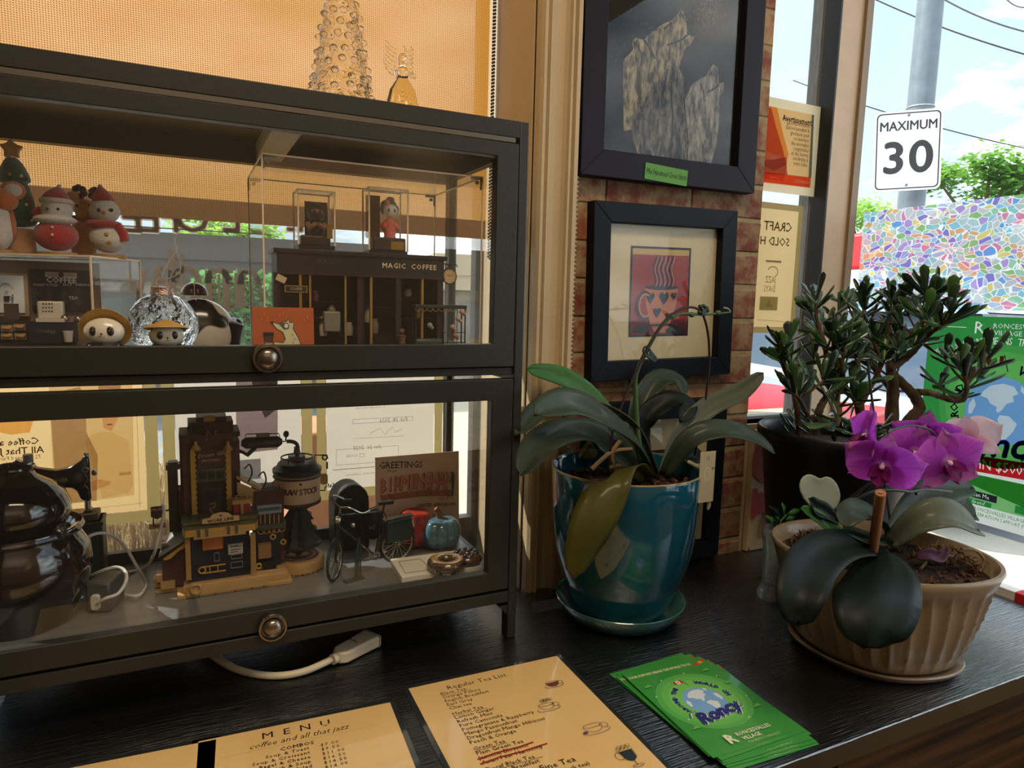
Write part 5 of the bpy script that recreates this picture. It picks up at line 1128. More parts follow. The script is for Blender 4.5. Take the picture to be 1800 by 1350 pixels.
# --- right acrylic case
Y = .888; e0, e1 = PY(463, 420, Y), PY(846, 440, Y); zt = PY(463, 270, Y).z
t = thing('acrylic_case', 'tall clear acrylic case over the black coffee shop model, right end of the upper shelf', 'display case', ((e0.x + e1.x) / 2, Y, SH)); hx = (e1.x - e0.x) / 2; hh = zt - SH
clear_case(t, -hx, hx, 0, .20, 0, hh)
steel2 = pm('bracket_steel', '#6b6f70', .3, .9)
for sx, sy, nm in ((-1, 0, 1), (1, 0, 1), (1, 1, 1), (-1, 1, 1)):
    x = sx * hx; y = .20 * sy; q_ = -1 if sy else 1
    b = MB(); b.box(min(x, x - sx * .017), max(x, x - sx * .017), y + q_ * .0012 - .0006, y + q_ * .0012 + .0006, hh - .004, hh - .001); b.box(min(x, x - sx * .003), max(x, x - sx * .003), y + q_ * .0012 - .0006, y + q_ * .0012 + .0006, hh - .017, hh - .001); b.cyl(.0028, -.0012, .0012, 12, T(x - sx * .0075, y + q_ * .002, hh - .0075, rx=R(90))); b.build('corner_bracket', steel2, t)
# --- black coffee shop model inside
Y = .905; a_, b_ = PY(486, 436, Y), PY(780, 452, Y); NZ = (a_.z + b_.z) / 2
t = thing('coffee_shop_model', 'black model shopfront lettered MAGIC COFFEE inside the right acrylic case', 'model', ((a_.x + b_.x) / 2, Y, SH + .0005)); w = b_.x - a_.x; h = NZ - SH
nb = pm('model_black', '#1d1a1d', .45, var=.3, vs=40); nb2 = pm('model_wine', '#2e1b1e', .5); gold = pm('model_gold', '#b08a4a', .4, .6); wall_d = pm('model_inner', '#2b2522', .7, var=.3, vs=30)
def X(px, py=520, Y_=.905): return PY(px, py, Y_).x - t.location.x
def Z(px, py, Y_=.905): return PY(px, py, Y_).z - t.location.z
MB().box(-w / 2, w / 2, .05, .055, 0, h - .004).build('back_wall', wall_d, t); MB().box(-w / 2, w / 2, 0, .055, 0, .003).build('floor_board', wall_d, t)
for x0, x1 in ((-w / 2, -w / 2 + .003), (w / 2 - .003, w / 2), (X(632), X(640))): MB().box(x0, x1, .0, .055, 0, h - .004).build('side_wall', nb, t)
MB().box(-w / 2 - .004, w / 2 + .004, -.005, .058, h - .006, h).build('cornice', nb, t, bevel=.001)
MB().box(-w / 2, w / 2, -.003, .002, Z(700, 487), h - .006).build('fascia', nb, t, bevel=.0006)
b = MB(); b.box(-w / 2, w / 2, -.005, -.003, Z(700, 489), Z(700, 485)); b.box(-w / 2, w / 2, -.0045, -.003, Z(700, 455), Z(700, 453)); b.build('moulding', nb2, t)
for px, wd in ((484, 5), (528, 4), (545, 3), (607, 3), (632, 8), (652, 4), (700, 9), (742, 4), (772, 8)):
    MB().box(X(px) - wd * .0004, X(px) + wd * .0004, -.002, .003, 0, Z(700, 487)).build('pilaster', nb2 if wd > 4 else gold, t)
for px0, px1, py in ((640, 700, 540), (705, 770, 525), (705, 770, 560), (550, 605, 560), (550, 605, 530)): MB().box(X(px0), X(px1), .02, .05, Z(px0, py) - .001, Z(px0, py)).build('inner_shelf', nb2, t)
for px, py, m, hh_ in ((575, 575, '#cfc4b4', .026), (622, 580, '#b8aea2', .018), (590, 545, '#8a8478', .012), (655, 555, '#9a8a74', .02), (668, 575, '#7a6a5a', .02), (728, 515, '#a89a86', .010), (750, 550, '#8c7a64', .02), (560, 520, '#6a3a34', .014)):
    MB().lathe([(0, 0), (.005, 0), (.006, hh_ * .6), (.004, hh_ * .85), (.0042, hh_), (0, hh_)], 12, T(X(px), .03, Z(px, py) - hh_ * .5)).build('shop_jar', pm('jar_' + m, m, .4), t)
MB().box(X(573), X(603), .015, .035, Z(590, 585), Z(590, 548)).build('coffee_machine', pm('jar_#8a8478', '#8a8478', .4), t, bevel=.002)
pr = Print(facing(0, -.0032, 0)); sc_ = mpp(PY(718, 468, Y)); pr.text('#f0dcae', 'MAGIC  COFFEE', 12.2 * sc_, X(719, 469), Z(719, 469), bold=.0001, space=1.15); pr.text('#4f4846', 'MAGIC', 10 * sc_, X(577, 461), Z(577, 461), space=1.3); pr.build(t, .5)
f = MB().box(X(500), X(540), -.0035, -.002, Z(520, 514), Z(520, 502)).build('small_sign', gold, t); pr = Print(facing(0, -.0037, 0)); pr.rect('#1d1a1d', X(502), Z(520, 512.5), X(538), Z(520, 503.5)); pr.text('#c9b48a', 'COFFE', 6.5 * sc_, X(520), Z(520, 508)); pr.build(f, .5)
f = MB().box(-.006, .006, -.001, 0, -.004, .004, T(X(494), -.004, Z(494, 490), ry=R(25))).build('hanging_tag', pm('tag_cream', '#c9b08a', .7), t)
# clock on its bracket
cx_, cz_ = X(790, 486), Z(790, 486)
f = MB().torus(.0100, .0012, 28, 8, T(cx_, .0, cz_, rx=R(90))).build('clock', nb, t); MB().cyl(.0098, -.001, .001, 24, T(cx_, 0, cz_, rx=R(90))).build('clock_face', pm('clock_cream', '#cfae84', .5), f)
pr = Print(facing(0, -.0012, 0)); pr.line('#1d1a1d', [(cx_, cz_), (cx_ - .003, cz_ + .0025)], .0007); pr.line('#1d1a1d', [(cx_, cz_), (cx_ + .005, cz_ + .003)], .0005)
for k in range(12): a = k * PI / 6; pr.line('#1d1a1d', [(cx_ + .0075 * math.cos(a), cz_ + .0075 * math.sin(a)), (cx_ + .009 * math.cos(a), cz_ + .009 * math.sin(a))], .0006)
pr.build(f, .5)
b = MB(); b.tube([(w / 2, 0, cz_ + .017), (cx_, 0, cz_ + .0165), (cx_ + .010, 0, cz_ + .0165), (cx_ + .012, 0, cz_ + .0135)], .0008, 6); b.tube(curve([(w / 2, 0, cz_ + .008), (w / 2 + .006, 0, cz_ + .013), (cx_ - .002, 0, cz_ + .0165)], 8), .0006, 6); b.tube([(cx_, 0, cz_ + .0165), (cx_, 0, cz_ + .010)], .0006, 6); b.torus(.003, .0005, 12, 5, T(w / 2 + .005, 0, cz_ + .0135, rx=R(90))); b.build('clock_bracket', nb, t)
# flower stall cart before it
Y = .898; p0, p1 = PY(722, 560, Y), PY(818, 560, Y)
t = thing('flower_cart_model', 'dark green model flower cart with a striped awning at the right of the black model', 'model', ((p0.x + p1.x) / 2, Y, SH + .0005)); w = p1.x - p0.x
gk = pm('cart_green', '#1d2a24', .5); zt_ = PY(775, 536, Y).z - t.location.z; cp_ = PY(778, 560, Y).x - t.location.x
MB().box(-w / 2 + .004, w / 2, -.006, .012, zt_ - .005, zt_).build('canopy', gk, t, bevel=.001)
b = MB()
for k in range(9): b.torus(.004, .0005, 8, 5, T(-w / 2 + .008 + k * .0085, -.0065, zt_ - .005, rx=R(90)), PI, 2 * PI)
b.build('bunting', pm('cart_cord', '#8a7a58', .6), t)
for x in (-w / 2 + .006, cp_, w / 2 - .002):
    for y in (-.004, .010): MB().box(x - .0008, x + .0008, y - .0008, y + .0008, .004, zt_ - .003).build('post', nb, t)
b = MB()
for x in (cp_ + .006, cp_ + .013, cp_ + .02): b.box(x - .0004, x + .0004, -.0045, -.0037, .02, zt_ - .004)
b.box(cp_, w / 2, -.0045, -.0037, .020, .0212); b.box(cp_, w / 2, -.0045, -.0037, .034, .0352); b.build('lattice', nb, t)
MB().box(-w / 2 + .006, cp_, -.004, .010, .012, .026).build('tank', pm('cart_tank', '#3a4a44', .3), t, bevel=.003); MB().box(-w / 2, w / 2, -.006, .012, 0, .004).build('cart_base', nb2, t); MB().box(cp_, w / 2 - .002, -.004, .010, .004, .018).build('cart_box', nb2, t)
for px, py, c_ in ((795, 575, '#b98f84'), (805, 560, '#c9a89a'), (800, 590, '#a4786a'), (755, 572, '#8c8f7a'), (812, 548, '#c7a493')):
    q_ = PY(px, py, Y - .005); MB().ball((q_.x - t.location.x, -.006, q_.z - t.location.z), .004, 10, 7, ).ball((q_.x - t.location.x + .003, -.006, q_.z - t.location.z - .003), .0028, 8, 6).build('blossom', pm('blossom_' + c_, c_, .7), t)
f = MB().lathe([(0, 0), (.005, 0), (.006, .012), (.004, .02), (.006, .026), (0, .028)], 14, T(PY(705, 580, Y).x - t.location.x, -.004, .004)).ball((PY(705, 580, Y).x - t.location.x, -.004, .036), .0038, 10, 8).build('tiny_doll', pm('doll_wine', '#6a4a46', .7), t)
# --- boxed figures standing on the model's roof
RZ = NZ + .001
def boxed(label, px0, px1, py0, py1, Y, dep):
    a_, b_ = PY(px0, py1, Y), PY(px1, py0, Y); t = thing('boxed_figure', label, 'figurine', ((a_.x + b_.x) / 2, Y, RZ), 0, 'little figures in clear boxes'); return t, b_.x - a_.x, b_.z - RZ
t, w, h = boxed('boxed black ninja figure with hands pressed together', 525, 588, 338, 440, .915, .04)
clear_case(t, -w / 2, w / 2, 0, .04, .006, h, .0008); MB().box(-w / 2, w / 2, 0, .04, 0, .006).build('plinth', nb, t); MB().box(-w / 2 + .004, w / 2 - .004, .006, .034, .006, .019).build('step', pm('model_step', '#26211f', .3), t, bevel=.002)
MB().box(-w / 2 + .013, w / 2 - .003, .033, .035, .018, h - .010).build('back_card', nb, t)
fx = .002; MB().ball((fx, .018, .029), (.011, .009, .012), 16, 10).build('body', pm('ninja_black', '#171518', .4), t); hd = MB().ball((fx, .017, .048), (.0115, .010, .0115), 18, 12).build('hood', pm('ninja_black', '#171518', .4), t)
MB().ball((fx, .0105, .0495), (.0085, .0045, .0034), 14, 8).build('face', pm('ninja_skin', '#8a6248', .5), hd)
for k in (-1, 1): MB().ball((fx + k * .0035, .0065, .0495), (.0018, .0012, .0018), 8, 6).build('eye', bead, hd); MB().tube([(fx + k * .010, .017, .034), (fx + k * .009, .009, .029), (fx + k * .001, .007, .034)], [.004, .0036, .0028], 8).build('arm', pm('ninja_skin', '#8a6248', .5), t)
MB().box(fx + .012, fx + .019, .005, .0065, .016, .034).build('name_plate', pm('plate_gold', '#a07a2a', .4, .5), t)
t, w, h = boxed('boxed doll in a red kimono with black hair and a flower', 649, 717, 335, 446, .915, .036)
clear_case(t, -w / 2, w / 2, 0, .036, .004, h, .0008); MB().box(-w / 2, w / 2, 0, .036, 0, .004).build('plinth', nb, t); MB().box(-w / 2 + .006, w / 2 - .001, .004, .032, .004, .022).build('step', nb2, t, bevel=.002); MB().box(.004, w / 2 - .004, .003, .0045, .006, .017).build('name_plate', pm('plate_gold', '#a07a2a', .4, .5), t); MB().box(-w / 2 + .003, -.004, .030, .032, .022, h - .006).build('back_card', pm('card_brown', '#6b4a38', .7), t)
fx = .006; MB().lathe([(0, .022), (.0085, .022), (.0075, .026), (.010, .036), (.0085, .044), (.004, .049), (0, .05)], 18, T(fx, .016, 0)).ball((fx - .008, .014, .037), (.006, .006, .006), 12, 8).ball((fx + .008, .014, .037), (.005, .006, .006), 12, 8).build('kimono', pm('kimono_red', '#c23324', .5, var=.4, vs=90, col2='#e3c3a8'), t)
hd = MB().ball((fx, .015, .059), (.0105, .0095, .0095), 18, 12).build('head', pm('doll_white', '#e6dcd2', .35), t)
MB().ball((fx - .001, .019, .066), (.0115, .0085, .0085), 18, 12).ball((fx + .001, .018, .074), (.006, .005, .004), 12, 8).ball((fx - .010, .017, .061), (.0035, .005, .007), 10, 8).ball((fx + .0098, .017, .061), (.003, .005, .006), 10, 8).build('hair', bead, hd)
for k in (-1, 1): MB().ball((fx + k * .004, .0062, .0585), (.0019, .001, .0024), 8, 6).build('eye', bead, hd)
MB().ball((fx - .006, .010, .069), (.004, .003, .0035), 10, 7).build('flower', pm('kimono_flower', '#d24a34', .5), hd)
# --- glass ornaments on the cabinet roof
Y = .945; p = PY(600, 150, Y); s = mpp(p)
t = thing('glass_tree', 'tall rippled clear glass Christmas tree on top of the cabinet', 'ornament', (p.x, Y, HT))
zt_ = .205; r0 = 56 * s * .98
prof = [(0, .0), (r0 * 1.02, .0)]
for k in range(22): u = k / 21; prof.append((r0 * (1.02 - .82 * u) * (1 + .07 * math.sin(k * 2.1)), .003 + u * zt_))
prof.append((0, zt_ + .006)); b = MB().lathe(prof, 28); rnd = random.Random(6)
b.build('cone', glass_r, t)
for ring in range(13):
    u = (ring + .4) / 13; rr = r0 * (1.03 - .82 * u); n = max(6, int(15 * (1 - .55 * u)))
    for k in range(n):
        a = 2 * PI * (k + .5 * (ring % 2)) / n + rnd.uniform(-.1, .1)
        if math.sin(a) < .35: MB().ball((rr * math.cos(a), rr * math.sin(a), .004 + u * zt_ + rnd.uniform(-.003, .003)), (.0052, .0052, .0042), 8, 6).build('glass_drop', glass, t)
Y = .955; p = PY(708, 165, Y); s = mpp(p)
t = thing('glass_angel', 'small clear glass angel with spread wings on top of the cabinet', 'ornament', (p.x, Y, HT)); z0 = p.z - HT
def az(py): return PY(708, py, Y).z - HT
zb = az(185); MB().lathe([(0, 0), (36 * s, 0), (35 * s, .003), (22 * s, az(160)), (10 * s, az(140)), (9 * s, az(134)), (0, az(133))], 32, None, lambda a, k: 1 + .05 * math.cos(8 * a)).build('skirt', glass, t)
MB().ball((0, 0, az(128)), (11 * s, .008, 11 * s), 16, 10).ball((-.010, -.004, az(132)), (.005, .004, .004), 10, 8).ball((.012, -.004, az(133)), (.006, .004, .004), 10, 8).build('bust', glass, t); MB().ball((.0, 0, az(106)), (9 * s, .0075, 12 * s), 16, 12).build('head', glass, t)
for k in (-1, 1):
    wg = [(k * .006, az(138)), (k * .018, az(128)), (k * .025, az(112)), (k * .026, az(92)), (k * .020, az(76)), (k * .016, az(96)), (k * .010, az(118))] if k < 0 else [(.004, az(118)), (.011, az(106)), (.011, az(90)), (.003, az(76)), (.006, az(92)), (.002, az(104))]
    f = MB().plate(wg, .006, .009).build('wing', glass, t, bevel=.001); b = MB()
    for j in range(7): zz_ = az(78 + j * 8); b.tube([(k * .008, .005, zz_ - .006), (k * .016, .005, zz_ - .003), (k * (.023 if k < 0 else .011), .005, zz_ + .003)], .0007, 5)
    b.build('feather', glass, f)
# ================================================================== in the lower half of the cabinet
LB = .0865
def place(name, label, cat, px, py, Y, rz=0, group=None, rx=0):
    p = PY(px, py, Y); return thing(name, label, cat, (p.x, Y, LB + .0003), rz, group, rx), mpp(p)
def LX(t, px, py, Y): return PY(px, py, Y).x - t.location.x
def LZ(t, px, py, Y): return PY(px, py, Y).z - t.location.z
# --- wooden factory model
FY = .985
t, s = place('factory_model', 'wooden toy factory model with tower, awning and raw stock tank', 'model', 390, 1040, FY)
mk_w = pm('ply_wood', '#b08a58', .55, var=.3, vs=18, stretch=(1, 1, 8)); mk_b = pm('model_brick', '#4b2a24', .7, var=.4, vs=90, stretch=(1, 1, 3)); mk_y = pm('model_yellow', '#b58a3c', .5); mk_n = pm('model_navy', '#171d2c', .5)
mk_g = pm('model_moss', '#4b4e38', .5); mk_k = pm('model_char', '#191719', .45); mk_d = pm('model_door', '#3b2528', .5); mk_s = pm('model_slate', '#6d716c', .5)
def fx(px, Y=FY, py=900): return LX(t, px, py, Y)
def fz(py, px=390, Y=FY): return LZ(t, px, py, Y)
def fb(name, px0, px1, py0, py1, Y, dep, mat, par=None, **k):
    y = Y - t.location.y; m_ = (px0 + px1) / 2; x0, x1, z0, z1 = LX(t, px0, (py0 + py1) / 2, Y), LX(t, px1, (py0 + py1) / 2, Y), LZ(t, m_, py1, Y), LZ(t, m_, py0, Y)
    return MB().box(x0, x1, y, y + dep, max(z0, 0), z1).build(name, mat, par or t, **k)
MB().box(fx(306, .975), fx(512, .975), -.012, .09, 0, .006).box(fx(268, 1.03), fx(316, 1.0), .02, .085, 0, .006).box(fx(488), fx(575), .03, .085, 0, .005).build('base_plate', mk_w, t, bevel=.001)
MB().box(fx(318, .98), fx(505, .98), -.006, .085, .006, .0155).build('base_step', mk_w, t, bevel=.001)
b = MB()
for px in (345, 375, 410, 440, 462): b.box(fx(px, .97) - .001, fx(px, .97) + .001, -.0128, -.0115, .001, .004)
b.build('joint_slot', mk_k, t)
gpl = [(0, 0), (.0, .011), (.008, .015)] ; x0, x1 = fx(322, .975), fx(470, .975)
MB().plate(rrect(x0, x1, .004, .0165, .003), -.0145, -.0125).build('front_rail', mk_w, t)
MB().torus(.0065, .0018, 16, 6, T(fx(340, .97), -.016, .014, rx=R(90))).build('coil', mk_w, t)
# tower
TY = 1.005
fb('tower_wall', 324, 412, 765, 1035, TY + .004, .05, mk_b); fb('tower_side', 412, 424, 775, 1035, TY + .010, .045, mk_b); fb('tower_edge', 317, 330, 765, 915, TY + .012, .04, mk_b)
for px in (336, 399): 
    f = fb('pilaster', px, px + 8, 792, 912, TY, .004, mk_y); b = MB()
    for k in range(12):
        xx = LX(t, px + (8 if px < 360 else 0), 850, TY); zz = LZ(t, px, 800 + k * 9.4, TY); b.box(xx - .0013, xx + .0013, -.0002 + TY - t.location.y, TY - t.location.y + .003, zz - .002, zz + .002)
    b.build('quoin', mk_y, f)
fb('name_board', 347, 396, 790, 822, TY + .001, .003, mk_d); fb('transom', 346, 397, 824, 846, TY, .004, mk_g)
for k in range(3): fb('transom_pane', 349 + k * 16, 362 + k * 16, 828, 842, TY - .0008, .001, pm('model_pane', '#2a3330', .2), None)
f = fb('tower_door', 350, 395, 850, 908, TY + .001, .003, mk_k); g_ = fb('door_leaf', 356, 389, 857, 905, TY - .0005, .002, mk_d); fb('door_window', 360, 384, 862, 880, TY - .0012, .001, mk_k, None)
pr = Print(facing(0, TY - t.location.y - .0012, 0)); c = '#b48a48'; pr.line(c, [(fx(368, TY, 885), fz(886, 370, TY)), (fx(378, TY, 885), fz(884, 370, TY)), (fx(377, TY, 893), fz(892, 370, TY)), (fx(368, TY, 893), fz(893, 370, TY)), (fx(374, TY), fz(903, 370, TY))], .0012)
pr.text('#c0a684', 'Dream Gift', 9.5 * s, fx(371, TY, 800), fz(799, 371, TY), R(5), shear=.3); pr.text('#c0a684', '·FACTORY·', 6 * s, fx(371, TY, 809), fz(809, 371, TY), bold=.0001, sx=1.05); pr.build(t, .6)
fb('tower_cornice', 314, 422, 762, 770, TY - .001, .058, mk_b); fb('tower_cap', 330, 410, 742, 764, TY + .006, .045, mk_b); fb('tower_crown', 345, 398, 733, 744, TY + .008, .04, mk_d); fb('crown_sign', 358, 378, 730, 741, TY + .004, .003, mk_w)
b = MB(); 
for px in (337, 345, 355): b.torus(.0055, .0012, 12, 6, T(LX(t, px, 750, TY), TY - .002 - t.location.y, LZ(t, px, 752 + (px % 7), TY), rx=R(80), rz=R(px)))
b.build('roof_wheel', mk_k, t); b = MB(); b.tube([(LX(t, 362, 770, TY), -.0 + TY - t.location.y - .002, LZ(t, 362, 775, TY)), (LX(t, 366, 760, TY), TY - t.location.y - .003, LZ(t, 366, 755, TY)), (LX(t, 374, 765, TY), TY - t.location.y - .003, LZ(t, 374, 770, TY)), (LX(t, 380, 755, TY), TY - t.location.y - .002, LZ(t, 380, 756, TY))], .001, 6); b.build('roof_pipe', pm('model_tin', '#8a8a88', .35, .7), t)
for px in (344, 400): MB().lathe([(0, 0), (.007, 0), (.002, .008), (.002, .012), (0, .013)], 14, T(LX(t, px, 785, TY), TY - t.location.y - .003, LZ(t, px, 790, TY))).build('lamp_shade', mk_y, t)
# chimney and left annex
fb('chimney', 296, 314, 825, 935, TY + .01, .014, mk_k); fb('chimney_cap', 291, 316, 817, 826, TY + .008, .018, mk_k); fb('chimney_cap', 295, 312, 813, 817, TY + .008, .016, mk_k); fb('tower_annex', 312, 326, 862, 945, TY + .01, .03, mk_b)
fb('annex_wall', 285, 326, 958, 1030, TY - .005, .045, mk_b)
ya = TY - .012 - t.location.y; b = MB(); A1, A2, A3, A4 = (fx(276, TY), ya, fz(970, 300, TY)), (fx(325, TY), ya, fz(946, 300, TY)), (fx(322, TY), ya + .06, fz(905, 320, TY + .05) + .004), (fx(280, TY), ya + .06, fz(950, 320, TY + .05) - .002)
b.add([A1, A2, A3, A4] + [(p_[0], p_[1], p_[2] - .002) for p_ in (A1, A2, A3, A4)], [(0, 1, 2, 3), (7, 6, 5, 4), (0, 4, 5, 1), (1, 5, 6, 2), (2, 6, 7, 3), (3, 7, 4, 0)]); b.build('annex_roof', mk_s, t)
b = MB(); b.plate([(fx(284, TY), fz(976, 300, TY)), (fx(324, TY), fz(952, 300, TY)), (fx(324, TY), fz(960, 300, TY)), (fx(310, TY), fz(966, 300, TY)), (fx(298, TY), fz(976, 300, TY)), (fx(288, TY), fz(978, 300, TY))], ya - .001, ya + .002); b.build('barge_board', mk_y, t)
for k, (px, py, w_) in enumerate(((270, 1018, 22), (275, 1010, 14), (282, 1022, 26))): fb('crate', px, px + w_, py, py + 14, TY - .004 * k, .02, mk_w, bevel=.0008)
# front storefront
SY = .985
fb('store_wall', 334, 440, 932, 1036, SY + .006, .03, mk_n); 
for px in (326, 441):
    f = fb('column', px, px + 9, 938, 1020, SY - .004, .006, mk_y); b = MB()
    for k in range(4): xx = LX(t, px + 1.2 + k * 2.2, 980, SY); b.box(xx - .0004, xx + .0004, SY - .0048 - t.location.y, SY - .004 - t.location.y, LZ(t, px, 1018, SY), LZ(t, px, 940, SY))
    b.build('flute', mk_w, f)
b = MB(); poly = [(fx(319, SY), .0), (fx(324, SY), -.012), (fx(446, SY), -.012), (fx(453, SY), .0), (fx(453, SY), .035), (fx(319, SY), .035)]; b.prism(poly, fz(934, 390, SY), fz(917, 390, SY)); b.build('awning', mk_y, t, bevel=.0008)
b = MB(); b.prism([(x * 1.01, y - .0008) for x, y in poly], fz(925, 390, SY - .01), fz(921, 390, SY - .01)); b.prism([(x * 1.02, y - .001) for x, y in poly], fz(916, 390, SY - .01), fz(911, 390, SY - .01)); b.build('awning_trim', mk_g, t)
b = MB()
for px in (348, 362, 400, 414): b.box(fx(px, SY) - .002, fx(px, SY) + .002, -.0135, -.0128, fz(940, 390, SY - .012), fz(927, 390, SY - .012))
b.build('awning_stripe', mk_g, t); fb('valance', 340, 432, 934, 944, SY - .013, .002, mk_w)
b = MB(); cxs, czs = fx(387, SY), fz(912, 387, SY - .013); r1 = 29 * s
b.plate([(cxs - r1, czs - .0035), (cxs + r1, czs - .0035), (cxs + r1 * 1.0, czs + .003), (cxs + r1 * .6, czs + .004), (cxs + r1 * .42, czs + .0085), (cxs, czs + .0105), (cxs - r1 * .42, czs + .0085), (cxs - r1 * .6, czs + .004), (cxs - r1, czs + .003)], -.0175, -.0155); f = b.build('work_line_sign', pm('sign_cream', '#b89a68', .6), t)
pr = Print(facing(0, -.0177, 0)); pr.text('#2a1a14', 'WORK LINE', 7.6 * s, cxs, czs - .0002, R(2), bold=.00022, sx=1.0); pr.ell('#2a1a14', cxs, czs + .006, .0017, .0015, 8); pr.build(f, .6)
f = fb('gift_box', 410, 441, 882, 903, SY + .004, .014, pm('gift_red', '#8f2c24', .5), bevel=.0006); fb('gift_lid', 408, 443, 879, 886, SY + .002, .018, mk_w, f); fb('gift_ribbon', 423, 428, 880, 903, SY + .0015, .001, mk_w, f); b = MB()
for k in (-1, 1): b.torus(.0032, .0008, 12, 6, T(LX(t, 425 + k * 5, 876, SY), SY + .01 - t.location.y, LZ(t, 425, 877, SY), rx=R(90), s=(1.3, .9, 1)))
b.build('gift_bow', mk_w, f)
fb('orange_shutter', 356, 392, 945, 966, SY - .001, .004, pm('shutter_orange', '#b9692a', .6, var=.4, vs=60, stretch=(1, 1, .2))); fb('store_poster', 401, 427, 956, 974, SY + .001, .003, pm('poster_grey', '#a5a093', .6)); pr = Print(facing(0, SY + .0008 - t.location.y, 0)); pr.text('#1c1c20', 'Qualified', 5 * s, fx(414, SY, 960), fz(960, 414, SY), bold=.0001); pr.line('#1c1c20', [(fx(404, SY), fz(966, 414, SY)), (fx(422, SY), fz(966, 414, SY))], .0008); pr.line('#1c1c20', [(fx(404, SY), fz(970, 414, SY)), (fx(416, SY), fz(970, 414, SY))], .0008); pr.build(t, .6)
b = MB(); q0, q1, zc = fx(352, SY), fx(394, SY), fz(1001, 370, SY); yy = SY + .001 - t.location.y
b.torus(.0042, .0011, 20, 6, T(q0, yy, zc, rx=R(90))); b.box(q0, q1, yy - .001, yy + .001, zc + .0038, zc + .0052); b.box(q0, q1, yy - .001, yy + .001, zc - .0052, zc - .0038)
for px in (366, 380): b.box(fx(px, SY) - .0006, fx(px, SY) + .0006, yy - .001, yy + .001, zc - .004, zc + .004)
b.build('conveyor', mk_y, t); b = MB()
for px0, px1, py0, py1 in ((403, 425, 990, 1001), (374, 384, 970, 985), (404, 424, 977, 985)):
    x0, x1, z0, z1 = fx(px0, SY), fx(px1, SY), fz(py1, 400, SY), fz(py0, 400, SY)
    for a_ in ((x0, z0, x1, z0 + .0008), (x0, z1 - .0008, x1, z1), (x0, z0, x0 + .0008, z1), (x1 - .0008, z0, x1, z1)): b.box(a_[0], a_[2], yy, yy + .002, a_[1], a_[3])
b.build('panel_trim', mk_s, t)
# right wing
fb('wing_wall', 448, 500, 862, 1030, TY, .045, mk_b); fb('wing_window', 454, 496, 903, 922, TY - .002, .003, mk_d)
for k in range(5): fb('window_bar', 457 + k * 8, 459 + k * 8, 904, 921, TY - .003, .002, mk_w)
fb('roof_tray', 452, 495, 888, 903, TY - .006, .006, pm('tray_white', '#8f949a', .4)); fb('tray_sea', 455, 492, 892, 898, TY - .0068, .001, pm('tray_blue', '#3d5868', .3)); fb('wing_ledge', 449, 503, 922, 930, TY - .006, .05, mk_g)
b = MB()
for k in range(5): b.torus(.0048, .0006, 10, 5, T(fx(458 + k * 9, TY), TY - .005 - t.location.y, fz(930, 470, TY), rx=R(90)), PI, 2 * PI)
for px, py in ((478, 941), (496, 950)): b.torus(.0034, .0012, 14, 6, T(fx(px, TY), TY - .007 - t.location.y, fz(py, px, TY), rx=R(90)))
b.build('garland', mk_y, t); fb('wing_store', 450, 494, 938, 1018, TY - .004, .006, mk_n)
f = fb('parcel', 454, 477, 958, 982, TY - .016, .012, pm('parcel_tan', '#8a6238', .6), bevel=.0006); b = MB()
for k in (-1, 1): b.torus(.003, .0008, 12, 6, T(LX(t, 465 + k * 4, 956, TY), TY - .010 - t.location.y, LZ(t, 465, 956, TY), rx=R(90)))
b.build('parcel_bow', mk_w, f); fb('wheel_crate', 462, 486, 986, 1000, TY - .018, .012, mk_k); MB().torus(.0034, .0014, 14, 6, T(LX(t, 453, 988, TY), TY - .016 - t.location.y, LZ(t, 453, 988, TY), rx=R(90))).build('cart_wheel', mk_y, t)
fb('wing_step', 440, 502, 1003, 1024, TY - .02, .05, mk_w, bevel=.0008)
# glass roofed chute with ribs
ya = TY + .005 - t.location.y; c0 = (fx(418, TY), fz(838, 420, TY)); c1 = (fx(492, TY), fz(878, 490, TY)); b = MB()
b.plate([c0, c1, (c1[0], c1[1] - .004), (c0[0], c0[1] - .004)], ya, ya + .03); b.build('chute_floor', mk_w, t)
MB().plate([(fx(418, TY), fz(868, 420, TY)), (fx(418, TY), fz(848, 420, TY)), (fx(500, TY), fz(884, 490, TY)), (fx(500, TY), fz(895, 490, TY)), (fx(470, TY), fz(888, 490, TY)), (fx(446, TY), fz(882, 490, TY))], ya - .003, ya).build('chute_board', mk_w, t)
for k in range(3):
    u = .22 + .33 * k; q_ = (c0[0] + (c1[0] - c0[0]) * u, c0[1] + (c1[1] - c0[1]) * u); MB().tube(curve([(q_[0] + .002, ya, q_[1] - .002), (q_[0] + .008, ya + .002, q_[1] + .010), (q_[0] + .006, ya + .012, q_[1] + .021), (q_[0], ya + .026, q_[1] + .012)], 12), .0011, 6).build('chute_rib', mk_k, t)
MB().plate([(c0[0], c0[1] + .016), (c1[0], c1[1] + .012), (c1[0], c1[1] + .001), (c0[0], c0[1] + .001)], ya + .014, ya + .0148).build('chute_glass', thin_glass('acrylic_small', (.9, .92, .93), 1.4, 0, .08), t)
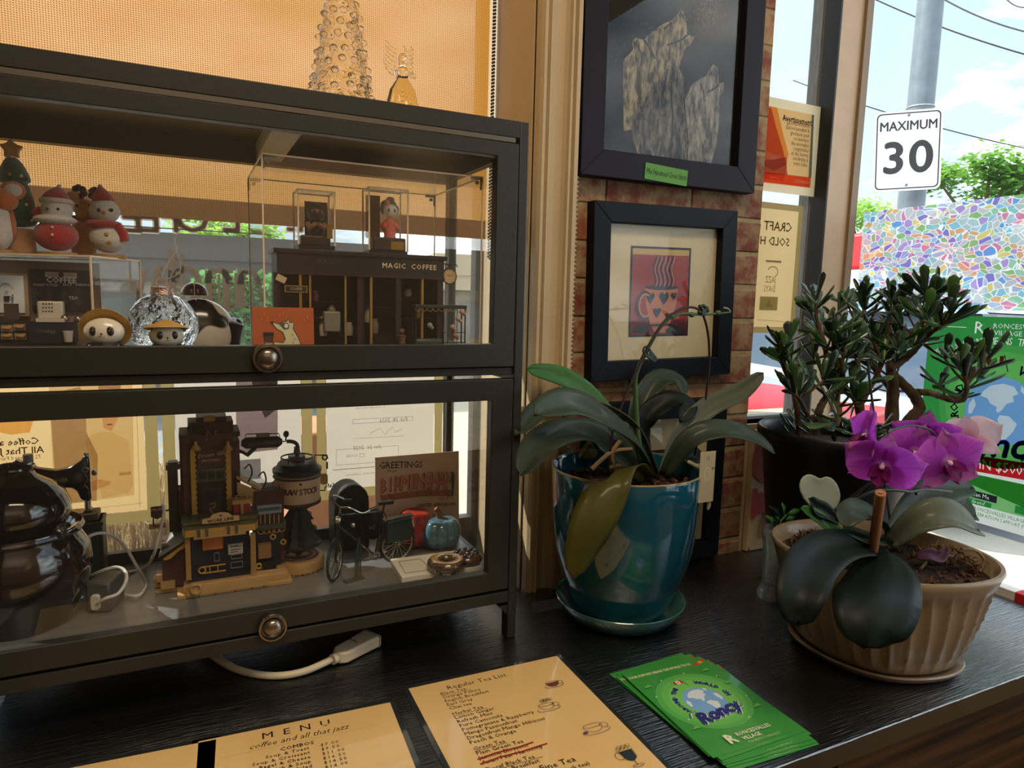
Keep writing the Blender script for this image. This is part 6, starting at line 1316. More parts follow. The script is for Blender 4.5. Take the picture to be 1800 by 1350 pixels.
# raw stock tank
KY = 1.03; kx, kr = fx(522.5, KY, 830), 39 * mpp(PY(522, 840, KY)); y = KY - t.location.y
def kz(py): return LZ(t, 522, py, KY)
MB().lathe([(0, kz(877)), (kr * .98, kz(877)), (kr * .98, kz(833)), (0, kz(833))], 40, T(kx, y, 0)).build('tank_body', pm('tank_cream', '#c2a583', .55, var=.2, vs=40), t)
MB().lathe([(0, kz(828)), (kr * 1.06, kz(828)), (kr * 1.06, kz(822)), (kr * .9, kz(818)), (kr * .82, kz(812)), (kr * .62, kz(809)), (0, kz(808))], 40, T(kx, y, 0)).torus(kr * 1.02, .0013, 40, 6, T(kx, y, kz(835))).build('tank_lid', mk_k, t)
b = MB().torus(kr * .68, .0012, 32, 6, T(kx, y, kz(803))).cyl(kr * .35, kz(810), kz(801), 24, T(kx, y, 0))
for k in range(6): b.tube([(kx + kr * .68 * math.cos(k), y + kr * .68 * math.sin(k), kz(812)), (kx + kr * .68 * math.cos(k), y + kr * .68 * math.sin(k), kz(803))], .0008, 5)
b.build('lid_rail', mk_d, t)
MB().lathe([(0, kz(890)), (kr * .6, kz(890)), (kr * 1.02, kz(882)), (kr * 1.03, kz(877)), (0, kz(876))], 40, T(kx, y, 0)).build('tank_hoop', mk_d, t)
# curved lettering round the tank
o_ = MB(); tx = 'RAW STOCK'; pos = -3.5
for ch in tx:
    if ch != ' ':
        a = pos * .19; o_.text(ch, 15.5 * s, T(kx + (kr * .985) * math.sin(a), y - (kr * .985) * math.cos(a), kz(856), rz=a) @ XZ, .0002, bold=.0003, res=2, sx=.82)
    pos += 1.0 if ch != ' ' else .55
tag(o_.build('lettering', pm('tank_ink', '#3d2018', .6), t, smooth=0), kind='stuff')
o_ = MB()
for a in (-.9, -.8, .86): o_.ball((kx + kr * .985 * math.sin(a), y - kr * .985 * math.cos(a), kz(856)), .0009, 8, 5)
o_.ball((kx, y - kr * .985, kz(842)), (.002, .0006, .002), 8, 6); o_.build('emblem', pm('tank_ink', '#3d2018', .6), t)
# tree of gears under the tank and its drum
for py0, py1, r0, r1 in ((890, 915, .62, .25), (908, 935, .75, .3), (926, 952, .9, .35)):
    MB().lathe([(0, kz(py1)), (kr * r0, kz(py1)), (kr * r1, kz(py0)), (0, kz(py0))], 18, T(kx, y, 0), lambda a, k: 1 + .14 * math.cos(9 * a)).build('fir_tier', pm('fir_dark', '#1e241f', .7), t)
MB().cyl(.004, kz(980), kz(885), 12, T(kx, y, 0)).build('stem', mk_k, t)
b = MB()
for k in range(18): a = k * .7; rr = kr * (.5 + .45 * (k / 18)); b.torus(.0028, .0009, 10, 5, T(kx + rr * math.cos(a), y + rr * math.sin(a), kz(905 + k * 2.8), rx=R(90), rz=a))
b.build('hanging_toy', mk_d, t)
MB().lathe([(0, kz(968)), (kr * .35, kz(968)), (kr * .8, kz(958)), (kr * 1.02, kz(955)), (kr * 1.02, kz(952)), (0, kz(952))], 30, T(kx, y, 0)).build('dish', mk_d, t)
MB().lathe([(0, .003), (kr * 1.12, .003), (kr * 1.16, kz(982)), (kr * 1.08, kz(976)), (kr * .6, kz(974)), (0, kz(974))], 48, T(kx, y, 0)).build('gear_drum', mk_w, t)
b = MB()
for k in range(30):
    a = 2 * PI * k / 30; ca, sa = math.cos(a), math.sin(a); rr = kr * 1.165; w_ = .0022
    b.add([(kx + rr * ca - w_ * sa, y + rr * sa + w_ * ca, kz(983)), (kx + rr * ca + w_ * sa, y + rr * sa - w_ * ca, kz(983)), (kx + rr * .99 * ca, y + rr * .99 * sa, kz(999))], [(0, 1, 2)])
b.build('drum_teeth', mk_y, t); MB().torus(kr * .85, .0018, 36, 6, T(kx, y, kz(974))).torus(kr * .6, .0014, 30, 6, T(kx, y, kz(972))).build('gear_ring', mk_d, t)
# pipe, black drum and hanging plate
px2z = lambda px, py: (LX(t, px, py, KY), y, LZ(t, px, py, KY))
b = MB().tube(curve([px2z(522, 795), px2z(523, 785), px2z(520, 779), px2z(512, 776), px2z(504, 776)], 12), .0028, 10); b.cyl(.0042, kz(789), kz(785), 14, T(kx, y, 0)); b.build('pipe', pm('model_iron', '#35353a', .4, .5), t)
MB().lathe([(0, 0), (.0035, .001), (.0035, .004), (.0048, .006), (.003, .010), (.0052, .012), (.0044, .017), (0, .018)], 12, T(kx, y, kz(810))).build('valve', mk_d, t)
b = MB(); p0, p1 = px2z(424, 779), px2z(496, 776); d = Vector(p1) - Vector(p0); M = Matrix.Translation(p0) @ d.to_track_quat('Z', 'Y').to_matrix().to_4x4(); L_ = d.length
b.lathe([(0, 0), (.004, .0), (.0085, .006), (.0085, L_ - .006), (.004, L_), (0, L_)], 20, M); b.build('drum', mk_k, t); pr = Print(facing(0, y - .0092, 0)); pr.text('#6b5a4a', 'PRODUCTION', 7 * s, (p0[0] + p1[0]) / 2, (p0[2] + p1[2]) / 2 - .0004, R(1)); pr.build(t, .6)
b = MB(); b.tube([px2z(431, 768), px2z(433, 763), px2z(490, 762), px2z(492, 768)], .0008, 6); b.build('drum_rail', mk_k, t)
MB().plate([px2z(450, 768)[0::2], px2z(474, 767)[0::2], px2z(474, 760)[0::2], px2z(450, 761)[0::2]], y - .003, y - .001).build('drum_plate', mk_s, t); MB().ball(px2z(503, 763), (.0042, .003, .0052), 12, 8).tube([px2z(503, 768), px2z(502, 776), px2z(497, 776)], .0011, 6).build('drum_knob', mk_k, t)
b = MB().add([px2z(420, 794), px2z(436, 803), px2z(452, 788), px2z(444, 786), px2z(434, 796), px2z(422, 790)], [(0, 1, 2, 3, 4, 5)]); b.build('spout', mk_k, t, solid=.004)
b = MB(); b.tube([px2z(553, 814), px2z(553, 800), px2z(575, 800), px2z(576, 806)], .0011, 6); b.torus(.0036, .0012, 14, 6, T(*px2z(571, 804), rx=R(90))); b.tube([px2z(575, 812), px2z(575, 824)], .0013, 6); b.tube([px2z(558, 862), px2z(571, 862), px2z(571, 856)], .0011, 6); b.build('bracket', mk_k, t)
a_ = px2z(569.5, 842); MB().plate([(a_[0] + u * .0055, a_[2] + v * .0085) for u, v in ((-1, -.75), (-.5, -1), (.5, -1), (1, -.75), (1, .7), (.4, 1), (-.4, 1), (-1, .7))], y - .001, y + .001).build('hanging_plate', mk_w, t)
# small number plate left of the annex
a_ = (LX(t, 276, 900, TY), TY - t.location.y, LZ(t, 276, 900, TY)); f = MB().plate([(a_[0] + u * 9.5 * s, a_[2] + v * 9.5 * s) for u, v in ((-1, 1), (1, 1), (1, -.8), (0, -1.4), (-1, -.8))], -.0 + a_[1], a_[1] + .002).build('number_plate', mk_d, t); z1 = LZ(t, 276, 925, TY); MB().box(a_[0] - 13 * s, a_[0] + 13 * s, a_[1], a_[1] + .002, z1 - 4.5 * s, z1 + 4.5 * s).build('year_plate', mk_w, f)
MB().box(a_[0] + 8.2 * s, a_[0] + 26 * s, a_[1] + .002, a_[1] + .004, a_[2] - .001, a_[2] + .001).tube([(a_[0] - 6 * s, a_[1], a_[2] - .008), (a_[0] - 6 * s, a_[1], z1)], .0009, 5).build('plate_arm', mk_k, f)
pr = Print(facing(0, a_[1] - .0002, 0)); pr.text('#d0b088', 'NO.30', 6 * s, a_[0], a_[2] + .0035, bold=.0001); pr.text('#4a2c20', '1892', 5.5 * s, a_[0], z1, bold=.0001); pr.build(t, .6)

# --- toy sewing machine on a green-black box
Y = 1.105
t, s = place('dark_box', 'dark green box with a round knob, under the toy sewing machine', 'box', 140, 1000, Y - .035)
bxk = pm('box_green', '#1b2624', .4, var=.3, vs=30); x0, x1 = LX(t, 88, 960, Y - .035), LX(t, 182, 960, Y - .035); zt_ = LZ(t, 150, 920, Y - .035)
MB().box(x0, x1, 0, .045, 0, zt_).build('body', bxk, t, bevel=.002); MB().box(x0 - .001, x1 + .001, -.001, .046, zt_ - .006, zt_).build('lid', bxk, t, bevel=.001); MB().box(x0 + .006, x1 - .006, -.0015, 0, .008, zt_ - .012).build('door', pm('box_panel', '#22302d', .35), t, bevel=.001)
xk, zk = LX(t, 150, 981, Y - .04), LZ(t, 150, 981, Y - .04); MB().lathe([(0, 0), (.010, 0), (.009, .002), (.004, .003), (.0045, .006), (0, .007)], 20, T(xk, -.0015, zk, rx=R(90))).build('knob', pm('box_knob', '#6a5c4a', .3, .8), t); BOXZ = t.location.z + zt_
p = PY(140, 900, Y); t = thing('toy_sewing_machine', 'small black vintage toy sewing machine behind the brown jars', 'sewing machine', (p.x, Y - .012, BOXZ + .0004)); Y = Y - .012
enamel = pm('black_enamel', '#0c0b0d', .18, coat=.7); chrome = pm('chrome', '#b8b2a8', .2, 1.0); base_w = pm('machine_base', '#4a3a2c', .45, var=.3, vs=20)
q = lambda px, py: (LX(t, px, py, Y), LZ(t, px, py, Y))
MB().box(q(60, 915)[0], q(176, 915)[0], -.017, .017, 0, q(150, 899)[1]).build('base', base_w, t, bevel=.002)
MB().box(q(115, 900)[0], q(148, 900)[0], -.012, .012, q(150, 899)[1], q(150, 897)[1]).build('bed_plate', chrome, t)
arm = [q(20, 905), q(20, 815), q(28, 806), q(66, 822), q(100, 826), q(124, 820), q(143, 808), q(147, 800), q(157, 800), q(159, 812), q(160, 850), q(162, 874), q(158, 880), q(143, 877), q(136, 862), q(128, 856), q(60, 856), q(50, 862), q(44, 905)]
MB().plate(arm, -.008, .008).build('arm', enamel, t, bevel=.003)
MB().cyl(.0042, q(150, 895)[1] - .001, q(150, 876)[1], 12, T(q(154, 880)[0], 0, 0)).build('needle_bar', chrome, t); MB().box(q(149, 893)[0], q(163, 893)[0], -.005, .005, q(150, 899)[1], q(150, 893)[1]).build('presser_foot', chrome, t, bevel=.001)
MB().lathe([(0, 0), (.0042, 0), (.0035, .002), (.0042, .005), (0, .0055)], 14, T(q(152, 802)[0], 0, q(152, 802)[1])).build('top_screw', chrome, t)
MB().lathe([(0, 0), (.006, 0), (.006, .013), (0, .013)], 18, T(q(50, 815)[0], 0, q(50, 815)[1])).build('thread_spool', pm('spool_grey', '#7a7d78', .5), t)
MB().lathe([(0, 0), (.003, .001), (.005, .004), (.003, .007), (0, .008)], 14, T(q(161, 830)[0], -.004, q(161, 830)[1], ry=R(90))).build('tension_dial', chrome, t); MB().plate([q(132, 842), q(132, 832), q(138, 829), q(145, 832), q(145, 842)], -.0092, -.008).build('face_plate', chrome, t)
MB().torus(.0035, .0009, 14, 6, T(q(151, 823)[0], -.0085, q(151, 823)[1], rx=R(90))).tube(curve([(q(151, 830)[0], -.0085, q(151, 832)[1]), (q(155, 838)[0], -.0085, q(155, 840)[1]), (q(149, 848)[0], -.0085, q(149, 848)[1]), (q(155, 854)[0], -.0085, q(155, 856)[1])], 12), .0009, 6).build('scroll_ornament', chrome, t)
pr = Print(facing(0, -.0083, 0)); pr.text('#9a8a5a', 'SINGER', 8.5 * s, *q(105, 842), bold=.0001); pr.build(t, .4)
# --- brown glazed jars
brown = pm('brown_glaze', '#0c0908', .1, var=1.0, vs=9, col2='#1e0e07', coat=.8, detail=2)
Y = .985
p = PY(34, 1000, Y); s = mpp(p); jx = p.x
def jz(py): return PY(34, py, Y).z
t = thing('glazed_jar', 'brown black glazed jar, the wide lower one with a rolled rim', 'jar', (jx, Y, LB + .0003)); z = lambda py: jz(py) - LB
MB().lathe([(0, 0), (66 * s, 0), (80 * s, z(1090)), (105 * s, z(1030)), (112 * s, z(1000)), (108 * s, z(965)), (96 * s, z(945)), (92 * s, z(937)), (99 * s, z(931)), (97 * s, z(925)), (86 * s, z(928)), (80 * s, z(938)), (0, z(945))], 48).build('body', brown, t)
MB().torus(95 * s, .0042, 48, 8, T(0, 0, z(932))).build('rim', brown, t)
p2 = z(938)
t = thing('glazed_jar', 'round brown black glazed jar with an open mouth, stacked in the lower jar', 'jar', (jx, Y, LB + p2 + .0014)); z3 = lambda py: jz(py) - t.location.z
MB().lathe([(0, 0), (60 * s, 0), (74 * s, z3(925)), (83 * s, z3(903)), (82 * s, z3(889)), (74 * s, z3(868)), (55 * s, z3(850)), (35 * s, z3(838)), (30 * s, z3(829)), (34 * s, z3(822)), (33 * s, z3(819)), (27 * s, z3(822)), (26 * s, z3(834)), (50 * s, z3(856)), (0, z3(858))], 44).build('body', brown, t)
# --- white cube plug with cables
Y = .972
t, s = place('power_cube', 'grey power outlet cube with a white plug in front of the dark box', 'power outlet', 173, 1080, Y, R(-18)); gcube = pm('cube_grey', '#4b4a48', .45); whp = pm('cable_white', '#c9c3b8', .4)
w = 20 * s; h = LZ(t, 172, 1025, Y); MB().box(-w, w, 0, .045, 0, h).build('body', gcube, t, bevel=.003)
MB().plate(rrect(-.0065, .004, .006, .026, .004), -.006, 0).build('plug', whp, t, bevel=.001)
def cable3(name, label, pts, r, grp=None):
    o = MB().tube(curve(pts, 40), r, 8).build(name, whp); tag(o, label, 'cable', grp); return o
P3 = lambda px, py, Y: tuple(PY(px, py, Y))
def Pf(px, py): p = PZ(px, py, LB + .0035); return tuple(p)
cable3('white_cable', 'white cable looping from the cube plug over the cabinet floor', [P3(170, 1062, .966), P3(185, 1052, .955), P3(208, 1043, .96), P3(222, 1020, .97), P3(219, 1003, .99), P3(205, 997, 1.0), P3(185, 1001, 1.0), P3(160, 1012, 1.01), P3(152, 1018, 1.02), P3(160, 1026, 1.03)], .0021)
cable3('white_cable', 'white cable arching from the jars and up past the number plate of the model', [P3(138, 965, 1.02), P3(158, 942, 1.03), P3(188, 938, 1.04), P3(215, 955, 1.04), P3(240, 995, 1.03), Pf(256, 1025), Pf(250, 1042), Pf(235, 1048), Pf(206, 1043)], .0021)
cable3('white_cable', 'white cable running along the floor and up beside the number plate', [Pf(192, 1014), Pf(225, 1006), Pf(255, 998), P3(270, 975, 1.0), P3(282, 930, .996), P3(288, 900, .994), P3(286, 887, .994)], .0021)
cable3('charging_cable', 'short white charger lead beside the cube', [P3(193, 1012, 1.03), P3(183, 1030, 1.03), Pf(176, 1040)], .0018)
# --- toy bicycle
bike = thing('toy_bicycle', 'dark green toy roadster bicycle with a green pannier bag', 'bicycle', (PY(645, 960, .975).x, .975, LB + .0004), R(14)); BY = 0
bg_, bsil = pm('bike_green', '#12241e', .3, coat=.4), pm('bike_silver', '#b9b4aa', .25, .9); tyre = pm('bike_tyre', '#121212', .6)
s = mpp(PY(645, 960, .975)); rw = 33.5 * s; xr, zr = 61 * s, 0
zr = PY(705, 955, .985).z - bike.location.z; xf = -60 * s; zf = zr - .004; rw_ = rw
def bwheel(x, z, rz):
    M = T(x, 0, z, rz=rz) @ Matrix.Rotation(R(90), 4, 'X'); o = MB().torus(rw, .0021, 48, 8, M).build('wheel', tyre, bike); MB().torus(rw - .0026, .0010, 48, 6, M).build('rim', bsil, o)
    b = MB()
    for k in range(26): a = 2 * PI * k / 26; a2 = a + .35 * (1 if k % 2 else -1); b.tube([(.0025 * math.cos(a2), .0025 * math.sin(a2), .0022 * (1 if k % 2 else -1)), ((rw - .003) * math.cos(a), (rw - .003) * math.sin(a), 0)], .00032, 4, M)
    b.build('spokes', bsil, o); MB().cyl(.0026, -.006, .006, 10, M).build('hub', bsil, o); 
    MB().torus(rw + .0038, .0012, 26, 6, M, R(20), R(165)).build('mudguard', bg_, bike)
bwheel(xf, zf, R(44)); bwheel(xr, zr, 0)
hd = (xf + 10 * s, 0, zf + 82 * s); hd2 = (xf + 7 * s, 0, zf + 60 * s); bb_ = (xf + 76 * s, 0, zr - 13 * s); st = (xf + 94 * s, 0, zf + 78 * s)
for n_, a_, b_, r_ in (('top_tube', (hd[0] + 2 * s, 0, hd[2] - 4 * s), (st[0] - 3 * s, 0, st[2] - 8 * s), .0014), ('down_tube', hd2, bb_, .0015), ('seat_tube', bb_, (st[0], 0, st[2] + 4 * s), .0015), ('chain_stay', bb_, (xr, .003, zr), .0011), ('seat_stay', (st[0] - 2 * s, 0, st[2] - 6 * s), (xr, .003, zr), .0010), ('head_tube', hd, hd2, .0020)): MB().tube([a_, b_], r_, 8).build(n_, bg_, bike)
MB().tube([(hd2[0], -.003, hd2[2]), (xf - 1 * s, -.004, zf)], .0012, 8).tube([(hd2[0], .003, hd2[2]), (xf + 1 * s, .004, zf)], .0012, 8).build('fork', bg_, bike)
MB().tube(curve([(hd[0] + 46 * s, -.020, hd[2] + 4 * s), (hd[0] + 28 * s, -.020, hd[2] + 1 * s), (hd[0] + 8 * s, -.014, hd[2] + 12 * s), (hd[0], 0, hd[2] + 10 * s), (hd[0] - 6 * s, .014, hd[2] + 22 * s), (hd[0] + 2 * s, .020, hd[2] + 24 * s), (hd[0] + 20 * s, .020, hd[2] + 14 * s)], 30), .0013, 8).tube([hd, (hd[0], 0, hd[2] + 10 * s)], .0013, 8).build('handlebar', bsil, bike)
for y_, x_ in ((-.020, 46), (.020, 20)): MB().tube([(hd[0] + (x_ - 2) * s, y_, hd[2] + (4 if y_ < 0 else 14) * s), (hd[0] + (x_ + 12) * s, y_, hd[2] + (6 if y_ < 0 else 12) * s)], .0021, 8).build('grip', bg_, bike)
MB().lathe([(0, 0), (.0055, 0), (.006, .003), (.004, .007), (0, .008)], 16, T(hd[0] - 3 * s, -.001, hd[2] - 12 * s, ry=R(-70))).build('headlamp', bsil, bike); MB().ball((hd[0] + 18 * s, -.010, hd[2] - 22 * s), (.0035, .003, .0035), 10, 8).build('bell', bsil, bike)
MB().add([(x, y, z) for x, y, z in ((st[0] - 12 * s, -.002, st[2] + 10 * s), (st[0] - 12 * s, .002, st[2] + 10 * s), (st[0] + 16 * s, .0075, st[2] + 10 * s), (st[0] + 16 * s, -.0075, st[2] + 10 * s), (st[0] - 12 * s, -.0015, st[2] + 4 * s), (st[0] - 12 * s, .0015, st[2] + 4 * s), (st[0] + 15 * s, .006, st[2] + 3 * s), (st[0] + 15 * s, -.006, st[2] + 3 * s))], [(0, 1, 2, 3), (7, 6, 5, 4), (0, 4, 5, 1), (1, 5, 6, 2), (2, 6, 7, 3), (3, 7, 4, 0)]).build('saddle', bg_, bike, bevel=.0012)
pan = MB().plate(rrect(xr - 27 * s, xr + 23 * s, zr + 8 * s, zr + 48 * s, .003), -.011, -.003).build('pannier_bag', pm('pannier_green', '#15302a', .55), bike, bevel=.0015); MB().box(xr - 25 * s, xr + 21 * s, -.0118, -.011, zr + 36 * s, zr + 44 * s).build('bag_flap', pm('pannier_green', '#15302a', .55), pan)
MB().plate(rrect(xr - 24 * s, xr + 24 * s, zr + 10 * s, zr + 46 * s, .003), .004, .012).build('pannier_bag', pm('pannier_green', '#15302a', .55), bike, bevel=.0015)
b = MB()
for z_ in (47, 50): b.box(xr - 30 * s, xr + 30 * s, -.006, .006, zr + z_ * s - .0005, zr + z_ * s + .0005)
b.tube([(xr + 28 * s, 0, zr + 48 * s), (xr, .004, zr)], .0008, 6).tube([(xr + 24 * s, -.004, zr + 48 * s), (xr + 34 * s, 0, zr + 26 * s)], .0016, 6); b.build('rack', bsil, bike)
M = T(bb_[0], -.004, bb_[2], rx=R(90)); b = MB().torus(.0058, .0007, 20, 6, M)
for k in range(5): a = k * 2 * PI / 5; b.tube([(0, 0, 0), (.0055 * math.cos(a), .0055 * math.sin(a), 0)], .0005, 5, M)
b.build('chainring', bsil, bike)
for k in (-1, 1): MB().bar((bb_[0], k * .005, bb_[2]), (bb_[0] + k * 22 * s, k * .006, bb_[2] - k * 1 * s), .0018).cbox((bb_[0] + k * 24 * s, k * .009, bb_[2] - k * 1 * s), (.006, .006, .002)).build('crank', bsil, bike)
MB().box(xf + 28 * s, xf + 36 * s, -.016, -.0145, 0, zf + 16 * s).box(xf + 8 * s, xf + 44 * s, -.022, -.010, 0, .0008).box(xf + 41 * s, xf + 43 * s, -.010, -.009, .001, zf + 30 * s).build('display_stand', pm('stand_green', '#20302a', .4), bike)
MB().bar((xf + 32 * s, -.015, zf + 14 * s), (xf + 46 * s, 0, zf + 30 * s), .002).bar((xr - 3 * s, .008, 0), (xr - 3 * s, .008, zr), .0028).build('stand_arm', pm('stand_green', '#20302a', .4), bike)
# --- black radio-like case
Y = 1.07
t, s = place('mesh_front_case', 'black round-topped case with a mesh front behind the toy bicycle', 'case', 628, 975, Y, R(4)); q = lambda px, py: (LX(t, px, py, Y), LZ(t, px, py, Y)); zt_ = q(610, 853)[1]; xl = q(589, 900)[0]; xr_ = q(650, 900)[0]; blk_ = pm('case_black', '#15161a', .55, bump=.3, bs=400)
arcp = [(xl, .0), (xr_, 0), (xr_, zt_ * .72)] + [((xl + xr_) / 2 + (xr_ - xl) / 2 * math.cos(a), zt_ * .72 + zt_ * .28 * math.sin(a)) for a in [PI * k / 12 for k in range(1, 12)]] + [(xl, zt_ * .72)]
MB().plate(arcp, 0, .045).build('body', blk_, t, bevel=.003); MB().plate([(x * .86 + (xl + xr_) * .07, z_ * .9 + .004) for x, z_ in arcp], -.0015, 0).build('mesh_front', pm('case_mesh', '#26282c', .5, bump=1, bs=1500), t); MB().torus((xr_ - xl) * .36, .0012, 28, 6, T((xl + xr_) / 2, -.002, zt_ * .66, rx=R(90))).torus((xr_ - xl) * .24, .001, 24, 6, T((xl + xr_) / 2, -.002, zt_ * .66, rx=R(90))).build('embossed_ring', blk_, t)
MB().ball((xr_ + .006, .0, zt_ * .36), (.020, .016, .026), 18, 12).build('side_pouch', blk_, t); MB().tube(curve([(xl, -.002, zt_ * .7), (xl - .003, -.006, zt_ * .5), (xl, -.002, zt_ * .2)], 10), .0014, 6).build('carry_strap', blk_, t)
pr = Print(facing(0, -.0175, 0)); pr.line('#8d8a80', [(xr_ - .006, zt_ * .36), (xr_ + .004, zt_ * .40), (xr_ + .003, zt_ * .34), (xr_ - .006, zt_ * .36)], .0014); pr.build(t, .5)
# --- postcard, pumpkins, donuts
Y = 1.085
a_, b_, c_, d_ = PY(660, 793, Y), PY(809, 806, Y), PY(803, 911, Y), PY(659, 905, Y); w = (b_.x - a_.x); zt_ = (a_.z + b_.z) / 2; zb = LB + .006
t = thing('postcard', 'peach coloured Greetings from Birmingham postcard standing behind the pumpkins', 'card', ((a_.x + b_.x) / 2, Y, LB), R(0), rx=R(-3)); h = zt_ - LB
x0 = a_.x - t.location.x + .001; x1 = b_.x - t.location.x; zcb = (c_.z + d_.z) / 2 - LB
MB().box(x0, x1, -.0006, .0006, 0.0006, h).build('sheet', pm('card_peach', '#f7d3b4', .5, var=.12, vs=20), t, bevel=.0004)
pr = Print(facing(0, -.0007, 0)); sc_ = mpp(PY(735, 850, Y)); q = lambda px, py: (PY(px, py, Y).x - t.location.x, PY(px, py, Y).z - LB)
pr.text('#2a201c', 'GREETINGS', 16.5 * sc_, *q(707, 819), R(-3), sx=.92, bold=.0002); pr.text('#6a3a2a', 'From', 8 * sc_, *q(690, 829), R(-3), shear=.4)
word = 'BIRMINGHAM'; 
for i, ch in enumerate(word):
    px = 674 + i * 12.8; py = 855 - 5.0 * i / 3 + (0 if i < 4 else 1.5 * (i - 4)); py = 856 - 10 * math.sin(i / 9 * 1.9)
    (ex, ez), (fx_, fz_) = q(px - 5.5, py + 15), q(px + 6.5, py + 15); (gx, gz) = q(px - 2 if i < 5 else px - 4, py + 26)
    pr.poly('#4a2a24', [(ex, ez), (fx_, fz_), (gx + (fx_ - ex), gz), (gx, gz)]); pr.poly('#b4663e', [(ex + .0006, ez), (fx_ - .0004, fz_), (gx + (fx_ - ex) - .001, gz + .0008), (gx + .0004, gz + .0008)])
    hh_ = (30 + (i / 9) * 8) * sc_
    pr.text('#26303c', ch, hh_ * 1.16, *q(px + .6, py + .5), R(-2), bold=.0010, sx=.60); pr.text(('#f0946c', '#e88a70', '#dc8064')[i % 3], ch, hh_ * 1.12, *q(px, py), R(-2), bold=.0004, sx=.60)
pr.poly('#3a4a66', [q(793, 828), q(797, 832), q(797, 868), q(793, 873)])
pr.text('#2a201c', 'UNITED KINGDOM', 8.4 * sc_, *q(766, 887), R(-4), bold=.0002, sx=1.0); pr.text('#7a4a3a', 'England', 6 * sc_, *q(777, 876), R(-3), shear=.3); pr.build(t, .6)
def pumpkin(name, label, px, pyb, Y, rx, hz, mat, stem_m, n=9):
    p = PY(px, pyb, Y); t = thing(name, label, 'ornament', (p.x, Y, LB + .0003), group='glazed pumpkins'); s = mpp(p); r = rx * s
    prof = [(r * math.sin(a) ** .75 if 0 < a < PI else 0, hz * s * .5 - hz * s * .5 * math.cos(a) - (.10 * hz * s * math.exp(-((a - PI) / .5) ** 2))) for a in [PI * k / 18 for k in range(19)]]
    MB().lathe(prof, 72, None, lambda a, k: 1 - .10 * abs(math.cos(n * a / 2)) ** 6).build('body', mat, t)
    if stem_m: MB().tube(curve([(0, 0, hz * s * .86), (-.001, -.001, hz * s * .98), (-.004, -.002, hz * s * 1.12), (-.008, -.002, hz * s * 1.2)], 10), [.0068 - .0003 * k for k in range(11)], 10).build('stem', stem_m, t)
    return t
pumpkin('ceramic_pumpkin', 'glossy teal blue ribbed ceramic pumpkin with a brown stem', 772, 978, 1.03, 37, 60, pm('teal_glaze_pumpkin', '#4f7684', .12, coat=.8, var=.3, vs=12, col2='#2a3c46'), pm('stem_brown', '#8a5a34', .4))
pumpkin('ceramic_pumpkin', 'plain red ornament pumpkin half hidden behind the teal one', 730, 960, 1.05, 33, 72, pm('red_glaze', '#a32a1c', .3, coat=.4), None, 4)
p = PZ(745, 1012, LB); q4 = [PZ(*v, LB) for v in ((690, 1003), (704, 1030), (850, 1008), (842, 985))]
t = thing('white_box', 'flat white box lying open-ended at the front right of the cabinet floor', 'box', (.330, .945, LB + .0003), R(-2)); whb = pm('white_card', '#d9d4c6', .5)
MB().box(-.060, .064, -.038, .036, 0, .0115).build('body', whb, t, bevel=.001); b = MB()
for a_, b_ in (((-.052, -.026), (-.012, -.026)), ((-.012, -.026), (-.016, .020)), ((-.016, .020), (-.050, .020)), ((-.050, .020), (-.052, -.026))): b.bar((*a_, .0117), (*b_, .0117), .0007)
b.build('lid_slit', pm('slit_dark', '#6a655a', .7), t)
BT = LB + .0118
def donut(label, x, y, r, mat, top, n):
    t = thing('glass_donut', label, 'ornament', (x, y, BT + .0004), group='glazed donut ornaments'); MB().torus(r * .62, r * .36, 36, 14, T(0, 0, r * .30, s=(1, 1, .85))).build('ring', mat, t)
    MB().torus(r * .62, r * .30, 36, 10, T(0, 0, r * .40, s=(1, 1, .7)), 0, 2 * PI).build('icing', top, t); return t
donut('tan iced glossy donut ornament with a clear rim on the white box', .338, .912, .030, glass, pm('icing_tan', '#b58a5e', .12, coat=.8), 0)
t = donut('chocolate iced glossy donut ornament beside the tan one, nearest the corner', .376, .927, .025, pm('donut_brown', '#5a3a26', .15, coat=.8), pm('icing_choc', '#24140e', .12, coat=.8), 0)
for k in range(9): a = k * .7; MB().ball((.0155 * math.cos(a), .0155 * math.sin(a), .0165), (.0045, .0022, .0015), 8, 6, ).build('drizzle', pm('choc_black', '#120b09', .1, coat=.8), t)
# ================================================================== on the counter
# --- laminated menus
plast = thin_glass('laminate', (.95, .95, .93), 2.0, .03, .10, (.5, .5, .5)); 
menu_p = pm('menu_cream', '#f0c886', .22, var=.15, vs=6, col2='#dba95e', coat=.9, bump=.06, bs=14)
for n in menu_p.node_tree.nodes:
    if n.type == 'BUMP': n.inputs['Distance'].default_value = .01
lam_edge = pm('laminate_edge', '#2c2f30', .12, coat=.8)
FLAT = Matrix.Identity(4)
def menu(name, label, tl_, tr_, group='laminated menus', z=.0):
    A, B = PZ(*tl_, z), PZ(*tr_, z); d = B - A; rz = math.atan2(d.y, d.x); w, h = .2286, .292; m = .0065
    t = thing(name, label, 'menu', (A.x, A.y, z + .0002), rz, group)
    MB().prism(rrect(0, w, -h, 0, .006), 0, .0006).build('laminate', lam_edge, t)
    MB().box(m, w - m, -h + m, -m, .0006, .0009).build('sheet', menu_p, t); pr = Print(Matrix.Translation((0, 0, .00092)), .00003); return t, pr, rz, (lambda px, py: (t.matrix_basis.inverted() @ PZ(px, py, z + .001)).xy)
ink = '#33241a'
t, pr, rz, q = menu('laminated_menu', 'laminated cream menu headed MENU, the middle one', (338, 1301), (703, 1227))
pr.text(ink, 'M E N U', .016, .110, -.022, space=1.25, sx=1.1, bold=.0001); pr.text(ink, 'coffee and all that jazz', .0128, .112, -.037, shear=.35, sx=.95)
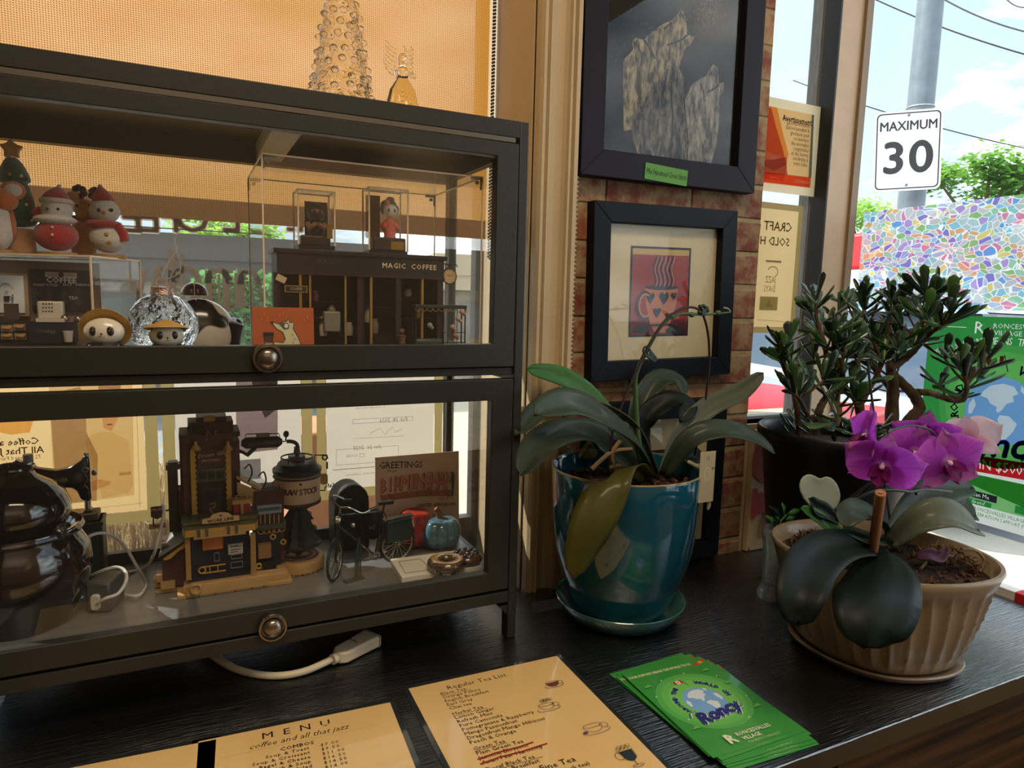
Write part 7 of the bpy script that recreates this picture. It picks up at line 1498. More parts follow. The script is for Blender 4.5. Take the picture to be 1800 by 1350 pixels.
pr.line('#b58a4a', [(.03, -.045), (.20, -.045)], .0003)
pr.text(ink, 'COMBOS', .0085, .108, -.0525, bold=.0002, space=1.05)
for k, (a_, b_) in enumerate((('Soup & Toast', '$7.00'), ('Soup & Croissant', '$9.50'), ('Soup + Bagel & Cheese', '$11.00'), ('Soup + Sandwich & Soup', '$16.50'), ('Sandwich & Salad', '$14.50'), ('Quiche & Salad', '$14.00'))):
    pr.text(ink, a_, .0072, .120, -.0605 - k * .0078, align='RIGHT', space=1.15, bold=.0001); pr.text(ink, b_, .0072, .132, -.0605 - k * .0078, align='LEFT', space=1.25)
pr.build(t, .35)
t, pr, rz, q = menu('laminated_menu', 'laminated cream tea list with drawn cups, the rightmost menu', (707, 1209), (985, 1148))
pr.text(ink, 'Regular Tea List', .0125, .052, -.024, align='LEFT', space=1.02)
lines = [('Black Tea', 1), ('Orange Pekoe', 0), ('English Breakfast', 0), ('Earl Grey', 0), ('Chai tea', 0), ('', 2), ('Herbal Tea', 1), ('Lemon Ginger', 0), ('Refresh Mint', 0), ('Pure Camomile', 0), ('Pomegranate & Raspberry', 0), ('Mango Passionfruit', 0), ('Dragonfruit Mango Hibiscus', 0), ('Peach & Orange', 0), ('', 2), ('Green Tea', 1), ('Plain Green Tea', 0), ('Jasmine Blossom', 3), ('Asian Pear Harmony', 3), ('', 2), ('Decaf Black Tea', 1), ('English Breakfast', 0), ('Earl Grey', 0)]
y = -.034
for s_, k in lines:
    if k == 2: y -= .0035; continue
    pr.text(ink, s_, .0088, .040, y, align='LEFT', space=1.0)
    wdt = len(s_) * .0044
    if k == 1: pr.line(ink, [(.040, y - .0042), (.040 + wdt, y - .0042)], .0005)
    if k == 3: pr.line('#9c2320', [(.038, y - .001), (.06, y + .0012), (.09, y + .0005), (.040 + wdt * 1.02, y + .002)], .0020)
    y -= .0083
pr.text(ink, 'Fine Tea', .0125, .094, y + .004, align='LEFT'); pr.text(ink, '(loose leaf black tea)', .0088, .075, y - .008, align='LEFT')
def cup(cx, cy, k, col, fill=None):
    if fill: pr.poly(fill, [(cx - .011 * k, cy + .004 * k), (cx + .011 * k, cy + .005 * k), (cx + .009 * k, cy - .003 * k), (cx + .003 * k, cy - .007 * k), (cx - .005 * k, cy - .007 * k), (cx - .010 * k, cy - .002 * k)])
    pr.ring(col, cx, cy + .005 * k, .012 * k, .0035 * k, .0006); pr.ring(col, cx, cy + .004 * k, .012 * k, .011 * k, .0006, PI, 2 * PI); pr.ring(col, cx + .014 * k, cy + .001 * k, .005 * k, .0045 * k, .0006); pr.ring(col, cx, cy - .006 * k, .018 * k, .005 * k, .0006, R(150), R(390))
cup(*q(972, 1203), .75, ink, '#7a3a34'); cup(*q(962, 1243), .85, ink); cx, cy = q(962, 1236)
for k in range(7): pr.ring(ink, cx - .006 + .002 * k, cy + .004 + .002 * (k % 2), .0025, .002, .0005)
cup(*q(1044, 1281), 1.0, '#7a5468'); x, y_ = q(1030, 1290); pr.ell('#6a4a60', x, y_, .003, .0022)
x, y_ = q(1105, 1328); pr.poly('#2f3a3e', [(x - .008, y_ + .007), (x + .008, y_ + .007), (x + .006, y_ - .007), (x + .002, y_ - .010), (x - .002, y_ - .010), (x - .006, y_ - .007)]); pr.ring(ink, x - .011, y_ + .001, .005, .006, .0006); pr.line(ink, [(x, y_ - .010), (x, y_ - .018)], .0008); pr.ring(ink, x, y_ - .019, .007, .002, .0006); pr.line(ink, [(x - .009, y_ + .009), (x - .007, y_ - .007)], .0005); pr.line(ink, [(x + .009, y_ + .009), (x + .007, y_ - .007)], .0005)
for k in range(6): pr.ring(ink, x - .007 + .0028 * k, y_ + .011 + .0025 * (k % 2), .0028, .0024, .0005)
pr.build(t, .35)
t, pr, rz, q = menu('laminated_menu', 'plain laminated cream card cut off at the bottom left, the leftmost menu', (-40, 1377), (335, 1304)); pr.line(ink, [(.03, -.07), (.16, -.07)], .0004); pr.build(t, .35)

# --- stack of green flyers
fgm = pm('flyer_green', '#3f9a44', .30, coat=.5, var=.08, vs=10); fed = pm('flyer_edge', '#c9dcb8', .6)
A, B, C_1, D_1 = PZ(1091, 1192, .006), PZ(1237, 1157, .006), PZ(1400, 1279, .006), PZ(1253, 1331, .006)
fc = (A + B + C_1 + D_1) / 4; frz = math.atan2((B - A).y, (B - A).x); rnd = random.Random(5); fw_, fh_ = .128, .178
offs = [(-.004, .022, 4), (.010, -.020, -1), (.002, .016, 2.5), (.012, -.016, -2.5), (-.004, .010, 3), (.008, -.012, -1.5), (.010, -.008, 1.0), (.004, -.006, 2), (.0, .004, -1), (.004, -.004, 1.5), (0, 0, 0)]
for k, (dx, dy, rr) in enumerate(offs):
    lab = 'topmost green event flyer of the fanned stack on the counter' if k == len(offs) - 1 else ('lowest green event flyer of the fanned stack, sticking out at the bottom' if k == 0 else 'green event flyer slid up so its headline shows above the topmost one' if k == 2 else 'green event flyer in the middle of the fanned stack')
    dx_, dy_ = dx * math.cos(frz) - dy * math.sin(frz), dx * math.sin(frz) + dy * math.cos(frz)
    t = thing('event_flyer', lab, 'flyer', (fc.x + dx_, fc.y + dy_, .0003 + k * .0006), frz + R(rr), 'stack of green event flyers')
    MB().box(-fw_ / 2, fw_ / 2, -fh_ / 2, fh_ / 2, 0, .0005).build('sheet', fgm, t)
    pr = Print(Matrix.Translation((0, 0, .0005)), .000012 if k < len(offs) - 1 else .00003)
    wy = '#e6ddb0'
    pr.text(wy, 'YOUR SUPPORT MEANS THE WORLD TO US', .0072, -.012, fh_ / 2 - .011, bold=.00025, sx=.70)
    pr.poly('#c9432e', [(.040, fh_ / 2 - .014), (.048, fh_ / 2 - .009), (.052, fh_ / 2 - .015), (.046, fh_ / 2 - .019)]); pr.ell('#d9a84a', .054, fh_ / 2 - .012, .004, .003); pr.rect('#c9432e', .057, fh_ / 2 - .012, .063, fh_ / 2 - .006)
    if k == len(offs) - 1 or k in (2,): roncy(pr, fw_, fh_, False)
    pr.text('#dfe8c8', 'RONCESVALLES', .0085, .012, -fh_ / 2 + .020, bold=.0002, sx=.85); pr.text('#dfe8c8', 'VILLAGE', .0085, .002, -fh_ / 2 + .0115, bold=.0002, sx=.85); pr.text('#dfe8c8', 'R', .021, -.025, -fh_ / 2 + .016, bold=.001); pr.text('#b9d8a0', 'TOURISTS.TO/RONCY', .006, .014, -fh_ / 2 + .004, sx=.8)
    pr.build(t, .35)

# --- extension lead
wp_ = pm('cable_cream', '#d3c6ad', .4)
t = thing('extension_lead', 'cream extension lead with its socket end lying on the counter under the cabinet', 'extension cord', (PZ(600, 1160, 0).x, PZ(600, 1160, 0).y, 0))
Q = lambda px, py, z: tuple(PZ(px, py, z) - t.location)
MB().tube(curve([Q(330, 1120, .005), Q(375, 1153, .005), Q(420, 1178, .005), Q(480, 1188, .005), Q(535, 1180, .006), Q(585, 1158, .009)], 40), .0048, 12).build('cord', wp_, t)
a_, b_ = Vector(Q(583, 1160, .010)), Vector(Q(657, 1120, .0105)); d = b_ - a_; L_ = d.length; M = Matrix.Translation(a_) @ d.to_track_quat('X', 'Z').to_matrix().to_4x4()
MB().lathe([(0, 0), (.0072, 0), (.0076, .004), (.0066, .008), (0, .008)], 16, M @ T(.001, 0, 0, ry=R(90))).build('strain_relief', wp_, t)
MB().prism([(.007, -.006), (.016, -.0135), (L_ * .55, -.0145), (L_ - .006, -.0165), (L_, -.0165), (L_, .0165), (L_ - .006, .0165), (L_ * .55, .0145), (.016, .0135), (.007, .006)], -.0085, .0085, M).build('socket_body', wp_, t, bevel=.003)
MB().box(L_ - .005, L_ - .004, -.0172, .0172, -.0088, .0088, M).box(L_, L_ + .0004, -.006, -.004, -.004, .004, M).box(L_, L_ + .0004, .004, .006, -.004, .004, M).build('socket_face', pm('socket_dark', '#6a6254', .5), t)
pr = Print(M @ Matrix.Translation((L_ * .55, .004, .0086))); pr.text('#2a2620', 'INDA', .006, 0, 0, R(90), bold=.0002); pr.build(t, .5)

# --- a generic strap leaf along pixel control points (px, py, depth)
def leaf_tex(name, c1, c2, fac=.25, gloss=.5): return tl(name, c1, c2, fac, .5, .22, var=.35, vs=14, gloss=gloss)
orch = leaf_tex('orchid_leaf', '#3a4638', '#4f8a2c', .14, .12); orch_p = leaf_tex('orchid_leaf_pale', '#5c6452', '#6f8f48', .14, .1); orch_d = leaf_tex('orchid_leaf_dark', '#0f1b15', '#2f6a2a', .08, .0); orch_y = leaf_tex('orchid_leaf_yellow', '#4d4a18', '#5a5a16', .15, .15); orch_g = leaf_tex('orchid_leaf_green', '#3f7a2c', '#5fae34', .30, .3)
def strap(name, t, pts, w, mat, nrm=(0, -.3, 1), cup=.18, side=None, tip=.85, base=.35, n=18, th=.0012, label=None, peak=.5):
    """leaf blade: centre line by (px, py, y); w metres; nrm hint turns its face"""
    c = [Vector(p) - t.location for p in curve([tuple(PY(px, py, y)) for px, py, y in pts], n)]; b = MB(); N = Vector(nrm).normalized(); rows = []
    for i, p in enumerate(c):
        u = i / n; tg = (c[min(i + 1, n)] - c[max(i - 1, 0)]).normalized(); sd = (Vector(side) - tg * tg.dot(Vector(side))) if side else tg.cross(N)
        if sd.length < .05: sd = Vector((1, 0, 0))
        sd.normalize(); up = sd.cross(tg)
        ww = w / 2 * ((base + (1 - base) * math.sin(min(1, u / peak) * PI / 2) ** .9) if u < peak else max(0.0, 1 - ((u - peak) / (1 - peak)) ** 2.6) ** .6)
        ww = max(ww, w * .012)
        for j in range(7):
            v = (j - 3) / 3; rows.append(p + sd * v * ww + up * (abs(v) ** 1.5 * cup * ww - (.06 * w * (1 - abs(v) * 6) if abs(v) < .17 else 0)))
    fs = [(i * 7 + j, (i + 1) * 7 + j, (i + 1) * 7 + j + 1, i * 7 + j + 1) for i in range(n) for j in range(6)]
    b.add(rows, fs); o = b.build(name, mat, t, smooth=80, solid=th)
    if label: o['label'] = label
    return o
soil_m = pm('bark_soil', '#4a3322', .95, var=1.0, vs=60, col2='#150d08', bump=1.0, bs=120)
barks = pm('bark_chip', '#5a3d28', .9, var=.7, vs=60); moss = pm('dry_moss', '#7a5a34', .95, var=.6, vs=80)
def chips(t, n, rfn, z0, seed, size=(.012, .005, .003), mat=None, name='bark_chip'):
    rnd = random.Random(seed); b = MB()
    for i in range(n):
        a = rnd.uniform(0, 2 * PI); r = rfn(a) * math.sqrt(rnd.random()); b.cbox((0, 0, 0), [v * rnd.uniform(.5, 1.4) for v in size], T(r * math.cos(a), r * math.sin(a), z0 + rnd.uniform(-.001, .004), rnd.uniform(-.6, .6), rnd.uniform(-.6, .6), rnd.uniform(0, PI)))
    tag(b.build(name, mat or barks, t, smooth=0), kind='stuff')

# --- teal pot with the tall orchid
PXc, PYc = .618, .864
sauc = pm('teal_saucer', '#3f7f80', .18, coat=.8, var=.25, vs=14)
t = thing('plant_saucer', 'round teal glazed saucer under the large teal pot', 'saucer', (PXc, PYc, .0003))
MB().lathe([(0, 0), (.074, 0), (.088, .006), (.1015, .027), (.1035, .0315), (.1025, .0325), (.099, .0295), (.086, .0105), (.072, .0055), (0, .0055)], 64).build('dish', sauc, t)
teal = pm('teal_glaze', '#12526b', .1, coat=1.0, var=.35, vs=26, col2='#0c3340', detail=6)
t = thing('potted_orchid', 'orchid with long strap leaves in a large glossy teal pot', 'potted plant', (PXc, PYc, .0062))
ZR = .2435 - .0062
MB().lathe([(0, 0), (.060, 0), (.068, .004), (.083, .030), (.098, .070), (.109, .110), (.1145, .160), (.1170, .205), (.1180, ZR - .003), (.1170, ZR), (.1140, ZR), (.112, ZR - .004), (.110, .19), (.10, .17), (0, .17)], 72).build('pot', teal, t)
MB().torus(.116, .0017, 72, 8, T(0, 0, ZR - .0005)).build('rim', pm('rim_tan', '#8a7a4a', .2, coat=.8), t)  # rim ring in tan instead of the pot's teal
MB().lathe([(0, .208), (.06, .210), (.111, .206), (.109, .18), (0, .18)], 36).build('soil', soil_m, t); chips(t, 210, lambda a:   .103, .2105, 11)
y0 = PYc
L = lambda *a, **k: strap('leaf', t, *a, **k)
L([(1150, 838, .86), (1115, 780, .80), (1062, 738, .75), (1000, 712, .72), (940, 728, .70)], .052, orch, (-.25, -.7, .8), cup=.3, peak=.6)
L([(1158, 838, .87), (1120, 757, .86), (1060, 712, .84), (990, 696, .82), (944, 712, .80)], .030, orch_p, (-.1, -.25, 1), cup=.3, label='pale long leaf arching left')
L([(1130, 830, .90), (1066, 728, .94), (1000, 668, .95), (925, 648, .95)], .036, orch_g, (.2, -1, .35), label='bright backlit leaf')
L([(1128, 836, .88), (1040, 765, .89), (960, 775, .83), (915, 835, .79)], .052, orch, (-.35, -.6, .6), cup=.3)
L([(1130, 826, .90), (1050, 738, .93), (970, 712, .90), (905, 765, .85)], .042, orch, (-.3, -.6, .7), cup=.3)
L([(1160, 838, .86), (1195, 762, .87), (1245, 716, .87), (1300, 690, .86), (1342, 655, .86)], .036, orch_p, (.3, -.7, .7), cup=.25, label='long leaf rising to the right')
L([(1165, 836, .85), (1210, 775, .82), (1262, 758, .80), (1318, 768, .78), (1362, 797, .77)], .042, orch, (.1, -.6, .8), cup=.3)
L([(1135, 830, .90), (1115, 740, .93), (1150, 674, .94), (1188, 668, .93), (1201, 694, .91)], .040, orch, (.2, -.6, .8), cup=.3)
L([(1145, 832, .90), (1130, 745, .91), (1175, 706, .90), (1208, 712, .88), (1196, 742, .87)], .040, orch_d, (.2, -.6, .8), cup=.3)
L([(1160, 842, .88), (1190, 808, .90), (1225, 803, .91), (1250, 835, .92), (1262, 868, .92)], .045, orch_d, (.4, -.5, .7), cup=.3)
L([(1140, 842, .84), (1110, 824, .80), (1078, 838, .755), (1055, 890, .738), (1030, 955, .735), (1010, 1016, .745)], .060, orch_y, (-.15, -1, .35), cup=.2, peak=.6, side=(.88, -.2, .42), label='yellowing leaf hanging over the rim of the pot')
L([(1110, 832, .92), (1080, 780, .95), (1050, 765, .95), (1020, 790, .95)], .03, orch_g, (-.2, -1, .3))
st_g = pm('stem_green', '#3f5a2e', .45); st_d = pm('stem_dark', '#2a1a1a', .5)
PT = lambda px, py, y: tuple(PY(px, py, y) - t.location)
MB().tube(curve([PT(1134, 840, .85), PT(1122, 770, .85), PT(1117, 690, .85), PT(1119, 655, .85), PT(1140, 610, .85), PT(1165, 570, .85), PT(1195, 552, .85), PT(1235, 553, .85), PT(1262, 551, .85), PT(1284, 549, .85)], 40), [.0046 - .00008 * k for k in range(41)], 10).build('flower_spike', st_g, t)
MB().tube(curve([PT(1070, 828, .84), PT(1076, 765, .84), PT(1092, 715, .84), PT(1114, 662, .84), PT(1140, 610, .84), PT(1170, 562, .845), PT(1205, 541, .85), PT(1232, 548, .85), PT(1245, 590, .86), PT(1246, 650, .87), PT(1236, 730, .88), PT(1221, 800, .90)], 50), .0019, 8).build('support_wire', st_d, t)
clipm = pm('clip_green', '#10271c', .4); b = MB()
for k in range(5): b.torus(.0075 - .0006 * k, .0016, 14, 6, T(*PT(1137 + k * 3, 618 + k * 3, .842), rx=R(70), ry=R(30)))
b.build('plant_clip', clipm, t); b = MB(); p = PT(1236, 548, .848)
for k, (dx, dz) in enumerate(((-.006, .008), (.006, .006), (-.007, -.001), (.008, .002), (0, .009))): b.ball((p[0] + dx, p[1], p[2] + dz), (.0045, .003, .0035), 10, 6)
b.cbox(p, (.008, .006, .010)); b.build('plant_clip', clipm, t)
for px, py in ((1180, 556), (1216, 553), (1262, 550)): MB().ball(PT(px, py, .85), (.006, .004, .0045), 10, 6).build('spike_node', st_g, t)
MB().tube(curve([PT(1284, 549, .85), PT(1280, 543, .85), PT(1272, 541, .85)], 8), .0015, 6).build('spike_tip', pm('stem_pale', '#8f9068', .6), t)
MB().tube(curve([PT(1210, 812, .80), PT(1234, 826, .775), PT(1243, 845, .77), PT(1243, 868, .77), PT(1246, 885, .77), PT(1244, 896, .77)], 20), [.0032] * 18 + [.0028, .0022, .0014], 8).build('air_root', pm('root_silver', '#a8a490', .7, var=.5, vs=60), t)
for pts in (((1040, 825), (1075, 795), (1110, 790)), ((1085, 832), (1075, 800), (1090, 775)), ((1110, 838), (1090, 820), (1070, 822))): MB().tube(curve([PT(*v, .84) for v in pts], 10), .0035, 8).build('old_root', pm('root_tan', '#8a7250', .85, var=.4, vs=50), t)
MB().add([PT(1015, 800, .93), PT(1036, 772, .93), PT(1052, 798, .91), PT(1046, 808, .90), PT(1020, 808, .91)], [(0, 1, 2, 3, 4)]).build('yellow_leaf', orch_y, t, solid=.001)
a_, b_ = PT(1232, 795, .765), PT(1253, 881, .765); f = MB().box(a_[0], b_[0], a_[1], a_[1] + .0008, b_[2], a_[2]).build('plant_tag', tl('tag_clear', '#cbbf9c', '#d9cda8', .35), t); pr = Print(facing(0, a_[1] - .0002, 0)); pr.ring('#5a5240', (a_[0] + b_[0]) / 2, a_[2] - .010, .0028, .0022, .0006); pr.ring('#efe6cc', (a_[0] + b_[0]) / 2, a_[2] - .034, .005, .010, .0008); pr.ell('#4a8a5a', b_[0] - .004, a_[2] - .026, .003, .002); pr.build(f, .6)

# --- big black pot with the jade plant
BX, BYc, BZ = 1.069, .843, .280
t = thing('potted_jade', 'bushy jade plant with finger leaves in a big black plastic pot', 'potted plant', (BX, BYc, .0003)); blackp = pm('black_plastic', '#0c0d12', .38)
zr = BZ
MB().lathe([(0, 0), (.098, 0), (.100, .004), (.118, .14), (.128, zr - .045), (.131, zr - .040), (.131, zr - .030), (.136, zr - .024), (.1395, zr - .014), (.1405, zr - .006), (.137, zr), (.131, zr - .002), (.128, zr - .008), (.124, zr - .03), (.12, zr - .06), (0, zr - .06)], 64).build('pot', blackp, t)
MB().lathe([(0, zr - .030), (.06, zr - .028), (.122, zr - .034), (.121, zr - .05), (0, zr - .05)], 30).build('soil', soil_m, t)
jbark = pm('jade_bark', '#6b5138', .85, var=.6, vs=40, bump=.8, bs=120, col2='#33261a')
YJ = BYc
def J(px, py, dy=0): return Vector(tuple(PY(px, py, YJ + dy) - t.location))
branches = [([(1567, 775, 0), (1568, 720, 0), (1570, 680, 0), (1567, 658, 0), (1561, 607, .01), (1566, 565, .01), (1577, 530, .01)], .0135, .004),
    ([(1580, 770, -.02), (1600, 737, -.02), (1616, 718, -.02), (1607, 696, -.01), (1592, 680, -.01), (1572, 660, 0)], .0125, .008),
    ([(1612, 690, .0), (1632, 690, .0), (1657, 698, -.05), (1678, 704, -.08), (1695, 700, -.14), (1699, 672, -.17), (1688, 645, -.17)], .0075, .003),
    ([(1512, 770, .0), (1511, 715, 0), (1496, 690, 0), (1480, 686, 0), (1463, 684, 0), (1456, 645, .0), (1450, 610, 0), (1438, 568, .01), (1434, 532, .01)], .0095, .003),
    ([(1432, 765, .01), (1438, 728, .01), (1448, 705, .01), (1462, 688, .005)], .008, .006),
    ([(1563, 618, .0), (1588, 606, .0), (1612, 604, 0), (1632, 560, -.06), (1643, 525, -.075)], .006, .0028),
    ([(1405, 765, .02), (1400, 715, .02), (1385, 660, .03), (1370, 628, .03)], .0055, .0025),
    ([(1566, 650, -.03), (1600, 625, -.04), (1634, 588, -.11), (1668, 562, -.155)], .0055, .0025),
    ([(1510, 700, .03), (1508, 640, .04), (1505, 590, .05), (1520, 545, .05)], .006, .0026),
    ([(1463, 684, .0), (1475, 720, -.04), (1470, 750, -.05)], .006, .004),
    ([(1510, 715, -.02), (1530, 680, -.04), (1548, 640, -.05), (1536, 600, -.05)], .006, .0026),
    ([(1490, 690, .0), (1480, 650, -.04), (1486, 610, -.05)], .005, .0025),
    ([(1420, 730, -.02), (1405, 700, -.05), (1392, 690, -.05)], .004, .0025),
    ([(1568, 690, .03), (1545, 660, .05), (1528, 640, .06)], .005, .003)]
jm = [pm('jade_leaf_dark', '#25382b', .22, coat=.25, var=.3, vs=30), pm('jade_leaf_mid', '#3a5638', .25, coat=.25, var=.3, vs=30), tl('jade_leaf_bright', '#4f7440', '#7fb84a', .28, .3, .4, gloss=.2)]  # three leaf tones, dealt out at random
# one finger leaf: spoon shape along +x
lb = MB(); prof_ = [(0, .05, .05), (.12, .09, .07), (.35, .13, .085), (.6, .19, .10), (.8, .235, .10), (.92, .20, .085), (1.0, .02, .02)]; vs = []; n8 = 8
for x, wy, tz in prof_:
    for k in range(n8): a = 2 * PI * k / n8; vs.append((x, wy * math.cos(a), tz * math.sin(a) * .75 + .10 * x * x - .02 * (wy > .15) * (math.sin(a) > .5)))
lb.add(vs, [(i * n8 + k, i * n8 + (k + 1) % n8, (i + 1) * n8 + (k + 1) % n8, (i + 1) * n8 + k) for i in range(len(prof_) - 1) for k in range(n8)] + [tuple(range(n8 - 1, -1, -1)), tuple(range((len(prof_) - 1) * n8, len(prof_) * n8))])
LM = []
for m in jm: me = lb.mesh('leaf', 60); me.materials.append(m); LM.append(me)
rnd = random.Random(21); nleaf = 0; LEAVES = []
def put_leaf(p, d, L_, roll):
    global nleaf
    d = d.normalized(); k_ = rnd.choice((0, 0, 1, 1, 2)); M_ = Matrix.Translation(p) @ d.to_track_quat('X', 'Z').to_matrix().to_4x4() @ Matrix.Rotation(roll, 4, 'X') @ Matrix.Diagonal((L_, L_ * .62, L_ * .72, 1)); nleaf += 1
    LEAVES.append((L_ / (t.location + M_.translation - CAMP).length, M_, k_))
def rd(): 
    a = rnd.uniform(0, 2 * PI); z_ = rnd.uniform(-.3, 1); q = math.sqrt(max(0, 1 - z_ * z_)); return Vector((q * math.cos(a), q * math.sin(a), z_))
for pts, r0, r1 in branches:
    c = [J(px, py, dy) for px, py, dy in pts]; c = [Vector(v) for v in curve([tuple(v) for v in c], 22)]
    MB().tube(c, [r0 + (r1 - r0) * k / 22 + .0006 * math.sin(k * 2.3) for k in range(23)], 10).build('branch', jbark, t)
    end = c[-1]; dr = (c[-1] - c[-3]).normalized()
    if r1 <= .004:
        for k in range(9): put_leaf(end + dr * rnd.uniform(-.022, .004), dr * rnd.uniform(.2, 1.1) + rd() * 1.1 + Vector((0, 0, .25)), rnd.uniform(.040, .064), rnd.uniform(-.6, .6))
        tot = 13 if len(pts) > 4 else 8
        for k in range(tot):
            p = c[int(rnd.uniform(.38, .96) * 22)]; d = rd(); q_ = p + d * .004
            if rnd.random() < .55:       # side twig carrying a small rosette
                e = p + (d * .8 + Vector((0, 0, .5))).normalized() * rnd.uniform(.028, .060); MB().tube([p, p.lerp(e, .5) + Vector((0, 0, -.003)), e], [.0024, .002, .0018], 6).build('twig', jbark if rnd.random() < .4 else st_g, t)
                for j in range(5): put_leaf(e, (e - p).normalized() * .6 + rd() * .9, rnd.uniform(.036, .060), rnd.uniform(-.6, .6))
            else: put_leaf(q_, d + Vector((0, 0, .3)), rnd.uniform(.036, .060), rnd.uniform(-.6, .6))
# low leaves filling the pot's mouth
for k in range(34):
    a = rnd.uniform(0, 2 * PI); r = .10 * math.sqrt(rnd.random()); put_leaf(Vector((r * math.cos(a), r * math.sin(a), zr - .026 + rnd.uniform(0, .035))), Vector((math.cos(a), math.sin(a), rnd.uniform(.1, 1.2))), rnd.uniform(.026, .040), rnd.uniform(-.8, .8))

LEAVES.sort(key=lambda v: -v[0]); rest = MB()          # the largest ones in view stay single, the small rest is one mass
for i, (_, M_, k_) in enumerate(LEAVES):
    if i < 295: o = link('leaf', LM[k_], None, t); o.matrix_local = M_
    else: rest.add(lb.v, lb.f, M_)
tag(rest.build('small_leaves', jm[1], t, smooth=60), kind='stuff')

# --- small glass with a cutting
VX, VY = PZ(1352, 1040, .0).x, PZ(1352, 1040, .0).y
t = thing('glass_vase', 'small fluted clear glass with a green cutting between the black pot and the cream bowl', 'vase', (.900, .812, .0003))
MB().lathe([(0, 0), (.0245, 0), (.0262, .004), (.0255, .010), (.0215, .018), (.0195, .030), (.0200, .075), (.0225, .108), (.0235, .112), (.0228, .116), (.0238, .119), (.0228, .124), (.0215, .124), (.0205, .108), (.018, .075), (.0175, .03), (.0, .024)], 40, None, lambda a, k: 1 + (.025 * math.cos(10 * a) if .25 < k < .75 else 0))  .build('glass', thin_glass('vase_glass', (.9, .94, .93), 3.4, .02, .24, (.8, .85, .85)), t)
PV = lambda px, py, dy=0: tuple(PY(px, py, .812 + dy) - t.location)
MB().tube(curve([(0, 0, .03), (.004, 0, .08), PV(1368, 925), PV(1382, 905)], 14), .0018, 7).build('stem', st_g, t)
def small_leaf(a_, b_, w, mat, name='leaf'):
    A, B = Vector(PV(*a_)), Vector(PV(*b_)); d = B - A; s_ = d.cross(Vector((.2, -1, .3))).normalized() * w; m_ = A + d * .5 + Vector((0, -.002, .002)); MB().add([A, A + d * .3 + s_ * .8, m_ + s_, A + d * .8 + s_ * .6, B, A + d * .8 - s_ * .6, m_ - s_, A + d * .3 - s_ * .8, m_], [(0, 1, 8), (1, 2, 8), (2, 3, 8), (3, 4, 8), (4, 5, 8), (5, 6, 8), (6, 7, 8), (7, 0, 8)]).build(name, mat, t, solid=.0008)
for a_, b_, m_ in (((1378, 912), (1350, 888), orch_d), ((1380, 908), (1374, 882), orch_g), ((1382, 905), (1408, 896), orch_g), ((1380, 914), (1400, 908), orch_g), ((1376, 918), (1352, 915), orch_d), ((1372, 920), (1362, 902), orch_g), ((1374, 924), (1392, 925), orch_d), ((1366, 926), (1345, 905), orch_g), ((1368, 928), (1380, 940), orch_d)): small_leaf(a_, b_, .0055, m_)

# --- cream fluted bowl with the pink orchid
OX, OY = .90, .622
crm = pm('cream_ceramic', '#97836a', .3, coat=.3, var=.2, vs=16, col2='#77624c')
def rsh(a, k=0): return 1 + .055 * math.cos(2 * (a - R(130))) + .022 * math.cos(4 * (a - R(130)))
t = thing('plant_saucer', 'oval cream ceramic saucer under the fluted orchid bowl', 'saucer', (OX, OY, .0003))
MB().lathe([(0, 0), (.096, 0), (.103, .004), (.1075, .011), (.1065, .0135), (.104, .012), (.096, .0075), (0, .0065)], 72, None, rsh).build('dish', crm, t)
t = thing('potted_orchid', 'orchid with purple flowers in a cream fluted oval bowl', 'potted plant', (OX, OY, .0072)); ZB = .155 - .0072
prof = [(0, 0), (.086, 0), (.093, .003), (.1005, .018), (.112, .05), (.123, .085), (.1305, .115), (.136, ZB - .010), (.139, ZB - .003), (.1375, ZB + .001), (.133, ZB + .001), (.130, ZB - .006), (.126, ZB - .03), (.11, ZB - .04), (0, ZB - .04)]
def flute(a, k):
    if .14 < k < .46: 
        ph = ((a * 26 / (2 * PI) + (k - .14) * 2.2) % 1.0); e = min(1, (k - .14) / .06, (.46 - k) / .04); return rsh(a) * (1 - .028 * e * (1 - (2 * ph - 1) ** 2) ** .5)
    return rsh(a)
# dense body so the hand-cut flutes read
pr2 = [(0, 0), (.086, 0), (.093, .003)] + [(.093 + (.1355 - .093) * (u ** .62), .003 + u * (ZB - .014)) for u in [k / 24 for k in range(1, 25)]] + prof[8:]
N_ = len(pr2) - 1
def flute2(a, k):
    i = k * N_; u = (i - 3) / 24
    if 0 <= u <= .93:
        ph = (a * 30 / (2 * PI) + .55 * u + .25 * u * u) % 1.0; e = min(1, (u + .02) / .12) * min(1, (.93 - u) / (.10 + .06 * math.sin(PI * ph))) ; d = .5 - abs(ph - .5)
        return rsh(a) * (1 - .042 * e * (math.sin(PI * ph) ** .6) - .006 * e * ph)
    return rsh(a)
MB().lathe(pr2, 330, None, flute2).build('bowl', crm, t, smooth=60)
MB().lathe([(0, ZB - .020), (.07, ZB - .017), (.128, ZB - .022), (.125, ZB - .035), (0, ZB - .035)], 40, None, rsh).build('soil', soil_m, t); chips(t, 260, lambda a: .12 * rsh(a), ZB - .017, 12, (.010, .003, .002))
def rel(px, py, y): return PY(px, py, y) - t.location
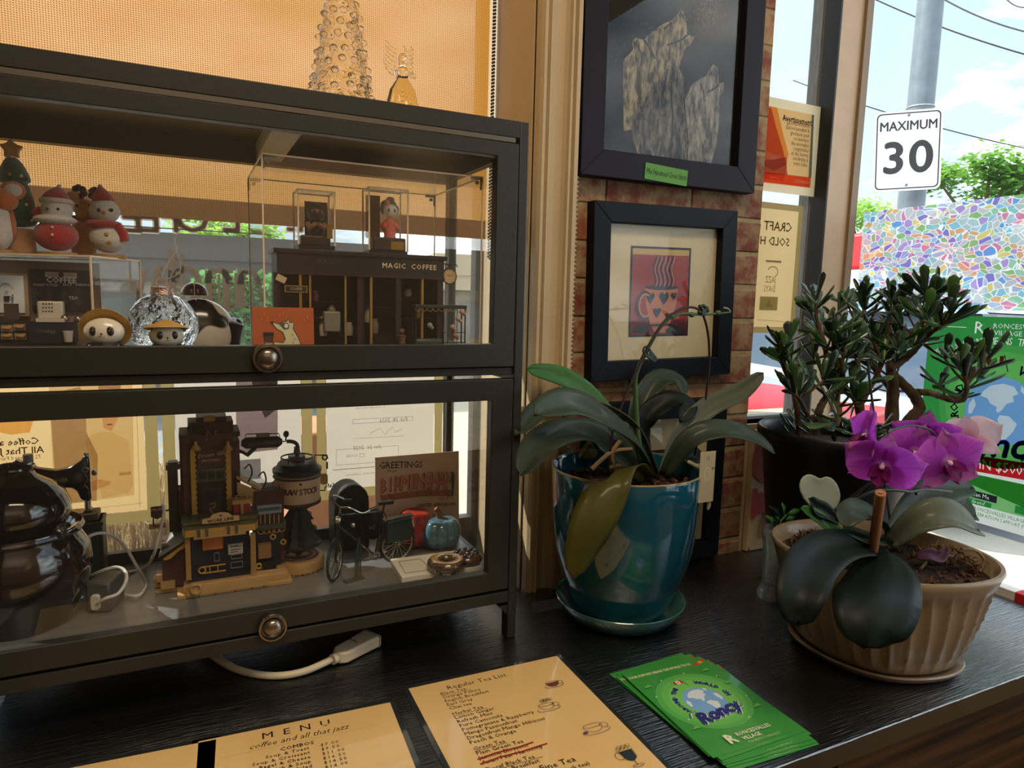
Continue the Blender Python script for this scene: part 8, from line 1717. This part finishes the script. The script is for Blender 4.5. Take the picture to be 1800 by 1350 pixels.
# moss mounds
mo = MB(); rnd = random.Random(8)
for cx, cy, rr, n in ((.075, -.045, .045, 420), (-.045, .075, .035, 300)):
    for i in range(n):
        a = rnd.uniform(0, 2 * PI); r = rr * math.sqrt(rnd.random()); z0 = ZB - .018 + .022 * (1 - (r / rr) ** 2); p = Vector((cx + r * math.cos(a), cy + r * math.sin(a), z0)); d = Vector((rnd.uniform(-1, 1), rnd.uniform(-1, 1), rnd.uniform(-.3, .6))).normalized() * rnd.uniform(.006, .014); w_ = d.cross(Vector((rnd.random(), rnd.random(), 1))).normalized() * .0008
        mo.add([p - w_, p + w_, p + d * .5 + Vector((0, 0, .002)) + w_, p + d * .5 + Vector((0, 0, .002)) - w_, p + d], [(0, 1, 2, 3), (3, 2, 4)])
tag(mo.build('dry_moss', moss, t, smooth=0), kind='stuff')
L([(1550, 965, .60), (1500, 958, .585), (1456, 968, .56), (1422, 1000, .535), (1405, 1050, .515), (1402, 1100, .51)], .058, orch_d, (-.5, -.55, .6), cup=.25, peak=.6)
L([(1549, 968, .59), (1556, 992, .565), (1545, 1040, .51), (1530, 1090, .49), (1515, 1138, .487)], .092, orch_d, cup=.16, peak=.55, side=(.9, -.43, 0))
L([(1562, 955, .60), (1600, 900, .62), (1640, 868, .63), (1672, 858, .63), (1712, 858, .63)], .050, orch, (-.5, -.6, .6), cup=.3)
L([(1564, 956, .59), (1612, 918, .56), (1660, 905, .54), (1700, 920, .53), (1722, 934, .53)], .048, orch_p, (-.35, -.5, .8), cup=.3, label='broad pale leaf reaching right')
L([(1568, 952, .62), (1625, 898, .64), (1680, 886, .65), (1702, 898, .65), (1716, 907, .65)], .042, orch, (-.5, -.5, .7), cup=.3)
L([(1566, 950, .61), (1545, 912, .60), (1512, 897, .59), (1490, 908, .585), (1483, 925, .58)], .036, orch, (-.1, -.5, .85), cup=.3)
L([(1560, 952, .615), (1520, 945, .60), (1482, 930, .60)], .024, orch_p, (-.1, -.6, .8), cup=.2)
L([(1510, 950, .65), (1468, 935, .655), (1440, 912, .66), (1408, 893, .66)], .024, orch_g, (.1, -.9, .5), cup=.3, label='bright green young leaf')
L([(1474, 918, .66), (1450, 900, .665), (1432, 892, .665), (1423, 876, .665)], .026, orch_d, (.2, -1, .3), cup=.4)
# heart shaped pale leaf
hp = [(1452, 910), (1418, 892), (1402, 862), (1404, 842), (1418, 830), (1434, 836), (1442, 843), (1452, 834), (1468, 842), (1478, 860), (1480, 880), (1468, 902)]
hp_ = [rel(px, py, .70) for px, py in hp]; c0 = sum(hp_, Vector()) / len(hp_) + Vector((0, .006, 0)); MB().add(hp_ + [c0], [(i, (i + 1) % len(hp_), len(hp_)) for i in range(len(hp_))]).build('heart_leaf', tl('heart_leaf', '#b9bfa6', '#a8b890', .3, .5, var=.15, vs=30), t, solid=.0025, sub=1)
wd = pm('dowel_wood', '#a5714a', .6, var=.3, vs=30, stretch=(6, 6, 1)); a_, b_ = rel(1532, 985, .60), rel(1548, 866, .555)
MB().tube([a_, b_], .0066, 20).build('wooden_stake', wd, t, bevel=.0006); MB().ball(b_ + Vector((0, 0, .0002)), (.0032, .0032, .0008), 12, 6).build('stake_pith', pm('dowel_end', '#c08a62', .7), t)
dk_ = pm('spike_dark', '#1d2420', .4)
for pts, r in ((((1493, 962, .63), (1492, 915, .63), (1500, 885, .62), (1530, 866, .61), (1570, 861, .60), (1600, 864, .60), (1625, 860, .60), (1672, 864, .60)), .0026), (((1567, 945, .62), (1560, 880, .63), (1545, 790, .64), (1530, 680, .65), (1525, 632, .655)), .0017), (((1470, 905, .67), (1500, 870, .66), (1535, 845, .64)), .0011), (((1473, 908, .67), (1515, 862, .66), (1545, 845, .64)), .0011), (((1610, 868, .60), (1640, 845, .60), (1650, 815, .60), (1648, 780, .60)), .0024), (((1640, 840, .60), (1652, 800, .60), (1640, 760, .60), (1600, 748, .60), (1560, 760, .60)), .0016)):
    MB().tube(curve([tuple(rel(*v)) for v in pts], 24), r, 8).build('flower_stem' if r > .0012 else 'wire', dk_, t)
MB().tube(curve([tuple(rel(*v)) for v in ((1690, 965, .55), (1715, 968, .545), (1730, 985, .54), (1722, 1005, .54))], 12), .0022, 7).tube(curve([tuple(rel(*v)) for v in ((1640, 962, .60), (1630, 985, .58), (1618, 1000, .57))], 10), .002, 7).build('dry_root', pm('root_tan', '#8a7250', .85), t)
L([(1610, 978, .57), (1630, 974, .565), (1650, 978, .56), (1664, 962, .56)], .018, tl('petal_withered', '#7a4a5e', '#9a6078', .3, var=.4, vs=60), (0, -1, .5), cup=.5)
# flowers
def petal_mat(name, stops, vein):
    """petal colour from the throat outwards, with fine radiating veins"""
    m, tt = newmat(name); tcn = node(tt, 'ShaderNodeTexCoord'); sp = node(tt, 'ShaderNodeVectorMath', operation='MULTIPLY'); sp.inputs[1].default_value = (1, 1, 0); tt.links.new(tcn.outputs['Object'], sp.inputs[0])
    ln = node(tt, 'ShaderNodeVectorMath', operation='LENGTH'); tt.links.new(sp.outputs[0], ln.inputs[0]); mrn = node(tt, 'ShaderNodeMapRange'); mrn.inputs[2].default_value = .046; tt.links.new(ln.outputs['Value'], mrn.inputs[0])
    cr = node(tt, 'ShaderNodeValToRGB'); e = cr.color_ramp.elements; e[0].color = c4(stops[0][1]); e[1].color = c4(stops[-1][1])
    for p_, c_ in stops[1:-1]: q = e.new(p_); q.color = c4(c_)
    tt.links.new(mrn.outputs[0], cr.inputs[0])
    nm_ = node(tt, 'ShaderNodeVectorMath', operation='NORMALIZE'); tt.links.new(sp.outputs[0], nm_.inputs[0]); nz = node(tt, 'ShaderNodeTexNoise'); ins(nz, Scale=16.0, Detail=3); tt.links.new(nm_.outputs[0], nz.inputs['Vector'])
    r2 = node(tt, 'ShaderNodeMapRange'); r2.inputs[1].default_value = .52; r2.inputs[2].default_value = .72; r2.inputs[4].default_value = .55; tt.links.new(nz.outputs['Fac'], r2.inputs[0])
    mxn = node(tt, 'ShaderNodeMixRGB'); mxn.inputs[2].default_value = c4(vein); tt.links.new(r2.outputs[0], mxn.inputs[0]); tt.links.new(cr.outputs[0], mxn.inputs[1])
    b_ = node(tt, 'ShaderNodeBsdfPrincipled'); ins(b_, Roughness=.5, Specular_IOR_Level=.25); tr = node(tt, 'ShaderNodeBsdfTranslucent'); tt.links.new(mxn.outputs[0], b_.inputs['Base Color']); tt.links.new(mxn.outputs[0], tr.inputs[0])
    x = node(tt, 'ShaderNodeMixShader'); x.inputs[0].default_value = .5; o = node(tt, 'ShaderNodeOutputMaterial'); tt.links.new(b_.outputs[0], x.inputs[1]); tt.links.new(tr.outputs[0], x.inputs[2]); tt.links.new(x.outputs[0], o.inputs[0]); return m
pp = petal_mat('petal_purple', ((0, '#e6c4e4'), (.22, '#b038c4'), (.6, '#c44ed4'), (.88, '#d66ee0'), (1, '#eab8ee')), '#9a22b0'); pl = petal_mat('petal_pale', ((0, '#d868a8'), (.25, '#efc8dc'), (1, '#f6e6ee')), '#eec0d8'); psep = petal_mat('sepal_mauve', ((0, '#d8a8cc'), (.4, '#b050a8'), (1, '#cc84c4')), '#a03c98'); lipm = tl('lip_dark', '#6a0f5a', '#8a1a6a', .25, .4); colm = pm('column_pink', '#d8a8c8', .4)
def petal(f, name, Lp, Wp, ang, curl, mat, z0=0, notch=0):
    b = MB(); n = 9
    def fn(u, v):
        vv = (v - .5) * 2; r = Lp * (.06 + .94 * u); ww = Wp / 2 * max(.06, (1 - min(1, abs(2 * (.05 + .95 * u) ** .8 - 1) ** 2.3)) ** .5); x = vv * ww; y = r - (.18 * Lp * vv * vv * u); z = z0 + curl * u * u * Lp - .10 * Wp * abs(vv) ** 2 * (1 if curl >= 0 else -1) + .012 * Lp * math.sin(5 * vv + 3 * u)
        return (x * math.cos(ang) - y * math.sin(ang), x * math.sin(ang) + y * math.cos(ang), z)
    b.grid(fn, n, 8); return b.build(name, mat, f, smooth=80)
def flower(px, py, y, nrm, size, roll=0, pale=False, closed=0.0):
    p = rel(px, py, y); n = Vector(nrm).normalized(); f = MB().ball((0, 0, 0), (.0035, .0035, .005), 10, 7).build('flower', colm, t)
    f.matrix_local = Matrix.Translation(p) @ n.to_track_quat('Z', 'Y').to_matrix().to_4x4() @ Matrix.Rotation(roll, 4, 'Z') @ Matrix.Diagonal((size, size, size, 1))
    P1, P2 = (pl, pl) if pale else (pp, psep)
    for a in (0, 125, 235): petal(f, 'sepal', .040, .026, R(a), -.12 + closed, P2, -.002)
    for a in (68, 292): petal(f, 'petal', .044, .050, R(a), -.05 + closed, P1, .001)
    petal(f, 'lip', .022, .020, R(180), .45, lipm if not pale else psep, .003)
    for k in (-1, 1): petal(f, 'side_lobe', .014, .012, R(180 + k * 55), .9, lipm, .003)
    return f
flower(1551, 820, .57, (-.9, -.45, -.3), 1.22, R(-8))
flower(1606, 796, .61, (-.45, -.85, .0), 1.15, R(-20), closed=.05)
flower(1522, 766, .60, (-.75, .5, .1), 1.12, R(5), closed=.2)
flower(1626, 762, .63, (-.55, -.45, -.6), 1.15, R(0))
flower(1668, 814, .575, (-.4, -.9, .05), 1.3, R(12), closed=.1)
flower(1704, 772, .60, (.75, .55, .25), 1.1, R(-15), True)
MB().tube(curve([tuple(rel(1640, 835, .60)), tuple(rel(1652, 845, .59)), tuple(rel(1662, 820, .58))], 8), .0014, 6).tube(curve([tuple(rel(1660, 790, .60)), tuple(rel(1680, 775, .605)), tuple(rel(1700, 772, .602))], 8), .0014, 6).tube(curve([tuple(rel(1552, 790, .61)), tuple(rel(1540, 775, .605)), tuple(rel(1530, 766, .602))], 8), .0014, 6).build('pedicel', pm('pedicel', '#7a5a5e', .5), t)
MB().ball(rel(1495, 784, .60), (.004, .004, .006), 10, 7).build('bud', psep, t)
# crumbs of soil on the counter
b = MB(); rnd = random.Random(3)
for px, py in ((1325, 1155), (1340, 1118), (1360, 1185), (1322, 1160), (1338, 1095), (1300, 1160)): p = PZ(px, py, .0012); b.cbox((0, 0, 0), (.003, .002, .0018), T(p.x, p.y, .0012, rnd.random(), rnd.random(), rnd.random()))
o = b.build('soil_crumbs', barks, None, smooth=0); tag(o, 'crumbs of soil scattered on the counter by the bowl', 'crumbs', kind='stuff')
